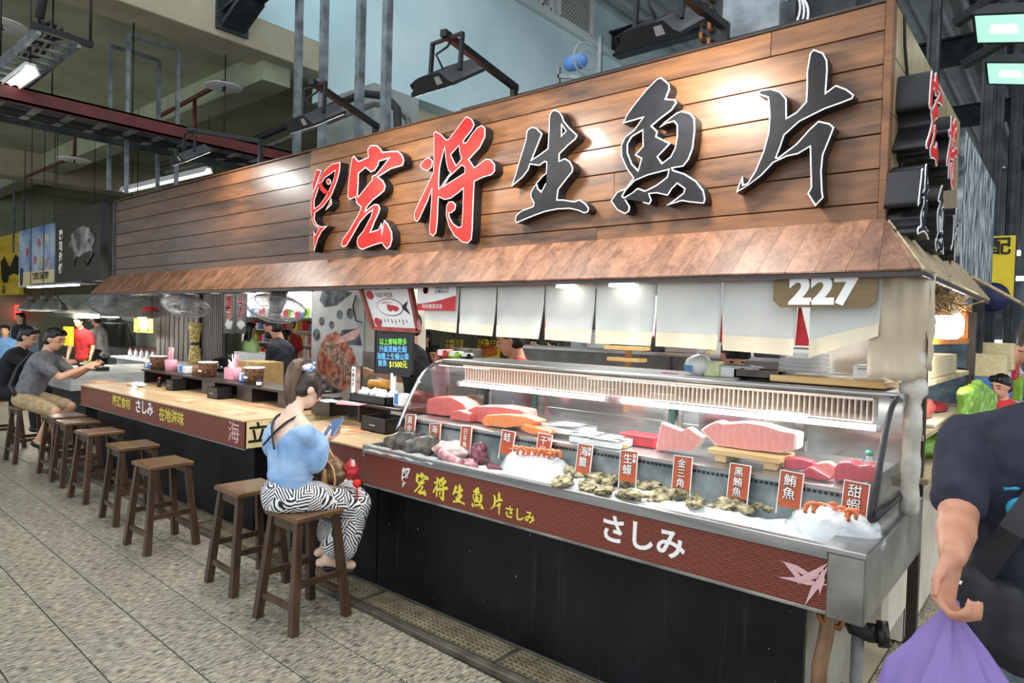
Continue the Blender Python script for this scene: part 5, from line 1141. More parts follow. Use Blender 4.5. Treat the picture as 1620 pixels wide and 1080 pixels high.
# ------------------------------------------------------------------ price cards
cards = [(648, 672, 26, '黃金', ''), (687, 687, 26, '海鱺', ''), (736, 692, 28, '白灰魚', ''), (800, 700, 28, '蛙', ''), (858, 706, 30, '干貝', '日'), (922, 726, 40, '海膽', '日本'), (993, 738, 42, '生蠔', '日本'), (1078, 748, 44, '金三角', ''), (1167, 762, 48, '黑鮪魚', ''), (1248, 775, 52, '鮪魚', ''), (1350, 793, 56, '甜蝦', '')]
clab = ['leftmost of all, above the dark fish', 'behind the banded fish piece', 'above the pale fish belly', 'left of the shrimp ice bag', 'behind the row of orange shrimps', 'for sea urchin, left of the raw oyster card', 'for raw oysters', 'reading golden triangle', 'for bluefin, in front of the wooden stand', 'for tuna, second from the right', 'for sweet shrimp, rightmost of all']
for k, (px, py, hp, s, s2) in enumerate(cards):
    y = 2.64; c = PY(px, py, y); w = .082; h = .135 if k > 4 else .12; z0 = c.z - h / 2
    t = thing('price_card', 'orange upright price card ' + clab[k], 'price card', (c.x, y, z0), group='orange price cards')
    Rm = frame((c.x, y, z0), (1, .06 * math.sin(k * 2.3), .09 if k < 3 else .04 * math.cos(k)), (0, .16, 1))
    obj('card', MB().box(-w / 2, w / 2, 0, h, -.002, 0, 0, Rm), M['card'], t); obj('sleeve', MB().box(-w / 2 - .003, w / 2 + .003, h, h + .003, -.004, .002, 0, Rm).box(-w / 2 - .003, -w / 2, -.03, h, -.004, .002, 0, Rm).box(w / 2, w / 2 + .003, -.03, h, -.004, .002, 0, Rm), M['white'], t)
    sz = min(.05, (h - .012) / len(s))
    for j, ch in enumerate(s):
        q = Matrix.Translation((-.004, h - .01 - sz * (j + .5), 0)); text('lettering', ch, sz * .98, Rm @ q @ Matrix.Translation((0, 0, .0008)), M['black_ink'], t, .0003, .0016); text('lettering', ch, sz * .98, Rm @ q @ Matrix.Translation((0, 0, .0016)), M['white_ink'], t, .0003, 0)
    for j, ch in enumerate(s2): text('small_print', ch, .02, Rm @ Matrix.Translation((.028, h - .02 - .022 * j, .0012)), M['white_ink'], t, .0003, .0006)
# ------------------------------------------------------------------ on top of the case
ZC = 1.376
def tx(px, y): return PY(px, 600, y).x
a, b = tx(1222, 3.12), tx(1404, 3.12); t = thing('cutting_board', 'long pale wooden cutting board on top of the glass case', 'cutting board', ((a + b) / 2, 3.2, ZC)); obj('board', MB().box(a, b, 3.08, 3.36, ZC + .006, ZC + .036, .004), M['pine'], t)
for x in (a + .05, b - .07): obj('foot', MB().box(x, x + .02, 3.1, 3.34, ZC, ZC + .006), M['black'], t)
a, b = tx(1234, 3.2), tx(1304, 3.2); 
for k in range(5):
    z = ZC + .037 + k * .02; o = obj('clear_box', MB().box(a + .002 * k, b - .002 * k, 3.16, 3.3, z, z + .018, .004), M['bagclear']); tag(o, 'clear plastic food box, ' + ['lowest', 'second from the bottom', 'middle one', 'second from the top', 'topmost'][k] + ' of the stack on the cutting board', 'food box', 'stack of clear food boxes')
a, b = tx(1350, 3.14), tx(1394, 3.14); t = thing('label_printer', 'small white box on the right end of the cutting board', 'box', ((a + b) / 2, 3.2, ZC + .036)); obj('casing', MB().box(a, b, 3.12, 3.24, ZC + .036, ZC + .098, .008), M['white'], t); obj('vent', MB().box(a + .02, b - .02, 3.118, 3.121, ZC + .08, ZC + .086), M['grey'], t)
p = tx(1320, 3.13); tag(obj('plastic_wrap_heap', MB().ell((p, 3.16, ZC + .048), (.08, .05, .012), fn=lambda q: 1 + .4 * nz(q, 3, 4)), M['bagclear']), 'crumpled clear wrap on the cutting board', 'plastic wrap')
a, b = tx(1166, 3.14), tx(1240, 3.14); t = thing('dark_tray', 'dark brown rectangular tray left of the cutting board', 'tray', ((a + b) / 2, 3.2, ZC)); obj('tray_body', MB().box(a, b, 3.1, 3.11, ZC + .01, ZC + .05).box(a, b, 3.29, 3.3, ZC + .01, ZC + .05).box(a, a + .01, 3.1, 3.3, ZC + .01, ZC + .05).box(b - .01, b, 3.1, 3.3, ZC + .01, ZC + .05).box(a, b, 3.1, 3.3, ZC + .01, ZC + .018), mat('tray_brown', '3b302a', '564840', 9, .5), t)
for x in (a + .02, b - .03): obj('foot', MB().box(x, x + .01, 3.11, 3.29, ZC, ZC + .01), M['black'], t)
a, b = tx(1114, 3.2), tx(1190, 3.2); t = thing('white_tray', 'white plastic tray behind the dark tray', 'tray', ((a + b) / 2, 3.25, ZC)); obj('tray_body', MB().box(a, b, 3.2, 3.34, ZC, ZC + .055, .006), M['white'], t); obj('cover', MB().box(a - .004, b + .004, 3.196, 3.344, ZC + .052, ZC + .06, .002), M['plasticfilm'], t)
p = tx(1104, 3.22); t = thing('tissue_bag', 'white plastic bag with blue print standing on the case top', 'bag', (p, 3.22, ZC)); mb = MB(); mb.ell((p, 3.22, ZC + .055), (.075, .05, .056), fn=lambda q: (1 + .18 * nz(q, 2.5, 2)) * (1 if q.z < .5 else .9)); obj('film', mb, M['white'], t); obj('blue_print', MB().box(p - .05, p - .01, 3.165, 3.17, ZC + .02, ZC + .05), M['blue'], t)
p = tx(1127, 3.2); tag(obj('cabbage_box', MB().box(p - .03, p + .04, 3.19, 3.24, ZC, ZC + .075, .004), mat('green_print', '9fb86a', 'dfe6b0', 18, .5)), 'small green printed carton beside the white plastic bag', 'carton')
tag(obj('chopstick_wrapper', MB().box(tx(1048, 3.15), tx(1072, 3.15), 3.14, 3.155, ZC, ZC + .008, .002), M['pink']), 'pink chopstick wrapper lying on the case top', 'wrapper')
for k, (px, m, lab) in enumerate(((706, 'red', 'red snack pack at the left end of the case top'), (722, 'green', 'green and white snack pack on the case top'), (737, 'black', 'black and white snack pack beside the green one'))):
    p = tx(px, 3.2); t = obj('snack_pack', MB().box(p - .06, p + .05, 3.14 + .02 * k, 3.24, ZC, ZC + .05 - .008 * k, .014), M[m]); tag(t, lab, 'snack pack', 'snack packs'); obj('print', MB().box(p - .03, p + .02, 3.139 + .02 * k, 3.241, ZC + .012, ZC + .0515 - .008 * k, .002), M['white'], t)
# ------------------------------------------------------------------ hanging boards
mbq = [Vector(PY(x, y, 3.02)) for x, y in ((570, 450), (648, 447), (663, 523), (592, 519))]
t = thing('menu_board', 'red framed white board with a fish cut diagram hanging under the awning', 'menu board', tuple(mbq[3])); cx = sum(mbq, Vector()) / 4
obj('board', MB().prism(mbq, (0, .015, 0)), M['white'], t)
fr = MB()
for i in range(4): fr.beam(mbq[i] + Vector((0, -.002, 0)), mbq[(i + 1) % 4] + Vector((0, -.002, 0)), .028, .03, (0, 1, 0))
obj('frame', fr, mat('red_brown_wood', '7d3020', '9c4430', 12, .45), t)
def bq(u, v, off=-.003):
    a = mbq[0].lerp(mbq[1], u); b = mbq[3].lerp(mbq[2], u); return a.lerp(b, v) + Vector((0, off, 0))
def bpoly(pts, m, nm, off=-.003): obj(nm, MB().add([bq(u, v, off) for u, v in pts], [list(range(len(pts)))]), M[m], t)
bpoly([(.03, .03), (.97, .03), (.97, .13), (.03, .13)], 'black_ink', 'header')
bM = frame(bq(.5, .08, -.004), mbq[1] - mbq[0], mbq[0] - mbq[3]); text('lettering', '黑鮪魚・本鮪・部位說明', .042, bM, M['white_ink'], t, .0004)
el = lambda c, r, n=24: [(c[0] + r[0] * math.cos(2 * math.pi * i / n), c[1] + r[1] * math.sin(2 * math.pi * i / n)) for i in range(n)]
bpoly(el((.5, .52), (.27, .19)), 'black_ink', 'fish_outline', -.0032); bpoly(el((.5, .52), (.26, .175)), 'white_ink', 'fish_body', -.0036); bpoly([(.72, .52), (.9, .38), (.84, .52), (.9, .68)], 'black_ink', 'fish_tail', -.0034); bpoly([(.45, .45), (.66, .5), (.7, .56), (.6, .62), (.56, .58), (.5, .62), (.44, .58)], 'red_ink', 'fish_meat', -.004); bpoly([(.3, .45), (.42, .38), (.62, .42), (.42, .44)], 'pink_ink', 'fish_meat', -.004)
for c in ((.14, .25), (.14, .86)): bpoly(el(c, (.075, .1)), 'red_ink', 'red_badge', -.0036)
random.seed(21)
for k in range(16):
    u = .27 + .045 * k if k < 8 else .22 + .08 * (k - 8); v = .2 if k < 8 else .78; h = rnd(.06, .13)
    bpoly([(u, v), (u + .014, v), (u + .014, v + h), (u, v + h)], 'black_ink' if k % 3 else 'red_ink', 'caption')
# handwritten LED board
q0, q1 = PY(595, 527, 3.06), PY(651, 527, 3.06); z1 = PY(620, 500, 3.06).z; z0 = PY(620, 590, 3.06).z
t = thing('handwritten_board', 'black neon writing board with green and blue handwriting below the menu board', 'menu board', ((q0.x + q1.x) / 2, 3.06, z0)); obj('board', MB().box(q0.x, q1.x, 3.06, 3.075, z0, z1), M['black'], t)
obj('frame', MB().box(q0.x - .012, q0.x, 3.055, 3.08, z0 - .012, z1).box(q1.x, q1.x + .012, 3.055, 3.08, z0 - .012, z1).box(q0.x - .012, q1.x + .012, 3.055, 3.08, z0 - .014, z0), M['dsteel'], t)
neon = {'g': mat0('neon_green', '7ddf4a', .5, emit=(.25, .9, .12), es=.5), 'b': mat0('neon_blue', '6ab4e8', .5, emit=(.15, .5, .9), es=.4), 'y': mat0('neon_yellow', 'dfe84a', .5, emit=(.7, .85, .1), es=.5)}
for k, (s, c) in enumerate((('以上鮮味帶多', 'g'), ('升級黑鮪生蝦', 'b'), ('海膽上生蠔山葵', 'b'), ('鮭魚', 'b'), ('$1500元', 'y'))):
    w = (q1.x - q0.x); zz = PY(620, 541, 3.06).z - .0 - min(k, 3) * .052; cxx = (q0.x + q1.x) / 2 if k < 3 else (q0.x + w * (.22 if k == 3 else .66)); text('handwriting', s, .05 if k < 4 else .055, frame((cxx, 3.058, zz), (1, 0, .03), (0, 0, 1)), neon[c], t, .0005, sx=min(1.0, (w * (.92 if k < 3 else .5)) / (.05 * len(s) * (1 if k < 4 else .62))))
obj('support_pole', MB().cyl(((q0.x + q1.x) / 2, 3.07, z0), ((q0.x + q1.x) / 2, 3.07, ZS), .02, n=10), M['white'], t)
# red and white travel-card notice
q0, q1 = PY(661, 449, 2.95), PY(722, 447, 2.95); z1 = q0.z; z0 = PY(690, 491, 2.95).z; t = thing('card_notice', 'white and red Taiwan Pass notice hanging left of the noren curtain', 'sign', ((q0.x + q1.x) / 2, 2.95, z0)); obj('card', MB().box(q0.x, q1.x, 2.95, 2.954, z0, z1), M['white'], t); W2 = q1.x - q0.x; H2 = z1 - z0
cv = [(q0.x, 2.9492, z0), (q1.x, 2.9492, z0), (q1.x, 2.9492, z0 + H2 * .55)] + [(q1.x - W2 * u, 2.9492, z0 + H2 * (.55 - .3 * math.sin(u * 1.5))) for u in (.15, .3, .5, .7, .85, 1)]
obj('red_field', MB().add(cv, [list(range(len(cv)))]), M['red_ink'], t)
obj('emblem', MB().lathe([(.02, 0), (.026, 0), (.026, .001), (.02, .001), (.02, 0)], n=20, M=frame((q0.x + W2 * .22, 2.949, z0 + H2 * .76), (1, 0, 0), (0, 0, 1))), M['red_ink'], t)
text('lettering', 'Taiwan Pass', .028, frame((q0.x + W2 * .64, 2.949, z0 + H2 * .84), (1, 0, 0), (0, 0, 1)), M['black_ink'], t, .0004); text('lettering', '台灣好玩卡', .026, frame((q0.x + W2 * .64, 2.949, z0 + H2 * .68), (1, 0, 0), (0, 0, 1)), M['black_ink'], t, .0004); text('lettering', '特約優惠店家', .032, frame((q0.x + W2 * .4, 2.948, z0 + H2 * .14), (1, 0, 0), (0, 0, 1)), M['white_ink'], t, .0004)
# ------------------------------------------------------------------ people
def hand(mb, w, d, pn, side, size=1.0, curl=.5, spread=.18, thumb=.6):
    """palm and five fingers from wrist w along d; pn = palm normal (fingers curl towards it); side=+1: thumb on the d x pn side"""
    w = Vector(w); d = Vector(d).normalized(); pn = Vector(pn); pn = (pn - d * pn.dot(d)).normalized(); s = d.cross(pn) * side
    k = size; c = w + d * .045 * k
    for q in (-.026, -.009, .009, .026): mb.cap(w + d * .012 * k + s * q * .6 * k, .014 * k, w + d * .082 * k + s * q * 1.15 * k, .0125 * k, 8)
    L = (.040, .046, .043, .034)
    for i, q in enumerate((.030, .010, -.010, -.029)):
        a = w + d * .088 * k + s * q * k; v = (d + s * q * spread * 10 * .4).normalized(); r = .0092 * k
        ang = curl * .7
        for j in range(3):
            v2 = (d * math.cos(ang) + pn * math.sin(ang) + s * q * spread * 4).normalized(); l = L[i] * k * (1, .7, .55)[j]
            b = a + v2 * l; mb.cap(a, r, b, r * .92, 8); a = b; r *= .92; ang += curl * .75
    a = w + d * .022 * k + s * .026 * k; v = (d * .7 + s * .75 + pn * .25 * thumb).normalized(); b = a + v * .042 * k; mb.cap(a, .0125 * k, b, .0105 * k, 8); v = (d * .9 + s * .25 + pn * .45 * thumb).normalized(); b2 = b + v * .032 * k; mb.cap(b, .0105 * k, b2, .009 * k, 8)
def ik(s, t, l1, l2, pole):
    s = Vector(s); t = Vector(t); d = t - s; L = min(d.length, (l1 + l2) * .995); u = d.normalized(); x = (l1 * l1 - l2 * l2 + L * L) / (2 * L); h = math.sqrt(max(l1 * l1 - x * x, 0)); p = Vector(pole); p = (p - u * p.dot(u)).normalized(); return s + u * x + p * h, s + u * L
def person(label, pos, yaw, h=1.7, seat=None, lean=0., headp=0., heady=0., headr=0., hands=None, poles=None, cl=None, hairstyle='short', female=False, voxel=.014, sleeve=.55, short=False, legs=None, hair='hair', skin='skin', hdir=None, curl=.6, handsize=1.0, extra=None, feet_visible=True, glasses=False, mask=False, cap=None, fat=1.0, group=None, twist=0, armk=1.0):
    """yaw 0 faces +Y. local frame: x right, y forward, z up"""
    cl = cl or {}; R = Matrix.Rotation(yaw, 3, 'Z'); B = Vector((pos[0], pos[1], 0))
    def W(p): return B + R @ Vector(p)
    hipz = .52 * h if seat is None else seat + .10 * h / 1.7
    sh_w = (.105 if not female else .092) * h * fat; tl = .30 * h
    up = Vector((0, math.sin(lean), math.cos(lean)))
    hip = Vector((0, 0, hipz)); waist = hip + up * .09 * h; chest = hip + up * .205 * h; shc = hip + up * .285 * h; nk = shc + up * .03 * h
    hd_up = Vector((0, math.sin(lean * .6 + headp), math.cos(lean * .6 + headp))); hc = nk + hd_up * .09 * h + Vector((0, math.sin(headp) * .01 * h, 0))
    Rt = Matrix.Rotation(twist, 3, 'Z')
    HR = R @ Matrix.Rotation(heady, 3, 'Z') @ Matrix.Rotation(headr, 3, 'Y') @ Matrix.Rotation(-(lean * .35 + headp), 3, 'X')
    shL = {}; 
    for s in (-1, 1): shL[s] = shc + Rt @ Vector((s * sh_w, 0, -.03 * h))
    # legs
    kn, an, toe = {}, {}, {}
    for s in (-1, 1):
        hj = hip + Vector((s * .052 * h * fat, 0, -.01 * h))
        if legs and s in legs:
            a = Vector(legs[s][0]); k_, a_ = ik(hj, a, .245 * h, .235 * h, legs[s][1]); kn[s], an[s] = k_, a_; toe[s] = a_ + Vector(legs[s][2]).normalized() * .1 * h if len(legs[s]) > 2 else a_ + Vector((0, .09 * h, -.02 * h))
        elif seat is None: kn[s] = Vector((s * .058 * h, .015 * h, .285 * h)); an[s] = Vector((s * .06 * h, 0, .045 * h)); toe[s] = an[s] + Vector((s * .01 * h, .085 * h, -.03 * h))
        else: kn[s] = hj + Vector((s * .03 * h, .24 * h, .0)); an[s] = kn[s] + Vector((0, .02 * h, -.235 * h)); toe[s] = an[s] + Vector((0, .085 * h, -.02 * h))
    el, wr = {}, {}
    ua, fa = .165 * h, .15 * h
    for s in (-1, 1):
        if hands and s in hands:
            tgt = R.transposed() @ (Vector(hands[s]) - B); pl = (poles or {}).get(s, (s * .6, -.5, -.6)); el[s], wr[s] = ik(shL[s], tgt, ua, fa, pl)
        else: el[s] = shL[s] + Vector((s * .04 * h, -.01 * h, -ua * .98)); wr[s] = el[s] + Vector((s * .0, .05 * h, -fa * .95))
    def torso(mb, i):
        f = fat
        mb.ell(W(hip + up * .01 * h), ((.092 if female else .088) * h * f + i, .066 * h * f + i, .075 * h + i), R, 20, 12)
        for q in (-.03, .03): mb.cap(W(hip + Vector((q * h * f, 0, 0)) + up * .02 * h), .058 * h * f + i, W(chest + Vector((q * 1.4 * h * f, 0, 0))), .06 * h * f + i, 14)
        mb.ell(W(chest + up * .02 * h), (.092 * h * f + i, .068 * h * f + i, .085 * h + i), R @ Rt @ Matrix.Rotation(-lean, 3, 'X'), 20, 12)
        mb.cap(W(shL[-1]), .033 * h + i, W(shL[1]), .033 * h + i, 14)
        for s in (-1, 1): mb.cap(W(nk + Vector((s * .012 * h, 0, -.012 * h))), .026 * h + i * .6, W(shL[s] + Vector((0, 0, .004 * h))), .03 * h + i * .8, 12)
    def head(mb):
        r = h * (1.0 if h > 1.4 else 1.12)
        mb.ell(W(hc + hd_up * .012 * r), (.0445 * r, .054 * r, .055 * r), HR, 22, 16)
        c = W(hc); F = HR @ Vector((0, 1, 0)); U_ = HR @ Vector((0, 0, 1)); X_ = HR @ Vector((1, 0, 0))
        mb.ell(c + F * .018 * r - U_ * .03 * r, (.034 * r, .036 * r, .038 * r), HR, 18, 12); mb.ell(c + F * .036 * r - U_ * .054 * r, (.016 * r, .014 * r, .012 * r), HR, 12, 8)
        mb.cap(c + F * .05 * r + U_ * .006 * r, .006 * r, c + F * .06 * r - U_ * .012 * r, .0085 * r, 8)      # nose
        mb.ell(c + F * .044 * r + U_ * .014 * r, (.03 * r, .012 * r, .008 * r), HR, 12, 8)                     # brow
        mb.ell(c + F * .05 * r - U_ * .032 * r, (.015 * r, .007 * r, .006 * r), HR, 12, 8)                      # lips
        for s in (-1, 1): mb.ell(c + X_ * s * .045 * r - U_ * .006 * r - F * .004 * r, (.007 * r, .013 * r, .019 * r), HR, 10, 8)
        mb.cap(W(nk - up * .02 * h), .033 * h, c - U_ * .04 * r - F * .012 * r, .030 * h, 12)
        return c, F, U_, X_, r
    mb = MB(); torso(mb, -.006); c, F, U_, X_, r = head(mb)
    for s in (-1, 1):
        ak = armk * h; mb.cap(W(shL[s]), .03 * ak, W(el[s]), .024 * ak, 12); mb.cap(W(el[s]), .0235 * ak, W(el[s].lerp(wr[s], .4)), .0235 * ak, 12); mb.cap(W(el[s].lerp(wr[s], .35)), .0235 * ak, W(wr[s]), .0155 * ak, 12)
        dd = (hdir or {}).get(s); fd = (W(wr[s]) - W(el[s])).normalized(); pnm = R @ Vector((-s, .2, -.2))
        if dd: fd, pnm = Vector(dd[0]), Vector(dd[1])
        sd = (1 if fd.cross(pnm).dot(R @ Vector((0, 1, .3))) > 0 else -1) if not dd or len(dd) < 3 else dd[2]
        hand(mb, W(wr[s]), fd, pnm, sd, h / 1.72 * handsize, curl)
        hj = hip + Vector((s * .052 * h * fat, 0, -.01 * h))
        mb.cap(W(hj), .05 * h, W(kn[s]), .034 * h, 12); mb.cap(W(kn[s]), .034 * h, W(kn[s].lerp(an[s], .35)), .033 * h, 12); mb.cap(W(kn[s].lerp(an[s], .3)), .033 * h, W(an[s]), .021 * h, 12); mb.cap(W(an[s]), .022 * h, W(toe[s]), .018 * h, 12); mb.cap(W(an[s]), .02 * h, W(an[s] - (toe[s] - an[s]) * .25 + Vector((0, 0, -.012 * h))), .018 * h, 10)
    me = org_mesh(mb, 'person', M[skin], voxel, 4); o = link('person', me); o['label'] = label; o['category'] = 'person'
    if group: o['group'] = group
    # eyes, brows
    for s in (-1, 1): obj('eye', MB().ell(c + F * .0495 * r + X_ * s * .019 * r + U_ * .001 * r, (.0085 * r, .004 * r, .0035 * r), HR, 10, 6), M['black'], o)
    for s in (-1, 1): obj('eyebrow', MB().tube([c + F * .052 * r + X_ * s * .010 * r + U_ * .018 * r, c + F * .051 * r + X_ * s * .021 * r + U_ * .0205 * r, c + F * .045 * r + X_ * s * .032 * r + U_ * .017 * r], .0028 * r, 6), M[hair], o)
    if not mask: obj('mouth', MB().ell(c + F * .0565 * r - U_ * .032 * r, (.014 * r, .0025 * r, .0035 * r), HR, 10, 6), bpy.data.materials.get('lip') or mat0('lip', 'a85a50', .5), o)
    # hair
    if hairstyle != 'none':
        hb = MB()
        hb.ell(c + U_ * .02 * r - F * .010 * r, (.0495 * r, .0545 * r, .0545 * r), HR, 22, 14); hb.ell(c - F * .022 * r - U_ * .012 * r, (.045 * r, .04 * r, .045 * r), HR, 18, 12)
        for q in (-.026, -.012, .004, .018, .03): hb.ell(c + U_ * .054 * r + F * .028 * r + X_ * q * r, (.015 * r, .024 * r, .012 * r), HR @ Matrix.Rotation(-.5, 3, 'X'), 10, 8)
        if hairstyle == 'fringe':
            for q in range(-3, 4): hb.cap(c + U_ * .055 * r + F * .035 * r + X_ * q * .011 * r, .011 * r, c + U_ * .022 * r + F * .051 * r + X_ * q * .0125 * r, .007 * r, 8)
        if hairstyle in ('long', 'fringe_long'):
            for q in (-.035, -.02, 0, .02, .035): hb.cap(c + U_ * .02 * r - F * .02 * r + X_ * q * r, .022 * r, c - U_ * .13 * r - F * .035 * r + X_ * q * 1.1 * r, .016 * r, 10)
        if hairstyle == 'pony':
            for s in (-1, 1): hb.cap(c + U_ * .03 * r + F * .035 * r + X_ * s * .036 * r, .012 * r, c - U_ * .02 * r + F * .036 * r + X_ * s * .044 * r, .005 * r, 8)
        org('hair', hb, M[hair], o, min(voxel, .009), 2, fn=lambda v, n_: v + n_ * (.004 * nz(v, 38)))
    # clothing
    if 'shirt' in cl:
        sb = MB(); torso(sb, .010); ak_ = armk
        for s in (-1, 1):
            e = W(shL[s].lerp(el[s], sleeve / .55 * .62)) if sleeve <= .9 else W(el[s])
            sb.cap(W(shL[s]), .034 * ak_ * h + .008, e, .031 * ak_ * h + .010, 14)
            if sleeve > .9: sb.cap(W(el[s]), .031 * h + .008, W(el[s].lerp(wr[s], sleeve - 1 if sleeve > 1 else .9)), .022 * h + .008, 12)
        if seat is None: sb.cap(W(hip + Vector((-.03 * h * fat, 0, -.03 * h))), .075 * h * fat, W(hip + Vector((.03 * h * fat, 0, -.03 * h))), .075 * h * fat, 14)
        org('shirt', sb, cl['shirt'], o, voxel, 5, fn=lambda v, n_: v + n_ * (.007 * nz(v, 9, 2) + .004 * nz(v, 22, 5)))
    if 'pants' in cl:
        pb = MB(); pb.ell(W(hip), (.094 * h * fat, .07 * h * fat, .07 * h), R, 20, 12)
        for s in (-1, 1):
            hj = hip + Vector((s * .052 * h * fat, 0, -.01 * h)); pb.cap(W(hj), .058 * h, W(kn[s].lerp(hj, .12 if short else 0)), .044 * h, 14)
            if not short: pb.cap(W(kn[s]), .042 * h, W(kn[s].lerp(an[s], .95)), .034 * h, 14)
        org('trousers', pb, cl['pants'], o, voxel, 5, fn=lambda v, n_: v + n_ * (.005 * nz(v, 11, 7)))
    if 'shoes' in cl:
        for s in (-1, 1):
            fb = MB(); d = (toe[s] - an[s]); fb.cap(W(an[s] + Vector((0, 0, -.018 * h)) - d * .2), .024 * h, W(toe[s] + Vector((0, 0, .0))), .022 * h, 12); org('shoe', fb, cl['shoes'], o, .009, 3)
    if glasses:
        gl = MB()
        for s in (-1, 1):
            ctr = c + F * .056 * r + X_ * s * .019 * r; gl.tube([ctr + X_ * .015 * r * math.cos(a) + U_ * .011 * r * math.sin(a) for a in [2 * math.pi * i / 16 for i in range(16)]], .0011 * r, 5, closed=True); gl.tube([ctr + X_ * s * .014 * r, c + F * .03 * r + X_ * s * .045 * r, c - F * .005 * r + X_ * s * .048 * r], .0011 * r, 5)
        gl.tube([c + F * .057 * r - X_ * .005 * r, c + F * .057 * r + X_ * .005 * r], .0011 * r, 5); obj('glasses', gl, M['blackm'], o)
    if mask:
        obj('face_mask', MB().ell(c + F * .034 * r - U_ * .036 * r, (.036 * r, .034 * r, .03 * r), HR, 18, 12), cl.get('mask', M['black']), o)
    if cap:
        cb_ = MB(); cb_.ell(c + U_ * .03 * r - F * .004 * r, (.054 * r, .06 * r, .045 * r), HR, 20, 12); cb_.lathe([(.05 * r, 0), (.085 * r, -.02 * r), (.086 * r, -.017 * r), (.05 * r, .006 * r)], n=24, M=Matrix.Translation(c + U_ * .022 * r) @ HR.to_4x4()); obj('hat', cb_, cap, o)
    info = dict(W=W, R=R, c=c, F=F, U=U_, X=X_, r=r, el=el, wr=wr, sh=shL, hip=hip, chest=chest, kn=kn, an=an, toe=toe, up=up, h=h, nk=nk, waist=waist, shc=shc)
    return o, info
# ---- the person on the near stool
hp = PY(541, 676, 2.33)
GX, GY = -3.22, 1.98; HP = PY(522, 690, 2.30)
girl, g = person('person in light blue off-shoulder blouse and palm-print skirt sitting on a stool, holding a phone', (GX, GY), -.10, 1.47, seat=SH - .02, lean=.03, headp=.6, heady=-.12, female=True, voxel=.0085, cl={}, hairstyle='pony', hair='hair_br', skin='skin_fair',
    hands={1: (HP.x + .01, 2.25, HP.z - .03), -1: (HP.x - .09, 2.29, HP.z - .03)}, poles={1: (.9, -.2, -.9), -1: (-.9, -.2, -.9)}, hdir={1: ((-.35, .75, .35), (-.7, -.3, .6), 1), -1: ((.3, .8, .3), (.6, -.2, .7), -1)}, curl=.55,
    legs={1: ((.06, .20, .27), (.2, 1, .6), (.3, .9, -.3)), -1: ((-.04, .24, .29), (0, 1, .6), (.3, .9, -.3))})
W = g['W']; h = g['h']; sh_ = g['sh']; elb = g['el']; R = g['R']
# blouse: gathered body with puff sleeves, open at the shoulders and back
bb = MB(); hipv, ch = g['hip'], g['chest']; upv = g['up']
bb.ell(W(hipv + upv * .075 * h), (.10 * h, .075 * h, .05 * h), R, 24, 12)
for q in (-.03, .03): bb.cap(W(hipv + upv * .06 * h + Vector((q * h, 0, 0))), .064 * h, W(ch + Vector((q * 1.5 * h, 0, .0))), .069 * h, 16)
bb.cap(W(ch + Vector((-.055 * h, 0, .03 * h))), .055 * h, W(ch + Vector((.055 * h, 0, .03 * h))), .055 * h, 16)
for s in (-1, 1):
    m_ = sh_[s].lerp(elb[s], .62); bb.ell(W(m_ + Vector((s * .012 * h, -.01 * h, -.01 * h))), (.052 * h, .054 * h, .08 * h), R, 20, 14); bb.cap(W(sh_[s] + Vector((s * .012 * h, 0, -.018 * h))), .036 * h, W(m_), .05 * h, 14)
nck = W(g['shc'] + upv * .012 * h)
def bl(v, n_):
    q = R.transposed() @ (v - Vector((GX, GY, 0))); zc = q.z - g['shc'].z
    lo = -.085 * h + 5.5 * q.x * q.x
    if q.y < .03 and zc > lo and abs(q.x) < .1 * h: return v - n_ * min(.035, .6 * (zc - lo))
    return v + n_ * (.006 * nz((v.x, v.y, v.z * .35), 26, 3) + .005 * nz(v, 12, 8))
org('blouse', bb, M['denim'], girl, .009, 4, fn=bl)
# crossed straps over the bare back
for s in (-1, 1):
    pts = [W(g['shc'] + Vector(q) * h) for q in ((s * .06, -.004, .014), (s * .052, -.04, -.004), (s * .03, -.063, -.03), (0, -.076, -.058), (-s * .045, -.088, -.1))]
    obj('strap', MB().tube(fine([tuple(p) for p in pts], 4), .0065, 6), M['black'], girl)
# skirt
sk = MB(); sk.ell(W(hipv + Vector((0, -.01 * h, -.004 * h))), (.1 * h, .086 * h, .082 * h), R, 24, 14)
for s in (-1, 1):
    sk.cap(W(hipv + Vector((s * .05 * h, .03 * h, -.01 * h))), .07 * h, W(g['kn'][s] + Vector((0, .0, -.005 * h))), .056 * h, 16); sk.cap(W(g['kn'][s]), .054 * h, W(g['kn'][s].lerp(g['an'][s], .72) + Vector((0, .01, 0))), .056 * h, 16)
    sk.cap(W(g['kn'][s] + Vector((s * .03, 0, 0))), .045 * h, W(g['kn'][s].lerp(g['an'][s], .8) + Vector((s * .05, .06, 0))), .04 * h, 14)
sk.cap(W(g['kn'][-1]), .054 * h, W(g['kn'][1]), .054 * h, 16); sk.cap(W(g['kn'][-1].lerp(g['an'][-1], .6)), .05 * h, W(g['kn'][1].lerp(g['an'][1], .6)), .05 * h, 16)
def skf(v, n_):
    v = v + n_ * (.010 * nz((v.x, v.y, v.z * .3), 16, 3)); v.z = max(v.z, SH + .003) if abs((R.transposed() @ (v - Vector((GX, GY, 0)))).y) < .13 else v.z; return v
org('skirt', sk, M['palm'], girl, .011, 5, fn=skf)
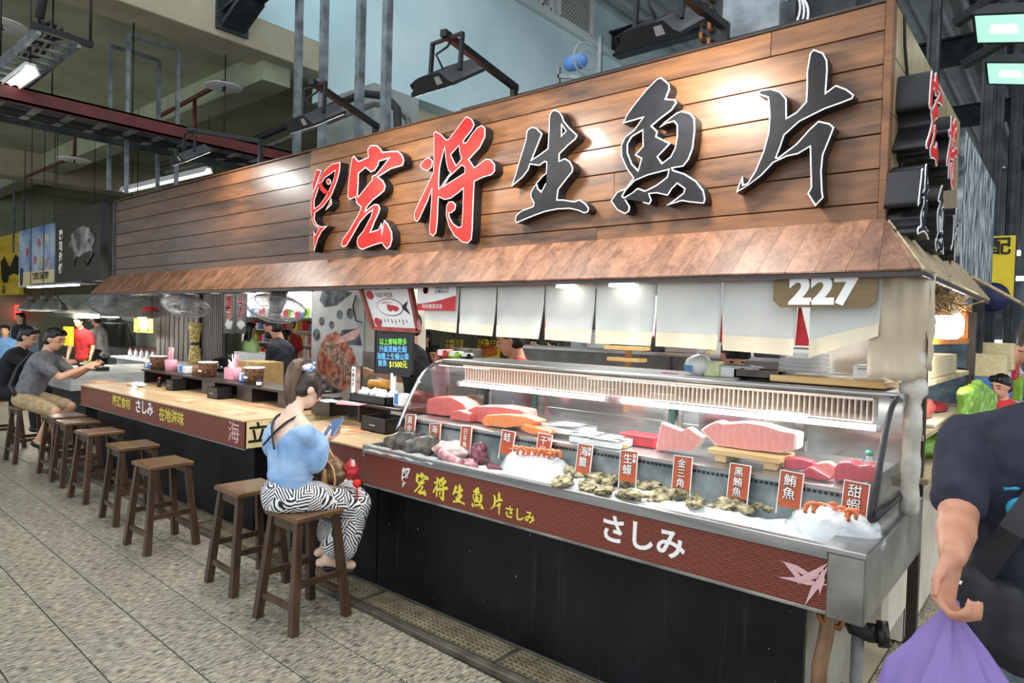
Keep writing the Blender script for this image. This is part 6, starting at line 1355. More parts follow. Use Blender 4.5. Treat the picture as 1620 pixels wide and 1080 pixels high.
# ponytail, scarf tie, earring, sandals
pc = g['c'] + g['U'] * .052 * h - g['F'] * .045 * h
pb = MB(); pts = [pc, pc - g['F'] * .05 + Vector((0, 0, .01)), pc - g['F'] * .085 + Vector((0, 0, -.06)), pc - g['F'] * .095 + Vector((0, 0, -.16)), pc - g['F'] * .08 + Vector((0, 0, -.25)), pc - g['F'] * .06 + Vector((0, 0, -.32))]
pb.tube(fine([tuple(p) for p in pts], 4), [(.022, .032, .04, .043, .042, .038, .012)[min(6, i // 3)] * 1.0 for i in range(21)], 14)
org('ponytail', pb, M['hair_tail'], girl, .008, 2, fn=lambda v, n_: v + n_ * (.006 * nz((v.x, v.y, v.z * .12), 60)))
sc = MB()
for a in range(5): sc.ell(pc + Vector((.022 * math.cos(a * 1.26), .022 * math.sin(a * 1.26), .016 * math.sin(a * 2))), (.022, .02, .03), Matrix.Rotation(a, 3, 'X'), 12, 8)
sc.cap(pc + Vector((.02, 0, .01)), .012, pc + Vector((.06, .01, .045)), .008, 8); sc.cap(pc + Vector((.02, 0, .0)), .012, pc + Vector((.055, .02, -.045)), .008, 8)
org('hair_scarf', sc, mat('scarf_print', '7f93d0', 'f0f0f4', 40, .8, lo=.45, hi=.55), girl, .006, 3)
for s in (-1, 1):
    a, b = W(g['an'][s]), W(g['toe'][s]); sl_ = MB().cap(a + Vector((0, 0, -.045)), .02, b + Vector((0, 0, -.035)), .022, 10); sl_.tube([a + Vector((.03, 0, -.01)), a + Vector((0, -.03, .0)), a + Vector((-.03, 0, -.01))], .008, 6); org('sandal', sl_, M['black'], girl, .008, 2)
# phone, handbag, red pouch
ph = Vector((HP.x - .02, 2.335, HP.z + .05)); Rm = frame(ph, (.9, .35, .05), (-.2, .7, .55)); t = thing('phone', 'smartphone with blue case held by the person in the blue blouse', 'phone', tuple(ph)); obj('case', MB().box(-.037, .037, -.072, .072, -.006, 0, .003, Rm), M['blue'], t); obj('screen', MB().box(-.034, .034, -.069, .069, 0, .001, 0, Rm), mat0('screen_dark', '26324a', .1, emit=(.1, .15, .3), es=.5), t)
bc = Vector(PY(522, 742, 2.2)); bc = Vector((bc.x, 2.2, bc.z)); t = thing('handbag', 'brown monogram handbag with tan tassel on the lap of the person in blue', 'handbag', tuple(bc))
hb = MB(); hb.ell(bc, (.10, .075, .085), Matrix.Rotation(.3, 3, 'Z'), 20, 14, fn=lambda q: (1 + .12 * nz(q, 2, 1)) * (1.12 if q.z < 0 else .92)); org('bag_body', hb, mat('monogram', '4f3723', '7a5a3a', 55, .5, lo=.48, hi=.52), t, .009, 4)
obj('bag_handle', MB().tube([bc + Vector((.09 * math.cos(a) + .03, -.05, -.01 + .10 * math.sin(a) - .03)) for a in [2 * math.pi * i / 24 for i in range(24)]], .006, 8, closed=True), M['tanleather'], t)
obj('tassel', MB().lathe([(.004, .0), (.012, -.015), (.012, -.03), (.02, -.09), (.0, -.09)], bc + Vector((.05, -.07, .02)), 12), M['tanleather'], t); obj('strap', MB().tube([bc + Vector((0, -.02, .07)), bc + Vector((.04, -.04, .13)), bc + Vector((.09, -.03, .06))], .008, 8), M['tanleather'], t)
rc_ = Vector((bc.x + .10, 2.27, bc.z + .0)); t = thing('red_pouch', 'red bundled pouch with pompom and red cord beside the handbag', 'pouch', tuple(rc_)); pbm = MB(); pbm.ell(rc_, (.04, .035, .05), nu=22, nv=16, fn=lambda q: 1 + .45 * nz(q, 3, 3) + .2 * nz(q, 8)); obj('cloth', pbm, M['redcloth'], t); obj('pompom', MB().ell(rc_ + Vector((.055, 0, -.065)), .024, nu=14, nv=10), M['redletter'], t); obj('cord', MB().tube([rc_ + Vector((.055, 0, -.085)), rc_ + Vector((.065, 0, -.13)), rc_ + Vector((.06, 0, -.165)), rc_ + Vector((.05, 0, -.13)), rc_ + Vector((.055, 0, -.085))], .003, 6), M['redletter'], t); obj('white_tag', MB().cbox(rc_ + Vector((.04, -.02, .05)), (.025, .004, .035)), M['white'], t)
# ---- man at the right edge
MX, MY = -.04, 2.25; MW = CAM + ray(1508, 878) * (1.5 / F_PX)
man, mi = person('person in navy T-shirt with shoulder bag and purple carrier bag at the right edge', (MX, MY), math.radians(180), 1.70, voxel=.0075, hairstyle='short', glasses=True, skin='skin2', fat=1.05, armk=1.12, sleeve=.64, headp=.05, heady=.12,
    cl={'shirt': M['navy'], 'pants': M['greypants'], 'shoes': M['black']}, hands={1: tuple(MW), -1: (.3, 2.15, .84)}, poles={1: (.12, -1, -.6), -1: (-.6, -.6, -.2)}, hdir={1: ((-.15, -.3, -1), (.85, -.3, -.1), 1), -1: ((0, -.2, -1), (-1, 0, 0), 1)}, curl=1.45, handsize=1.15)
c = mi['chest']; 
cpz = mi['W'](c + Vector((.02, .095, .0)))
# printed blue curl on the chest
lg = MB(); R2 = mi['R']
def onchest(x, z): return mi['W'](Vector((x, .098 * 1.05 + .012 - .9 * x * x, z)))
lgp = [(.085 + .0 * i, 0) for i in range(1)]
lc_ = Vector((.03, 1.16))
pts = [(lc_.x + .045 * math.cos(a) * (1 + .25 * math.sin(a)), lc_.y + .035 * math.sin(a)) for a in [math.pi * 2 * i / 22 for i in range(22)]]
lg.tube([onchest(x, z) for x, z in pts], .011, 6, closed=True); lg.tube([onchest(lc_.x + .06 - .022 * i, lc_.y + .055 + .012 * math.sin(i * .6)) for i in range(5)], .008, 6)
obj('shirt_print', lg, mat0('cyan_print', '3fb4dc', .6), man)
t = thing('shoulder_bag', 'black nylon shoulder bag slung across the person in navy', 'bag', (MX - .12, MY - .2, .85))
sb = MB(); Bp = [mi['W'](q) for q in (Vector((-.10, .10, 1.44)), Vector((-.02, .15, 1.30)), Vector((.07, .17, 1.12)), Vector((.135, .16, .98)))]
for i in range(3): sb.beam(Bp[i], Bp[i + 1], .055, .006, R2 @ Vector((0, 1, .3)))
obj('bag_strap', sb, M['black'], t)
b0 = mi['W'](Vector((.16, .15, .92))); bb_ = MB(); bb_.cap(b0 + Vector((.01, 0, .06)), .045, b0 + Vector((.03, .0, -.09)), .055, 14); bb_.cap(b0 + Vector((.09, 0, .03)), .045, b0 + Vector((.1, 0, -.1)), .055, 14); org('bag_body', bb_, mat('black_nylon', '121214', '1e1e22', 30, .6, bump=.1), t, .012, 6)
obj('white_mark', MB().beam(b0 + R2 @ Vector((.05, .085, .08)), b0 + R2 @ Vector((.0, .085, .065)), .004, .009, (0, 0, 1)), M['white_ink'], t)
# purple carrier bag in his hand
hw = mi['W'](mi['wr'][1]) + Vector((0, 0, -.10)); t = thing('carrier_bag', 'translucent purple carrier bag held by the person in navy', 'bag', (hw.x, hw.y, .3)); rings = []
for j, (z, r_) in enumerate(((0, .012), (-.04, .02), (-.09, .055), (-.16, .10), (-.26, .135), (-.36, .15), (-.44, .13), (-.49, .07))):
    fo_ = lambda a, j: 1 + (.20, .22, .2, .14, .09, .06, .06, .08)[j] * math.sin(7 * a + .5 * j) + .06 * math.sin(17 * a + j)
    rings.append([hw + Vector((r_ * fo_(a, j) * math.cos(a) * (1 + .16 * nz((math.cos(a) * 2, math.sin(a) * 2, j * .35), 1.6)), r_ * fo_(a, j) * .7 * math.sin(a) * (1 + .2 * nz((math.cos(a) * 3, math.sin(a) * 2, j * .5), 1.8, 4)), z)) for a in [2 * math.pi * i / 72 for i in range(72)]])
obj('film', MB().loft(rings), M['bagpurple'], t); obj('contents', MB().ell(hw + Vector((0, 0, -.36)), (.10, .07, .11), fn=lambda q: 1 + .2 * nz(q, 2, 6)), mat('bag_contents', 'a7c8a8', 'd8e6dc', 9, .5), t)
# ---- customers at the left end
mg, q = person('person in grey T-shirt and khaki shorts eating at the far left counter', (-8.66, 2.14), -.75, 1.70, seat=SH, lean=.38, headp=.25, heady=-.1, voxel=.013, sleeve=.6, short=True, cl={'shirt': M['greycloth'], 'pants': M['khaki'], 'shoes': M['black']}, hands={1: (-8.3, 2.58, 1.02), -1: (-8.5, 2.72, 1.02)}, poles={1: (.5, -.3, -.8), -1: (-.5, -.3, -.8)}, legs={1: ((.12, .18, .22), (.3, 1, .5), (.1, .9, -.5)), -1: ((-.05, .20, .24), (0, 1, .5), (0, .9, -.5))})
Wq = q['W']; obj('bag_strap', MB().tube([Wq(p) for p in (Vector((-.10, .10, 1.12)), Vector((-.1, -.02, 1.16)), Vector((.0, -.10, 1.0)), Vector((.12, -.10, .82)), Vector((.17, -.02, .72)))], .02, 8), M['black'], mg)
person('person in black shirt hunched behind the person in grey', (-9.62, 2.12), -.7, 1.7, seat=SH, lean=.4, headp=.25, voxel=.016, sleeve=.6, cl={'shirt': M['blackcloth'], 'pants': M['blackcloth'], 'shoes': M['black']}, hands={1: (-9.15, 2.6, 1.02), -1: (-9.4, 2.65, 1.02)})
# ---- staff
x = PY(430, 560, 3.85).x
ch1, q = person('cook in navy polo shirt and black mask bending over behind the counter', (x + .1, 4.02), math.radians(125), 1.68, lean=.26, headp=.35, voxel=.014, sleeve=.6, mask=True, cl={'shirt': mat('polo', '1d222b', '2a303a', 20, .9), 'pants': M['blackcloth'], 'shoes': M['black']}, hands={1: (x - .15, 3.82, .98), -1: (x - .3, 3.95, .95)})
x = PY(820, 560, 3.75).x
person('fishmonger in red apron leaning behind the glass case', (x + .12, 3.85), math.radians(125), 1.66, lean=.3, headp=.25, voxel=.014, sleeve=.6, cl={'shirt': M['redcloth'], 'pants': M['blackcloth'], 'shoes': M['black']}, hands={1: (x - .25, 3.62, 1.05), -1: (x - .35, 3.7, 1.0)})
x = PY(1146, 570, 3.9).x
person('fishmonger in black looking down behind the white tray', (x, 3.95), math.radians(215), 1.62, lean=.15, headp=.5, voxel=.014, hairstyle='fringe', sleeve=.6, cl={'shirt': M['blackcloth'], 'pants': M['blackcloth'], 'shoes': M['black']}, hands={1: (x - .15, 3.62, 1.0), -1: (x + .15, 3.62, 1.0)})
x = PY(640, 560, 3.7).x
person('fishmonger in black T-shirt whose arms show below the handwritten board', (x + .12, 3.8), math.radians(125), 1.72, lean=.2, voxel=.014, sleeve=.6, cl={'shirt': M['blackcloth'], 'pants': M['blackcloth'], 'shoes': M['black']}, hands={1: (x - .36, 3.66, 1.16), -1: (x - .33, 3.8, 1.16)})
# ---- people in the background
def bgp(label, px, pyhead, y, yaw, h, shirt, **kw):
    p = PY(px, pyhead, y); kw.setdefault('voxel', .02); kw.setdefault('sleeve', .6)
    cl = {'shirt': M[shirt], 'pants': M['blackcloth'], 'shoes': M['black']}
    hh = min(max((p.z) / .93, 1.0), 1.8) if h is None else h
    return person(label, (p.x, y), yaw, hh, cl=cl, **kw)
bgp('cook in red shirt and apron at the far-left stall', 134, 540, 4.5, math.radians(215), 1.6, 'redcloth', lean=.2, headp=.3)
bgp('cook in checked shirt and white bucket hat at the far-left stall', 161, 525, 5.1, math.radians(130), 1.62, 'palm', cap=M['white'], headp=.3, lean=.15)
bgp('person in dark blue top standing with back turned at the far left', 32, 520, 4.2, math.radians(200), 1.6, 'navy', hairstyle='long')
bgp('short person in light blue T-shirt at the left edge', 8, 540, 3.4, math.radians(-120), 1.35, 'bluecloth')
bgp('person in pale green vest seen from behind beyond the counter', 396, 535, 5.4, 0, 1.55, 'greenc', hairstyle='long')
bgp('person in red shirt at the shelves beyond the counter', 459, 515, 6.5, math.radians(200), 1.65, 'redcloth')
bgp('person in navy standing in front of the red-shirted person', 452, 548, 5.8, math.radians(10), 1.45, 'navy')
bgp('person in black top seen below the left end of the noren', 673, 545, 6.5, math.radians(180), 1.5, 'blackcloth', hairstyle='long')
bgp('short person in pink looking down below the left end of the noren', 693, 558, 5.6, math.radians(190), 1.35, 'pink', headp=.4)
bgp('short person in yellow far behind the red-aproned fishmonger', 846, 545, 7.5, math.radians(180), 1.45, 'yellow')
bgp('person in white bending over in the back kitchen right of the red apron', 884, 552, 5.95, math.radians(110), 1.52, 'white', headp=.3)
bgp('person in maroon top standing far back in the right aisle', 1590, 580, 7.2, math.radians(150), 1.3, 'redcloth', headp=.3)
for k, (x, y, lab) in enumerate(((-6.9, 4.1, 'tube lamp fixed under the stall roof above the left counter'), (-4.9, 4.4, 'tube lamp fixed under the stall roof above the masked cook'), (-2.6, 4.3, 'tube lamp fixed under the stall roof behind the noren'), (-1.3, 5.6, 'tube lamp fixed under the stall roof at the rear corner'))):
    t = thing('stall_lamp', lab, 'lamp', (x, y, 2.62), group='tube lamps under the stall roof'); obj('housing', MB().box(x - .6, x + .6, y - .05, y + .05, 2.57, 2.62, .005), M['white'], t); obj('tube', MB().cyl((x - .57, y, 2.555), (x + .57, y, 2.555), .014), M['led'], t)
    area('stall_lamp_light', (x, y, 2.53), 1.1, .08, 24, (1, .98, .94), (0, 0, -1), t)
def hang(o, z, pts, m='blackm'):
    for q in pts: obj('hanger_rod', MB().cyl(q, (q[0], q[1], z), .007, n=6), M[m], o)
# ------------------------------------------------------------------ neighbouring stall at the left end
c0 = PY(112, 592, 2.66); c1 = PY(190, 592, 3.3)
t = thing('stone_counter', 'pale grey stone counter of the neighbouring stall beside the bar counter', 'counter', (-8.6, 3.2, 0)); zc = c0.z
obj('counter_block', MB().box(-10.6, c0.x, 2.66, 4.15, zc - .2, zc, .004), mat('grey_stone', 'a9a9a6', 'c4c4c0', 5, .5, stretch=(.3, 1, 4)), t)
obj('base', MB().box(-10.5, c0.x - .12, 2.86, 4.0, 0, zc - .2), M['blackpanel'], t)
random.seed(31)
def dish(px, py, lab, m='black', r=.06, food=None):
    p = PZ(px, py, zc); t = thing('bowl', lab, 'bowl', tuple(p), group='dishes on the stone counter'); obj('bowl_body', MB().lathe([(r * .5, 0), (r * .8, .02), (r, .055), (r * .93, .055), (r * .7, .022), (0, .014)], p, 18), M[m], t)
    if food: obj('food', MB().ell(p + Vector((0, 0, .05)), (r * .75, r * .75, .03), fn=lambda q: 1 + .4 * nz(q, 3, px)), M[food], t)
dish(147, 585, 'black bowl of sashimi rice on the stone counter', food='salmon'); dish(160, 580, 'small black dish behind the sashimi bowl', r=.045, food='cabbage'); dish(128, 583, 'black sauce dish by the hands of the person in grey', r=.04); dish(138, 580, 'white bowl heaped with green lettuce', 'white', .09, 'cabbage')
tag(obj('food_tray', MB().box(PZ(180, 585, zc).x - .12, PZ(180, 585, zc).x + .12, 3.05, 3.2, zc, zc + .05, .004), M['black']), 'black lacquer tray at the right end of the stone counter', 'tray')
p = PZ(100, 590, zc); Rm = frame((PY(96, 570, 2.85).x, 2.85, PY(96, 572, 2.85).z), (.8, -.6, 0), (0, .25, 1)); t = thing('phone', 'phone with bright blue screen propped before the person in grey', 'phone', (PY(96, 570, 2.85).x, 2.85, zc)); obj('case', MB().box(-.037, .037, -.075, .075, -.008, 0, .002, Rm), M['black'], t); obj('screen', MB().box(-.034, .034, -.07, .07, 0, .001, 0, Rm), mat0('phone_screen', '4b8ad8', .2, emit=(.2, .5, .95), es=1.2), t)
# its kitchen: steel hood, heat lamps, pot, food bench
def bx(name, lab, cat, px0, px1, py0, py1, y, d, m, bev=.004, group=None):
    a = PY(px0, py0, y); b = PY(px1, py1, y); o = obj(name, MB().box(min(a.x, b.x), max(a.x, b.x), y, y + d, min(a.z, b.z), max(a.z, b.z), bev), m); tag(o, lab, cat, group); return o
hm = M['steel']
a = PY(84, 466, 4.0); b = PY(160, 500, 4.0); t = thing('range_hood', 'steel range hood over the kitchen of the far-left stall', 'range hood', ((a.x + b.x) / 2, 4.2, b.z)); obj('canopy', MB().prism([(a.x, 4.0, b.z), (b.x, 4.0, b.z), (b.x, 4.1, a.z), (a.x, 4.1, a.z)], (0, .9, 0)), hm, t); obj('lip', MB().box(a.x, b.x, 3.98, 4.0, b.z - .04, b.z + .03), M['chrome'], t); obj('filter_light', MB().box(a.x + .1, b.x - .1, 4.2, 4.3, b.z - .02, b.z - .005), M['bulb'], t); hang(t, 5.12, [(a.x + .2, 4.6, a.z - .02), (b.x - .2, 4.6, a.z - .02)]); area('hood_fill', ((a.x + b.x) / 2, 4.3, b.z - .05), 2, .2, 16, (1, .95, .86), (0, .2, -1), t)  # area lamp under the hood is added to brighten the dark kitchen
for k, px in enumerate((48, 68, 88)):
    y = 3.55 + .1 * k; p = PY(px, 492, y); t = thing('heat_lamp', 'bell-shaped steel heat lamp, ' + ['leftmost', 'middle', 'rightmost'][k] + ' of the row at the far-left stall', 'lamp', (p.x, y, p.z), group='steel heat lamps'); obj('shade', MB().lathe([(.20, 0), (.19, .03), (.14, .13), (.06, .2), (.045, .22), (.045, .27), (0, .27)], p, 22), M['steel'], t); obj('bulb', MB().lathe([(0, -.0), (.12, .004), (.15, .02), (0, .03)], p, 18), M['bulb'], t); obj('cord', MB().cyl(p + Vector((0, 0, .27)), (p.x, p.y, 5.12), .006, n=6), M['black'], t)
    L = bpy.data.lights.new('heat_glow', 'POINT'); L.energy = 9; L.color = (1, .9, .75); L.shadow_soft_size = .08; lo = bpy.data.objects.new('heat_glow', L); COL.objects.link(lo); lo.parent = t; lo.location = (0, 0, -.06)
p = PY(184, 545, 5.8); p.z = .9; t = thing('stock_pot', 'big shiny steel stock pot behind the checked-shirt cook', 'pot', (p.x, 5.85, p.z)); obj('pot', MB().lathe([(.28, 0), (.34, .02), (.34, .5), (.35, .51), (.32, .51), (.32, .05), (0, .05)], (p.x, 5.85, p.z), 28), M['chrome'], t); obj('pot_lid', MB().lathe([(.35, .51), (.28, .56), (.05, .6), (.05, .63), (0, .63)], (p.x, 5.85, p.z), 28), M['steel'], t)
tag(obj('kitchen_bench', MB().box(-18, -12.3, 5.5, 6.3, .84, .9).box(-17.9, -12.4, 5.55, 6.2, 0, .84), M['steel']), 'long steel kitchen bench of the far-left stall', 'bench')
tag(obj('tiled_partition', MB().box(-19, PY(255, 520, 6.4).x, 6.4, 6.5, 0, 2.3), mat('kitchen_tile', 'c4bfae', 'e2dfd2', 2, .35, detail=6)), 'tiled back partition of the far-left kitchen', 'partition')
o = bx('notice_paper', 'yellow handwritten notice by the head of the person in grey', 'notice', 100, 116, 516, 548, 4.2, .004, M['yellow'], 0); p = PY(108, 530, 4.2); obj('stand_pole', MB().cyl((p.x, 4.21, p.z), (p.x, 4.21, 0), .012, n=8), M['galv'], o)
q0, q1 = PY(190, 562, 4.35), PY(330, 562, 4.35); q0 = q0.copy(); SCZ = q0.z; t = thing('side_counter', 'white side counter with a shelf board below the slatted screen', 'counter', (q0.x, 4.4, 0)); obj('shelf_board', MB().box(q0.x, q1.x, 4.2, 4.55, q0.z - .03, q0.z, .003), M['white'], t); obj('body', MB().box(q0.x, PY(300, 562, 4.35).x, 4.3, 4.55, 0, q0.z - .03), mat('grey_panel', '8f9494', 'a8adad', 4, .6), t)
for k in range(5):
    p = PY(206 + 9 * k, 556, 4.4); p.z = SCZ; t = thing('condiment_bottle', 'white sauce bottle with red cap, ' + ['leftmost', 'second', 'middle', 'fourth', 'rightmost'][k] + ' in the row before the yellow notice', 'bottle', tuple(p), group='white sauce bottles'); obj('bottle_body', MB().lathe([(.03, 0), (.032, .08), (.014, .11), (.014, .12)], p, 12), M['white'], t); obj('cap', MB().lathe([(.016, .12), (.012, .15), (0, .15)], p, 10), M['red'], t)
# yellow notice with characters, red umbrella lamp
o = bx('notice_board', 'yellow hanging notice with black characters in front of the slatted screen', 'notice', 212, 242, 503, 527, 4.7, .006, M['yellow'], 0)
for k, (px, s) in enumerate(((220, '麵線'), (234, '炒飯'))):
    for j, ch in enumerate(s): p = PY(px, 509 + 11 * j, 4.7); text('lettering', ch, .12, frame((p.x, 4.697, p.z), (1, 0, 0), (0, 0, 1)), M['black_ink'], o, .0005, .002)
hang(o, 2.62, [(PY(214, 503, 4.7).x, 4.703, PY(214, 503, 4.7).z), (PY(240, 503, 4.7).x, 4.703, PY(240, 503, 4.7).z)])
p = PY(228, 492, 4.75); t = thing('umbrella_lamp', 'lamp under a small red umbrella above the yellow notice', 'lamp', tuple(p)); obj('umbrella', MB().lathe([(.30, 0), (.26, .07), (.15, .13), (0, .16), (0, .15), (.15, .12), (.25, .06), (.29, 0)], p, 16), M['red'], t); obj('bulb', MB().ell(p + Vector((0, -.03, -.08)), .075), M['bulb'], t); obj('stem', MB().cyl(p + Vector((0, 0, -.03)), (p.x, p.y, 2.62), .008, n=6), M['black'], t)
L = bpy.data.lights.new('umbrella_glow', 'POINT'); L.energy = 7; L.color = (1, .96, .9); L.shadow_soft_size = .08; lo = bpy.data.objects.new('umbrella_glow', L); COL.objects.link(lo); lo.parent = t; lo.location = (0, -.1, -.22)
o = bx('shop_sign', 'green shop sign with a dark blue disc behind the awning end', 'sign', 196, 250, 460, 479, 6.0, .05, mat('green_sign', '7fa85a', 'a2c47a', 3, .5), 0); p = PY(238, 470, 6.0); obj('disc', MB().lathe([(0, 0), (.2, 0), (.2, .01), (0, .01)], n=24, M=frame((p.x, 5.985, p.z), (1, 0, 0), (0, 0, 1))), mat0('navy_disc', '1c2350', .5), o); obj('disc_rim', MB().lathe([(.2, 0), (.22, 0), (.22, .012), (.2, .012), (.2, 0)], n=24, M=frame((p.x, 5.985, p.z), (1, 0, 0), (0, 0, 1))), M['white'], o)
text('lettering', '210', .17, frame((p.x, 5.97, p.z), (1, 0, 0), (0, 0, 1)), M['white_ink'], o, .0005, .006); p = PY(212, 470, 6.0); text('lettering', '台灣', .24, frame((p.x, 5.985, p.z), (1, 0, 0), (0, 0, 1)), mat0('olive_ink', '4b5a1c', .5), o, .0005)
hang(o, 5.12, [(PY(205, 460, 6.0).x, 6.02, PY(205, 460, 6).z), (PY(245, 460, 6.0).x, 6.02, PY(245, 460, 6).z)])
# slatted screen, fluted wall, hanging banners
a, b = PY(249, 463, 4.9), PY(314, 563, 4.9); t = thing('slatted_screen', 'grey-brown screen of upright wooden slats behind the middle fan', 'screen', ((a.x + b.x) / 2, 4.9, b.z)); n = 9; w = (b.x - a.x) / n
for k in range(n): obj('slat', MB().box(a.x + k * w, a.x + k * w + w * .8, 4.9, 4.93, b.z - .6, a.z + .1, .003), M['greywood'], t)
for z in (b.z + .06, a.z - .35): obj('cross_rail', MB().box(a.x, b.x, 4.93, 4.96, z, z + .06), M['greywood'], t)
a, b = PY(314, 463, 5.0), PY(354, 575, 5.0); t = thing('fluted_screen', 'dark fluted timber wall right of the slatted screen', 'panel', ((a.x + b.x) / 2, 5.0, 0)); n = 14; w = (b.x - a.x) / n
for k in range(n): obj('batten', MB().box(a.x + k * w, a.x + k * w + w * .7, 4.97, 5.03, .3, a.z + .1, .004), M['greywood'], t)
obj('backing', MB().box(a.x, b.x, 5.03, 5.06, .3, a.z + .1), M['darkwood'], t)
for k, (px0, px1, s, lab) in enumerate(((354, 371, '壽司', 'black banner with red characters next to the fluted wall'), (373, 389, '今夕', 'black banner with red characters right of its twin'))):
    o = bx('banner', lab, 'banner', px0, px1, 464, 528, 4.6, .01, M['black'], 0, 'black banners with red characters')
    for j, ch in enumerate(s): p = PY((px0 + px1) / 2, 480 + 18 * j, 4.6); text('lettering', ch, .22, frame((p.x, 4.597, p.z), (1, 0, 0), (0, 0, 1)), M['white_ink'], o, .0005, .012, sx=.8); text('lettering', ch, .22, frame((p.x, 4.595, p.z), (1, 0, 0), (0, 0, 1)), M['redletter'], o, .0005, .003, sx=.8)
    hang(o, 2.62, [(PY((px0 + px1) / 2, 464, 4.6).x, 4.605, PY(360, 464, 4.6).z)])
    obj('white_pattern', MB().ell((PY((px0 + px1) / 2, 513, 4.6).x, 4.598, PY(360, 513, 4.6).z), (.1, .002, .06), fn=lambda q, k=k: 1 + .8 * nz(q, 3, k * 5 + 1)), M['white'], o)
p = PY(308, 560, 4.4); p.z = SCZ; t = thing('bamboo_bundle', 'waisted woven bamboo tube standing on the side counter', 'basket', tuple(p)); obj('weave', MB().lathe([(.09, 0), (.085, .1), (.06, .25), (.055, .3), (.06, .35), (.085, .5), (.09, .6), (0, .6)], p, 16), mat('bamboo_weave', '9c7c3c', 'e0cc86', 45, .6, lo=.45, hi=.55), t); obj('waist_band', MB().lathe([(.062, .28), (.066, .285), (.066, .315), (.062, .32)], p, 16), M['darkwood'], t)
# ------------------------------------------------------------------ wall fans under the awning
def fan(px, py, y, r, lab, tilt, yaw=0, mm='fanplastic'):
    c = PY(px, py, y); t = thing('wall_fan', lab, 'fan', tuple(c), group='caged fans under the awning'); R = Matrix.Translation(c) @ Matrix.Rotation(yaw, 4, 'Z') @ Matrix.Rotation(tilt, 4, 'X')
    wr_ = MB()
    for (rr, z) in ((r, 0), (r * .72, .06), (r * .72, -.06), (r * .98, .012), (r * .98, -.012)): wr_.tube([R @ Vector((rr * math.cos(a), rr * math.sin(a), z)) for a in [2 * math.pi * i / 32 for i in range(32)]], .006 if rr == r else .0028, 6, closed=True)
    for i in range(36):
        a = 2 * math.pi * i / 36
        for sz in (1, -1): wr_.tube([R @ Vector((q * r * math.cos(a), q * r * math.sin(a), z * sz)) for q, z in ((.18, .075), (.6, .068), (.9, .035), (1, .004))], .0017, 4, cap=False)
    obj('cage', wr_, M[mm], t)
    bl = MB()
    for k in range(3):
        a0 = k * 2.094
        bl.grid(lambda u, v, a0=a0: R @ Vector(((.1 + .78 * u) * r * math.cos(a0 + (v - .5) * 1.1 * (.5 + .5 * u)), (.1 + .78 * u) * r * math.sin(a0 + (v - .5) * 1.1 * (.5 + .5 * u)), .03 * (v - .5))), 6, 6)
    obj('blades', bl, M['bagclear'], t); obj('motor', MB().lathe([(0, -.04), (.05, -.03), (.06, .02), (.075, .07), (.07, .17), (.03, .2), (0, .2)], n=18, M=R), M[mm], t); obj('hub_cap', MB().lathe([(0, -.085), (.035, -.083), (.045, -.07), (0, -.07)], n=16, M=R), M[mm], t)
    top = R @ Vector((0, 0, .15)); obj('mount', MB().tube([top, Vector((top.x, top.y + .06, (top.z + AZ) / 2)), Vector((top.x, top.y + .08, AZ + .02))], .022, 8), M[mm], t)
fan(176, 481, 3.15, .24, 'caged fan tilted sideways at the far end of the awning', -.55, 1.3); fan(294, 484, 3.15, .24, 'caged fan hanging in front of the slatted screen', -.42, .72); fan(437, 488, 3.2, .26, 'largest caged fan, with cream ribs, above the masked cook', -.42, .72)
# ------------------------------------------------------------------ mural poster and the pillar behind it
a, b = PY(494, 457, 4.25), PY(572, 650, 4.25)
struct('wall_pillar', MB().box(a.x - .02, PY(598, 500, 4.25).x, 4.27, 4.9, 0, 2.6), mat('cream_pillar', 'b9b4a4', 'd6d2c4', 3, .8, detail=8))
t = thing('mural_poster', 'grey poster with crab, shells and lobster on the pillar behind the counter', 'poster', ((a.x + b.x) / 2, 4.26, b.z)); W3, H3 = b.x - a.x, a.z - b.z
obj('sheet', MB().box(a.x, b.x, 4.255, 4.265, b.z - .3, a.z + .05), mat('poster_paper', 'b4b6b4', 'cacccb', 4, .5, detail=6), t)
def mp(u, v, o=0): return Vector((a.x + W3 * u, 4.254 - o, a.z - H3 * v))
def pp_(pts, m, nm, o=0): obj(nm, MB().add([mp(u, v, o) for u, v in pts], [list(range(len(pts)))]), m, t)
rs = mat('lobster_print', '8a3a2c', 'd08a6a', 12, .5, detail=6, lo=.4, hi=.6); dk = mat('print_dark', '22282e', '6a747c', 9, .5, detail=6, lo=.4, hi=.62); pk = mat('print_pink', 'd89a90', 'f0cfc4', 10, .5); ow = mat0('print_white', 'd8dcda', .5); br_ = mat('print_brown', '5b3a30', 'c8a48c', 26, .5, detail=6)
pp_([(.2, .02), (.55, .0), (.78, .04), (.6, .1), (.5, .14), (.25, .16), (.15, .1)], dk, 'crab_print')
for c_, r_ in (((.55, .22), .05), ((.75, .21), .06), ((.2, .28), .05), ((.4, .31), .045), ((.1, .4), .07)): pp_(el(c_, (r_ * 1.1, r_ * .75), 14), dk, 'shell_print', .0004)
pp_([(.6, .35), (.9, .33), (.98, .47), (.5, .47)], dk, 'dark_square'); pp_([(.52, .42), (.9, .33), (.95, .36), (.85, .42), (.5, .47)], pk, 'fish_slice_print', .0006)
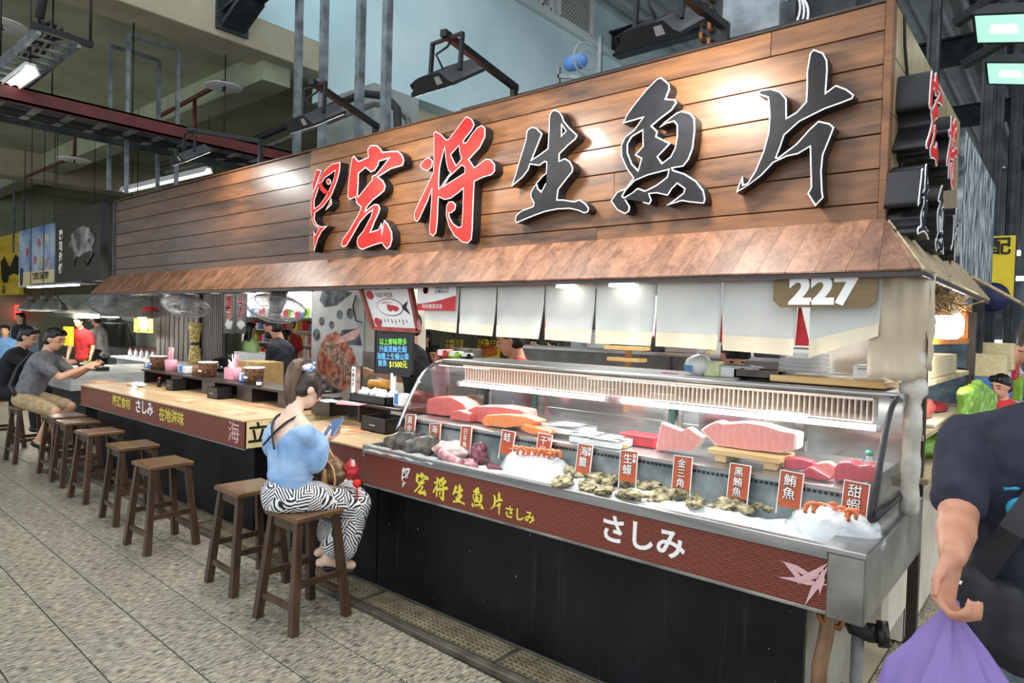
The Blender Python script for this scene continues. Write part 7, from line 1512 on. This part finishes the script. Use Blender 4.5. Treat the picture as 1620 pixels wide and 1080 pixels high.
pp_([(.3, .4), (.5, .36), (.8, .5), (.9, .62), (.86, .75), (.7, .85), (.4, .9), (.15, .8), (.12, .6), (.2, .48)], rs, 'lobster_body', .0004); pp_([(.2, .47), (.42, .44), (.7, .56), (.88, .7), (.8, .8), (.55, .66), (.25, .55)], br_, 'lobster_legs', .0008); pp_([(.2, .8), (.5, .72), (.66, .72), (.6, .84), (.3, .9)], br_, 'lobster_claw', .001); pp_([(.2, .92), (.35, .82), (.62, .86), (.6, .94), (.35, .97)], dk, 'dark_bowl', .0012); pp_([(.15, .95), (.9, .85), (.98, .95), (.95, 1.12), (.2, 1.12)], dk, 'wave_print', .0002); pp_([(.3, .98), (.7, .93), (.75, 1.02), (.35, 1.05)], ow, 'white_bowl', .0014)
obj('black_cable', MB().tube([mp(.85, .06, .004), mp(.8, .15, .004), mp(.86, .27, .004), mp(.97, .28, .004)], .006, 6), M['black'], t)
tag(obj('plaster_niche', MB().box(PY(575, 560, 4.25).x, PY(596, 600, 4.25).x, 4.24, 4.27, PY(580, 640, 4.25).z, PY(580, 556, 4.25).z), mat('old_frame', '6d655a', '8c8474', 6, .8, detail=8)), 'worn frame hung on the pillar right of the mural poster', 'frame')
# ------------------------------------------------------------------ fridge shelves behind the masked cook
a, b = PY(385, 468, 6.9), PY(492, 560, 6.9); t = thing('display_fridge', 'lit open display fridge stacked with packs beyond the masked cook', 'display fridge', ((a.x + b.x) / 2, 7.2, 0)); zt = a.z + .15
obj('cabinet', MB().box(a.x, b.x, 7.5, 7.56, 0, zt).box(a.x - .05, a.x, 6.9, 7.56, 0, zt).box(b.x, b.x + .05, 6.9, 7.56, 0, zt).box(a.x, b.x, 6.9, 7.56, zt - .08, zt).box(a.x, b.x, 6.9, 7.56, 0, .7), M['white'], t); obj('light_strip', MB().box(a.x, b.x, 6.95, 7.0, zt - .1, zt - .08), M['led'], t)
for z in (.9, 1.15, 1.4, 1.65): obj('shelf', MB().box(a.x, b.x, 6.98, 7.5, z - .02, z), M['white'], t)
area('fridge_light', ((a.x + b.x) / 2, 6.97, zt - .12), abs(b.x - a.x) * .9, .05, 14, (1, 1, 1), (0, .35, -1), t)
random.seed(77); cols = ['red', 'white', 'green', 'yellow', 'blue', 'pink', 'redletter', 'orangewood']; sh_n = {.9: 'lowest', 1.15: 'second', 1.4: 'third', 1.65: 'top'}
for z in (.9, 1.15, 1.4, 1.65):
    x = a.x + .06; k = 0
    while x < b.x - .16:
        w = rnd(.09, .16); hh = rnd(.1, .19); cn = random.choice(cols); o = obj('food_pack', MB().box(x, x + w, 7.03, 7.2, z, z + hh, .01), M[cn]); tag(o, '%s packet from the left on the %s shelf of the lit fridge' % (['first', 'second', 'third', 'fourth', 'fifth', 'sixth', 'seventh', 'eighth', 'ninth', 'tenth', 'eleventh', 'twelfth', 'thirteenth', 'fourteenth', 'fifteenth', 'sixteenth', 'seventeenth', 'eighteenth', 'nineteenth', 'twentieth'][min(k, 19)], sh_n[z]), 'food pack', 'packs in the lit fridge'); x += w + .02; k += 1
tag(obj('pass_counter', MB().box(PY(380, 557, 5.2).x, PY(430, 557, 5.2).x, 5.1, 5.4, 0, PY(400, 557, 5.2).z), M['white']), 'white counter before the person in the green vest', 'counter')
# ------------------------------------------------------------------ back kitchen behind the case
t = thing('kitchen_table', 'steel kitchen table with raised shelf in the back of the stall', 'table', (-2.3, 5.0, 0)); obj('table_top', MB().box(-4.6, -1.4, 4.7, 5.4, .86, .9, .004), M['steel'], t); obj('under_shelf', MB().box(-4.5, -1.45, 4.75, 5.35, .3, .33), M['steel'], t); obj('rear_shelf', MB().box(-4.6, -1.4, 5.2, 5.4, 1.38, 1.41), M['steel'], t); obj('rear_panel', MB().box(-4.6, -1.4, 5.4, 5.43, .86, 1.41), M['grey'], t)
for x in (-4.5, -2.7, -1.46): obj('leg', MB().box(x - .02, x + .02, 4.76, 4.8, 0, .86).box(x - .02, x + .02, 5.3, 5.34, 0, 1.38), M['galv'], t)
random.seed(41)
for k, (px, m, w, hh, lab) in enumerate(((950, 'grey', .26, .16, 'grey lidded container on the back kitchen shelf'), (985, 'white', .2, .2, 'white tub on the back kitchen shelf'), (1005, 'dsteel', .5, .12, 'dark steel tray rack on the back kitchen shelf'), (1080, 'steel', .3, .14, 'steel box on the back kitchen shelf near the photo menu'), (1215, 'dsteel', .2, .2, 'black tool rack behind the stacked clear boxes'), (1280, 'white', .3, .08, 'white tray behind the stacked clear boxes'), (1330, 'white', .34, .1, 'pale covered box at the right of the back shelf'), (1400, 'white', .22, .26, 'tall white crate at the right end of the back kitchen'))):
    p = PY(px, 575, 5.25); x = p.x; o = obj('storage_box', MB().box(x - w / 2, x + w / 2, 5.2, 5.38, 1.41, 1.41 + hh, .01), M[m]); tag(o, lab, 'container', 'containers in the back kitchen'); obj('lid', MB().box(x - w / 2 - .008, x + w / 2 + .008, 5.195, 5.385, 1.41 + hh, 1.425 + hh, .004), M['grey'] if m == 'white' else M['steel'], o)
p = PY(984, 575, 4.85); t = thing('wooden_rack', 'small wooden tiered rack on the kitchen table', 'rack', (p.x, 4.95, .9)); obj('post', MB().box(p.x - .02, p.x + .02, 4.93, 4.97, .9, PY(984, 553, 4.9).z), M['pine'], t); obj('tier', MB().box(p.x - .18, p.x + .18, 4.85, 5.0, PY(984, 553, 4.9).z, PY(984, 553, 4.9).z + .03), M['pine'], t); obj('tier', MB().box(p.x - .15, p.x + .15, 4.85, 5.0, PY(984, 571, 4.9).z, PY(984, 571, 4.9).z + .03), M['pine'], t)
struct('wall_kitchen', MB().box(-3.4, -1.35, 6.6, 6.7, 0, 2.7), mat('kitchen_wall', 'b9bdbd', 'd6d9d8', 2, .6, detail=6))
a, b = PY(1052, 549, 6.58), PY(1128, 578, 6.58); t = thing('photo_menu', 'grid of small orange dish photos on the back kitchen wall', 'menu board', ((a.x + b.x) / 2, 6.58, b.z)); obj('sheet', MB().box(a.x, b.x, 6.57, 6.6, b.z - .35, a.z + .2), M['cream'], t)
ph_ = [mat('dish_photo_a', '8a3a1c', 'd8803c', 30, .5), mat('dish_photo_b', '5c2a20', 'b86a48', 30, .5)]; nx, nz_ = 5, 8
for i in range(nx):
    for j in range(nz_):
        x0 = a.x + (b.x - a.x) * (i + .2) / nx; z0 = a.z + .15 - j * .095; obj('dish_photo', MB().box(x0, x0 + (b.x - a.x) * .55 / nx, 6.562, 6.57, z0 - .06, z0), ph_[(i + j) % 2], t)
for k, (px0, px1, m, lab) in enumerate(((903, 920, 'grey', 'grey steel cupboard door in the back kitchen'), (1010, 1042, 'bluecloth', 'blue-grey bin standing by the photo menu'))): bx('wall_cabinet', lab, 'cabinet', px0, px1, 530, 572, 6.3, .2, mat('cab%d' % k, '8a94a0', 'a4aeb8', 3, .5))
# yellow advertising and the stall opposite, seen under the left noren panels
o = bx('advert_banner', 'yellow food banner with print left of the red-aproned fishmonger', 'banner', 756, 790, 536, 566, 7.8, .01, M['yellow'], 0); p = PY(772, 543, 7.8); hang(o, 7.6, [(p.x, 7.805, p.z)]); text('lettering', '小吃魚湯', .22, frame((p.x, 7.79, p.z), (1, 0, 0), (0, 0, 1)), M['black_ink'], o, .0005); obj('fish_print', MB().ell((p.x, 7.793, PY(772, 554, 7.8).z), (.2, .003, .09), fn=lambda q: 1 + .3 * nz(q, 3)), mat0('banner_orange', 'd8702c', .5), o)
o = bx('advert_banner', 'yellow fish-shaped banner behind the person in black', 'banner', 706, 731, 536, 552, 7.4, .01, M['yellow'], 0); p = PY(717, 545, 7.4); text('lettering', '干貝', .2, frame((p.x, 7.39, p.z), (1, 0, 0), (0, 0, 1)), M['black_ink'], o, .0005); hang(o, 7.6, [(p.x, 7.405, p.z)])
p = PY(736, 560, 5.4); zt_ = PY(736, 550, 5.4).z; t = thing('wicker_chair', 'dark high-backed wicker chair behind the left end of the case', 'chair', (p.x, 5.4, 0)); obj('backrest', MB().box(p.x - .24, p.x + .24, 5.38, 5.44, .5, zt_, .02), M['greywood'], t); obj('seat', MB().box(p.x - .24, p.x + .24, 5.44, 5.9, .44, .5, .02), M['greywood'], t)
for sx_ in (-.21, .21):
    for sy_ in (5.42, 5.86): obj('leg', MB().box(p.x + sx_ - .02, p.x + sx_ + .02, sy_ - .02, sy_ + .02, 0, .45), M['greywood'], t)
# ------------------------------------------------------------------ signs at the far left
def panel(name, lab, q, m, th=.1):
    P4 = q; o = obj(name, MB().prism(P4, (th, 0, 0) if abs(P4[0].x - P4[1].x) < .3 else (0, th, 0)), m); tag(o, lab, 'sign board'); return o
a, b = PY(88, 352, 3.35), PY(160, 330, 3.35); zb = PY(120, 446, 3.35).z; o = panel('fish_sign', 'black sign with a grey fish picture next to the plank sign', [Vector((a.x, 3.35, zb)), Vector((b.x, 3.35, zb)), Vector((b.x, 3.35, a.z + .12)), Vector((a.x, 3.35, a.z + .12))], mat('black_sign', '14100f', '241d1a', 3, .25))
W4 = b.x - a.x; mid = (zb + a.z + .12) / 2
fp = MB(); fp.ell((a.x + W4 * .62, 3.345, mid + .05), (W4 * .26, .004, .2), nu=30, nv=16, fn=lambda q: 1 + .22 * nz(q, 2.4, 3)); obj('fish_picture', fp, mat('fish_grey', '2e2a28', 'a8a29c', 5, .4, detail=5, lo=.4, hi=.7), o)
fp = MB(); fp.tube([(a.x + W4 * .78, 3.345, mid + .05), (a.x + W4 * .86, 3.345, mid - .15), (a.x + W4 * .74, 3.345, mid - .3), (a.x + W4 * .64, 3.345, mid - .22)], [.03, .02, .015, .004], 8); obj('tail_picture', fp, bpy.data.materials['fish_grey'], o); fp = MB().tube([(a.x + W4 * .5, 3.345, mid - .1), (a.x + W4 * .46, 3.345, mid - .3)], [.02, .006], 8); obj('fin_picture', fp, bpy.data.materials['fish_grey'], o)
for j, ch in enumerate('壽司海鮮'): text('lettering', ch, .16, frame((a.x + W4 * .14, 3.345, zb + .72 - j * .17), (1, 0, 0), (0, 0, 1)), M['white_ink'], o, .002, .004)
struct('trim_20', MB().box(a.x - .2, b.x + .1, 3.1, 3.36, zb - .05, zb - .02), M['dsteel']); t = thing('led_strip', 'bright LED strip under the black fish sign', 'lamp', ((a.x + b.x) / 2, 3.15, zb - .07), group='LED strips under the awning'); obj('housing', MB().box(a.x - .3, b.x, 3.05, 3.12, zb - .07, zb - .05), M['white'], t); obj('diffuser', MB().box(a.x - .28, b.x - .02, 3.06, 3.11, zb - .085, zb - .07), M['led'], t); area('strip_light', ((a.x + b.x) / 2, 3.1, zb - .1), 2, .06, 14, (1, .97, .92), (0, .6, -1), t)
o = bx('shop_sign', 'blue and cream shop sign with a phone number and small characters', 'sign', 30, 86, 366, 452, 4.2, .08, mat('blue_print', '5c7cb0', 'b8c8d8', 2, .4, detail=6), 0)
bxs = [(62, 385, '青', 'red_ink'), (74, 380, '海', 'gold_ink'), (44, 400, '鮮', 'red_ink'), (56, 412, '快', 'red_ink'), (66, 418, '炒', 'gold_ink'), (76, 416, '店', 'red_ink')]
for px, py, ch, m in bxs: p = PY(px, py, 4.2); text('lettering', ch, .22, frame((p.x, 4.195, p.z), (1, 0, 0), (0, 0, 1)), M['white_ink'], o, .0005, .012); text('lettering', ch, .22, frame((p.x, 4.193, p.z), (1, 0, 0), (0, 0, 1)), M[m], o, .0005, .002)
hang(o, 5.12, [(PY(35, 366, 4.2).x, 4.24, PY(35, 366, 4.2).z), (PY(82, 366, 4.2).x, 4.24, PY(82, 366, 4.2).z)])
p = PY(62, 437, 4.2); obj('cream_band', MB().box(PY(30, 440, 4.2).x, PY(86, 440, 4.2).x, 4.194, 4.199, PY(62, 452, 4.2).z, PY(62, 428, 4.2).z), M['cream'], o); text('lettering', 'T:0921584789', .2, frame((p.x + .1, 4.19, p.z), (1, 0, 0), (0, 0, 1)), M['black_ink'], o, .0005, .004, sx=.9); p = PY(35, 438, 4.2); obj('disc', MB().lathe([(0, 0), (.13, 0), (.13, .01), (0, .01)], n=20, M=frame((p.x, 4.188, p.z), (1, 0, 0), (0, 0, 1)) @ Matrix.Diagonal((.7, 1.5, 1, 1))), mat0('violet_disc', '2f2a66', .5), o)
o = bx('shop_sign', 'yellow shop sign with a dark horned animal shape at the left edge', 'sign', -30, 30, 382, 466, 5.2, .1, mat('yellow_wood', 'c8a01c', 'e8c840', 2, .5, stretch=(.2, 1, 3)), 0)
hang(o, 5.12, [(PY(20, 382, 5.2).x, 5.25, PY(20, 382, 5.2).z)])
sil = [(2, 440), (1, 415), (7, 405), (12, 418), (16, 422), (20, 412), (24, 402), (32, 410), (36, 430), (30, 436), (22, 432), (14, 436), (12, 446), (6, 448)]; obj('animal_silhouette', MB().add([PY(x, y, 5.19) for x, y in sil], [list(range(len(sil)))]), M['black_ink'], o); p = PY(6, 458, 5.2); text('lettering', '-21', .3, frame((p.x, 5.19, p.z), (1, 0, 0), (0, 0, 1)), M['black_ink'], o, .0005, .008)
o = bx('neon_sign', 'red glowing shop sign at the far left edge', 'sign', 0, 30, 482, 505, 5.6, .06, mat0('red_glow', 'a01818', .5, emit=(.8, .06, .05), es=1.2), 0); p = PY(15, 492, 5.6); hang(o, 5.12, [(p.x, 5.63, p.z)]); text('lettering', '福', .3, frame((p.x, 5.58, p.z), (1, 0, 0), (0, 0, 1)), mat0('white_glow', 'ffffff', .5, emit=(1, .9, .85), es=1.5), o, .001, .006)
tag(obj('ice_display', MB().box(PY(2, 530, 4.6).x, PY(24, 530, 4.6).x, 4.6, 5.1, 0, PY(10, 518, 4.6).z, .02), mat('bluewhite', '9fb8d8', 'd8e6f2', 4, .3)), 'blue-white chilled display behind the person in dark blue at the far left', 'display case')
o = tag(obj('ceiling_tube', MB().box(PY(2, 375, 7).x, PY(32, 372, 7).x, 7.0, 7.1, PY(20, 376, 7).z, PY(20, 372, 7).z), M['led']), 'distant fluorescent tube above the yellow shop sign', 'lamp'); hang(o, 5.12, [(PY(8, 373, 7).x, 7.05, PY(20, 373, 7).z), (PY(28, 373, 7).x, 7.05, PY(20, 373, 7).z)])
# ------------------------------------------------------------------ aisle side of the stall (right)
SXr = -.68
t = thing('side_shelf', 'stepped wooden shelf with trays on the aisle side of the stall', 'shelf', (SXr, 4.6, 0))
def sx(px, py, x=SXr): return PX(px, py, x)
ysA, ysB = sx(1462, 620).y, sx(1540, 620).y
ysA, ysB = 3.95, 6.1
for k, z in enumerate((.88, 1.1, 1.36)): obj('shelf_board', MB().box(-1.1 + .1 * k, -.55 - .03 * k, ysA, ysB, z - .03, z, .003), mat('weathered', '8a7a5e', 'b5a583', 5, .7) if k == 0 else bpy.data.materials['weathered'], t)
obj('roller_rail', MB().cyl((-.54, ysA, .8), (-.54, ysB, .8), .03), M['dirtywhite'], t); obj('cabinet', MB().box(-1.05, -.64, ysA, ysB, .02, .82), M['dirtywhite'], t); obj('back_panel', MB().box(-1.14, -1.1, ysA, ysB, .8, 1.6), M['white'], t)
for y in (ysA + .02, ysB - .05): obj('post', MB().box(-.63, -.58, y, y + .05, 0, 1.8, .003), M['darkwood'], t)
p = Vector((-.75, 4.75, 1.1)); t = thing('fish_tray', 'pale tray with a coral-pink fish block on the side shelf', 'tray', tuple(p)); obj('tray_body', MB().box(-.95, -.58, 4.3, 5.5, 1.1, 1.125, .006), M['dirtywhite'], t); tag(obj('tuna_block', MB().ell(p + Vector((.05, -.15, .075)), (.08, .17, .07), fn=lambda q: 1 + .15 * nz(q, 2)), M['tuna']), 'coral-pink fish block lying in the side tray', 'fish'); tag(obj('tuna_block', MB().ell(p + Vector((.05, .35, .05)), (.08, .22, .035), fn=lambda q: 1 + .15 * nz(q, 2, 4)), M['tuna_red']), 'flat red fish piece behind the coral block', 'fish')
def gbag(c, r, lab, seed):
    t = thing('green_bag', lab, 'bag', tuple(c), group='green plastic bags'); mb = MB(); mb.ell(c, r, nu=24, nv=16, fn=lambda q: 1 + .22 * nz(q, 2.2, seed) + .08 * nz(q, 7, seed)); obj('film', mb, M['baggreen'], t); obj('bag_handle', MB().tube([c + Vector((0, -r[1] * .4, r[2] * .7)), c + Vector((0, -.02, r[2] * 1.5)), c + Vector((0, r[1] * .4, r[2] * .7))], .008, 6), M['baggreen'], t)
gbag(Vector((-.72, 4.7, .96)), (.13, .32, .085), 'green plastic bag lying on the lower side shelf', 3)
c = PX(1530, 655, -.52); c = Vector((-.52, 4.6, 1.12)); t = thing('green_bag', 'flat green carrier bag hanging from a hook at the end of the side shelf', 'bag', tuple(c), group='green plastic bags')
gb = MB(); pc_ = [PX(x, y, -.5) for x, y in ((1512, 690), (1512, 618), (1534, 605), (1538, 600), (1545, 606), (1566, 625), (1560, 690))]
gb.prism(pc_, (.05, 0, 0)); org('film', gb, M['baggreen'], t, .012, 5, fn=lambda v, n_: v + n_ * (.02 * nz((v.x, v.y * 2, v.z), 9, 3) + .008 * nz(v, 26))); obj('hook', MB().tube([pc_[3], pc_[3] + Vector((0, 0, .06)), pc_[3] + Vector((-.08, 0, .07))], .006, 6), M['blackm'], t)
# orange lattice, bulb, boxes above the side shelf
t = thing('orange_lattice', 'orange wooden lattice panel under the side awning', 'panel', (-.75, 4.4, 1.55)); y0, y1 = 4.0, 6.1; z0, z1 = 1.6, 1.8
for k in range(12): y = y0 + (y1 - y0) * k / 11; obj('bar', MB().box(-.66, -.63, y - .025, y + .025, z0, z1, .003), M['orangewood'], t)
obj('rail', MB().box(-.67, -.62, y0 - .03, y1 + .03, z0 - .04, z0, .003), M['orangewood'], t); obj('rail', MB().box(-.67, -.62, y0 - .03, y1 + .03, z1, z1 + .04, .003), M['orangewood'], t)
p = PX(1499, 508, -.55); t = thing('bulb_lamp', 'glowing white bulb lamp hanging under the side awning', 'lamp', tuple(p)); obj('bulb', MB().lathe([(0, -.1), (.05, -.095), (.075, -.07), (.08, .0), (.07, .03), (0, .03)], p, 20), M['bulb'], t); obj('socket', MB().lathe([(.07, .03), (.055, .05), (.03, .09), (.015, .11), (0, .11)], p, 20), M['dirtywhite'], t); obj('cord', MB().cyl(p + Vector((0, 0, .1)), p + Vector((0, 0, .35)), .006, n=6), M['black'], t)
L = bpy.data.lights.new('bulb_light', 'POINT'); L.energy = 10; L.color = (1, .95, .86); L.shadow_soft_size = .08; lo = bpy.data.objects.new('bulb_light', L); COL.objects.link(lo); lo.parent = t; lo.location = (.12, 0, -.1)
tag(obj('wooden_crate', MB().box(-.9, -.64, 4.3, 5.6, 1.36, 1.49, .004), wood('pale_crate', 'b3a586', 'cbbf9f', 'y', 2, .6)), 'pale wooden crate on the top side shelf below the bulb', 'crate')
for k, (y, m, lab) in enumerate(((4.15, 'bottlegreen', 'tall dark green bottle left of the bulb lamp'), (4.75, 'white', 'pale bottle right below the bulb lamp'), (5.2, 'blue', 'blue and white bottle right of the bulb lamp'))):
    p = Vector((-.78, y, 1.49 if k else 1.36)); t = thing('side_bottle', lab, 'bottle', tuple(p), group='bottles on the side shelf'); obj('bottle_body', MB().lathe([(.035, 0), (.036, .12), (.014, .17), (.013, .22)], p, 14), M[m], t); obj('cap', MB().lathe([(.015, .22), (.015, .24), (0, .24)], p, 10), M['red'] if k == 0 else M['blue'], t)
b_ = PZ(1484, 878, 0); c = Vector((b_.x - .12, b_.y, 0)); t = thing('purple_bucket', 'purple plastic bucket standing in the aisle behind the case', 'bucket', tuple(c)); obj('bucket_body', MB().lathe([(.1, 0), (.135, .27), (.14, .28), (.13, .28), (.095, .01), (0, .01)], c, 22), M['purple'], t); obj('bucket_rim', MB().lathe([(.135, .27), (.145, .275), (.145, .29), (.13, .29), (.135, .27)], c, 22), M['purple'], t)
# far aisle: yellow sign, second thatched eave, goods
o = bx('shop_sign', 'plain yellow shop sign with one dark character at the far right', 'sign', 1565, 1602, 374, 470, 9.0, .1, M['yellow'], 0); hang(o, 7.6, [(PY(1590, 374, 9).x, 9.05, PY(1590, 374, 9).z)]); p = PY(1582, 391, 9.0); text('lettering', '配', .2, frame((p.x, 8.99, p.z), (1, 0, 0), (0, 0, 1)), M['black_ink'], o, .0005, .004); p = PY(1570, 470, 9.0); obj('disc', MB().lathe([(0, 0), (.16, 0), (.16, .01), (0, .01)], n=24, M=frame((p.x, 8.98, p.z), (1, 0, 0), (0, 0, 1))), bpy.data.materials['navy_disc'], o)
ev = thing('rear_awning', 'second narrow-slatted awning further along the aisle', 'awning', (-.3, 7, 2.0)); 
for k in range(26): y = 5.9 + k * .09; obj('slat', MB().prism([(-.62, y, 2.06), (-.62, y + .088, 2.06), (-.32, y + .088, 1.86), (-.32, y, 1.86)], (.01, 0, .012)), M['awn_side'], ev)
tag(obj('rear_stall', MB().box(-2.6, -.75, 6.75, 7.8, .02, .9, .01).box(-2.6, -2.5, 6.75, 7.8, .9, 2.4), mat('rear_stall', '4a4e56', '8a8f96', 2, .6, detail=6)), 'dim rear stall block further along the aisle', 'stall')
random.seed(15); far_cols = ['blue', 'white', 'red', 'green', 'pink', 'purple', 'dsteel', 'yellow']
wh = ['nearest the person in navy', 'left of the person in maroon', 'beside the rear stall', 'above the white cool box', 'under the far lights', 'at the end of the aisle', 'right behind the person in maroon', 'next to the yellow sign']
for k in range(8):
    px = 1566 + 7 * k; py = 575 - 5 * (k % 3); y = 8 + .5 * k; p = PY(px, py, y); cn = ['blue', 'white', 'red', 'green', 'pink', 'purple', 'dark', 'yellow'][k]
    t = thing('market_goods', 'stack of %s goods ' % cn + wh[k], 'goods', (p.x, y, 0), group='goods in the far aisle'); z = 0; n = 0
    while z < p.z - .05:
        hh = rnd(.18, .3); w = rnd(.13, .17); dx = rnd(-.02, .02); obj('carton', MB().box(p.x - w + dx, p.x + w + dx, y + rnd(0, .05), y + .32, z, z + hh - .004, .015), M[far_cols[k]] if n % 2 == 0 else M[random.choice(['white', 'grey', 'cream', far_cols[k]])], t); z += hh; n += 1
for k, (px, py, y) in enumerate(((1570, 540, 10), (1600, 400, 14), (1612, 440, 13))):
    o = bx('far_light', 'x', 'lamp', px - 14, px + 14, py - 3, py + 3, y, .1, M['led'], 0); q = PY(px, py, y); hang(o, 7.6, [(q.x - .1, y + .05, q.z), (q.x + .1, y + .05, q.z)])
    tag(o, ['far fluorescent light over the aisle behind the green bag', 'distant roof light near the rightmost column', 'distant light right of the yellow sign'][k], 'lamp', 'far lights in the right aisle')
# far stalls closing the aisle
tag(obj('far_stall', MB().box(-3, 4, 16, 16.3, 0, 2.8), mat('far_stall', '39434c', '9fb2bc', 1.5, .6, detail=8, lo=.4, hi=.65)), 'blurred dark stall front closing the far end of the right aisle', 'stall')
# two floodlights on a bar over the aisle side
for k, (px, py, y, s) in enumerate(((1590, 42, 4.6, .15), (1600, 114, 5.0, .13))):
    c = PY(px, py, y); t = thing('floodlight', ['upper floodlight with green-rimmed lens at the top right corner', 'lower floodlight with green-rimmed lens at the top right'][k], 'floodlight', tuple(c), group='aisle floodlights'); R = Matrix.Translation(c) @ Matrix.Rotation(-.45, 4, 'X') @ Matrix.Rotation(.3, 4, 'Y')
    def T(p): return R @ Vector(p)
    obj('housing', MB().prism([T((x * s, -.75 * s, z * s)) for x, z in ((-1, -.1), (1, -.1), (1, 0), (.6, .35), (-.6, .35), (-1, 0))], R.to_3x3() @ Vector((0, 1.5 * s, 0))), M['blackm'], t); obj('lens', MB().add([T((x * s, y_ * s, -.101 * s)) for x, y_ in ((-.9, -.66), (.9, -.66), (.9, .66), (-.9, .66))], [(0, 1, 2, 3)]), M['floodgreen'], t); obj('lens_core', MB().add([T((x * s, y_ * s, -.106 * s)) for x, y_ in ((-.4, -.2), (.4, -.2), (.45, .2), (-.45, .2))], [(0, 1, 2, 3)]), M['flood'], t)
    ar = MB().beam(T((0, 0, .3 * s)), c + Vector((.05, .1, .28)), .03, .03); ar.beam(c + Vector((.05, .1, .28)), Vector((SX1 - .03, c.y + .3, c.z + .2)), .05, .05); obj('arm', ar, M['blackm'], t)
# desk fan, coil and duct seen above the sign
p = PY(918, 97, 3.75); t = thing('desk_fan', 'small blue desk fan on a bracket above the sign', 'fan', tuple(p)); obj('cage', MB().tube([p + Vector((.05 + .035 * math.cos(a), 0, .11 * math.sin(a))) + Vector((.0, .1 * math.cos(a), 0)) for a in [2 * math.pi * i / 20 for i in range(20)]], .006, 6, closed=True).tube([p + Vector((.05 + .02 * math.cos(a), .06 * math.cos(a), .065 * math.sin(a))) for a in [2 * math.pi * i / 20 for i in range(20)]], .004, 6, closed=True), M['grey'], t); obj('motor', MB().cap(p + Vector((-.08, 0, 0)), .05, p + Vector((.0, 0, 0)), .05), M['blue'], t); obj('bracket', MB().beam(p + Vector((-.18, 0, -.06)), p + Vector((.16, 0, -.15)), .025, .025).beam(p + Vector((-.18, 0, -.55)), p + Vector((-.18, 0, 0)), .025, .025).beam(p + Vector((.16, 0, -.55)), p + Vector((.16, 0, .12)), .025, .025), M['galv'], t)
a = PY(1158, 60, 3.6); t = thing('condenser_unit', 'grey cooling unit with copper pipe bends behind the top of the sign', 'condenser', (a.x, 3.6, a.z)); obj('casing', MB().box(a.x + .02, a.x + .32, 3.4, 3.7, 2.7, 3.6, .01), M['galv'], t)
for j in range(8):
    for i in range(2): q = Vector((a.x - .03 - .045 * i, 3.4, 2.95 + .08 * j + .04 * i)); obj('copper_bend', MB().tube([q, q + Vector((0, -.03, .008)), q + Vector((0, -.035, .03)), q + Vector((0, 0, .04))], .011, 8), bpy.data.materials['copper'], t)
obj('fin_block', MB().box(a.x - .1, a.x + .02, 3.41, 3.7, 2.7, 3.6), M['dsteel'], t)
a = PY(1240, 20, 3.5); t = thing('cable_coil', 'white cable coil hanging from a black duct opening above the sign', 'cable', tuple(a)); 
for j in range(3): obj('coil', MB().tube([a + Vector((.02 * j + .08 * math.cos(q), 0, .11 * math.sin(q) - .02 * j)) for q in [2 * math.pi * i / 24 for i in range(24)]], .006, 6, closed=True), M['white'], t)
obj('plug', MB().cbox(a + Vector((.03, -.01, -.09)), (.05, .03, .04), .004), M['white'], t)
tag(obj('vent_duct', MB().cap((a.x - .08, 3.62, a.z - .1), .08, (a.x - .08, 3.62, a.z + .12), .08).box(a.x - .25, a.x + .3, 3.65, 3.95, 2.7, a.z + .35), M['dsteel']), 'dark vent duct with rounded opening behind the cable coil', 'duct')
bpy.data.scenes.remove(TMP)
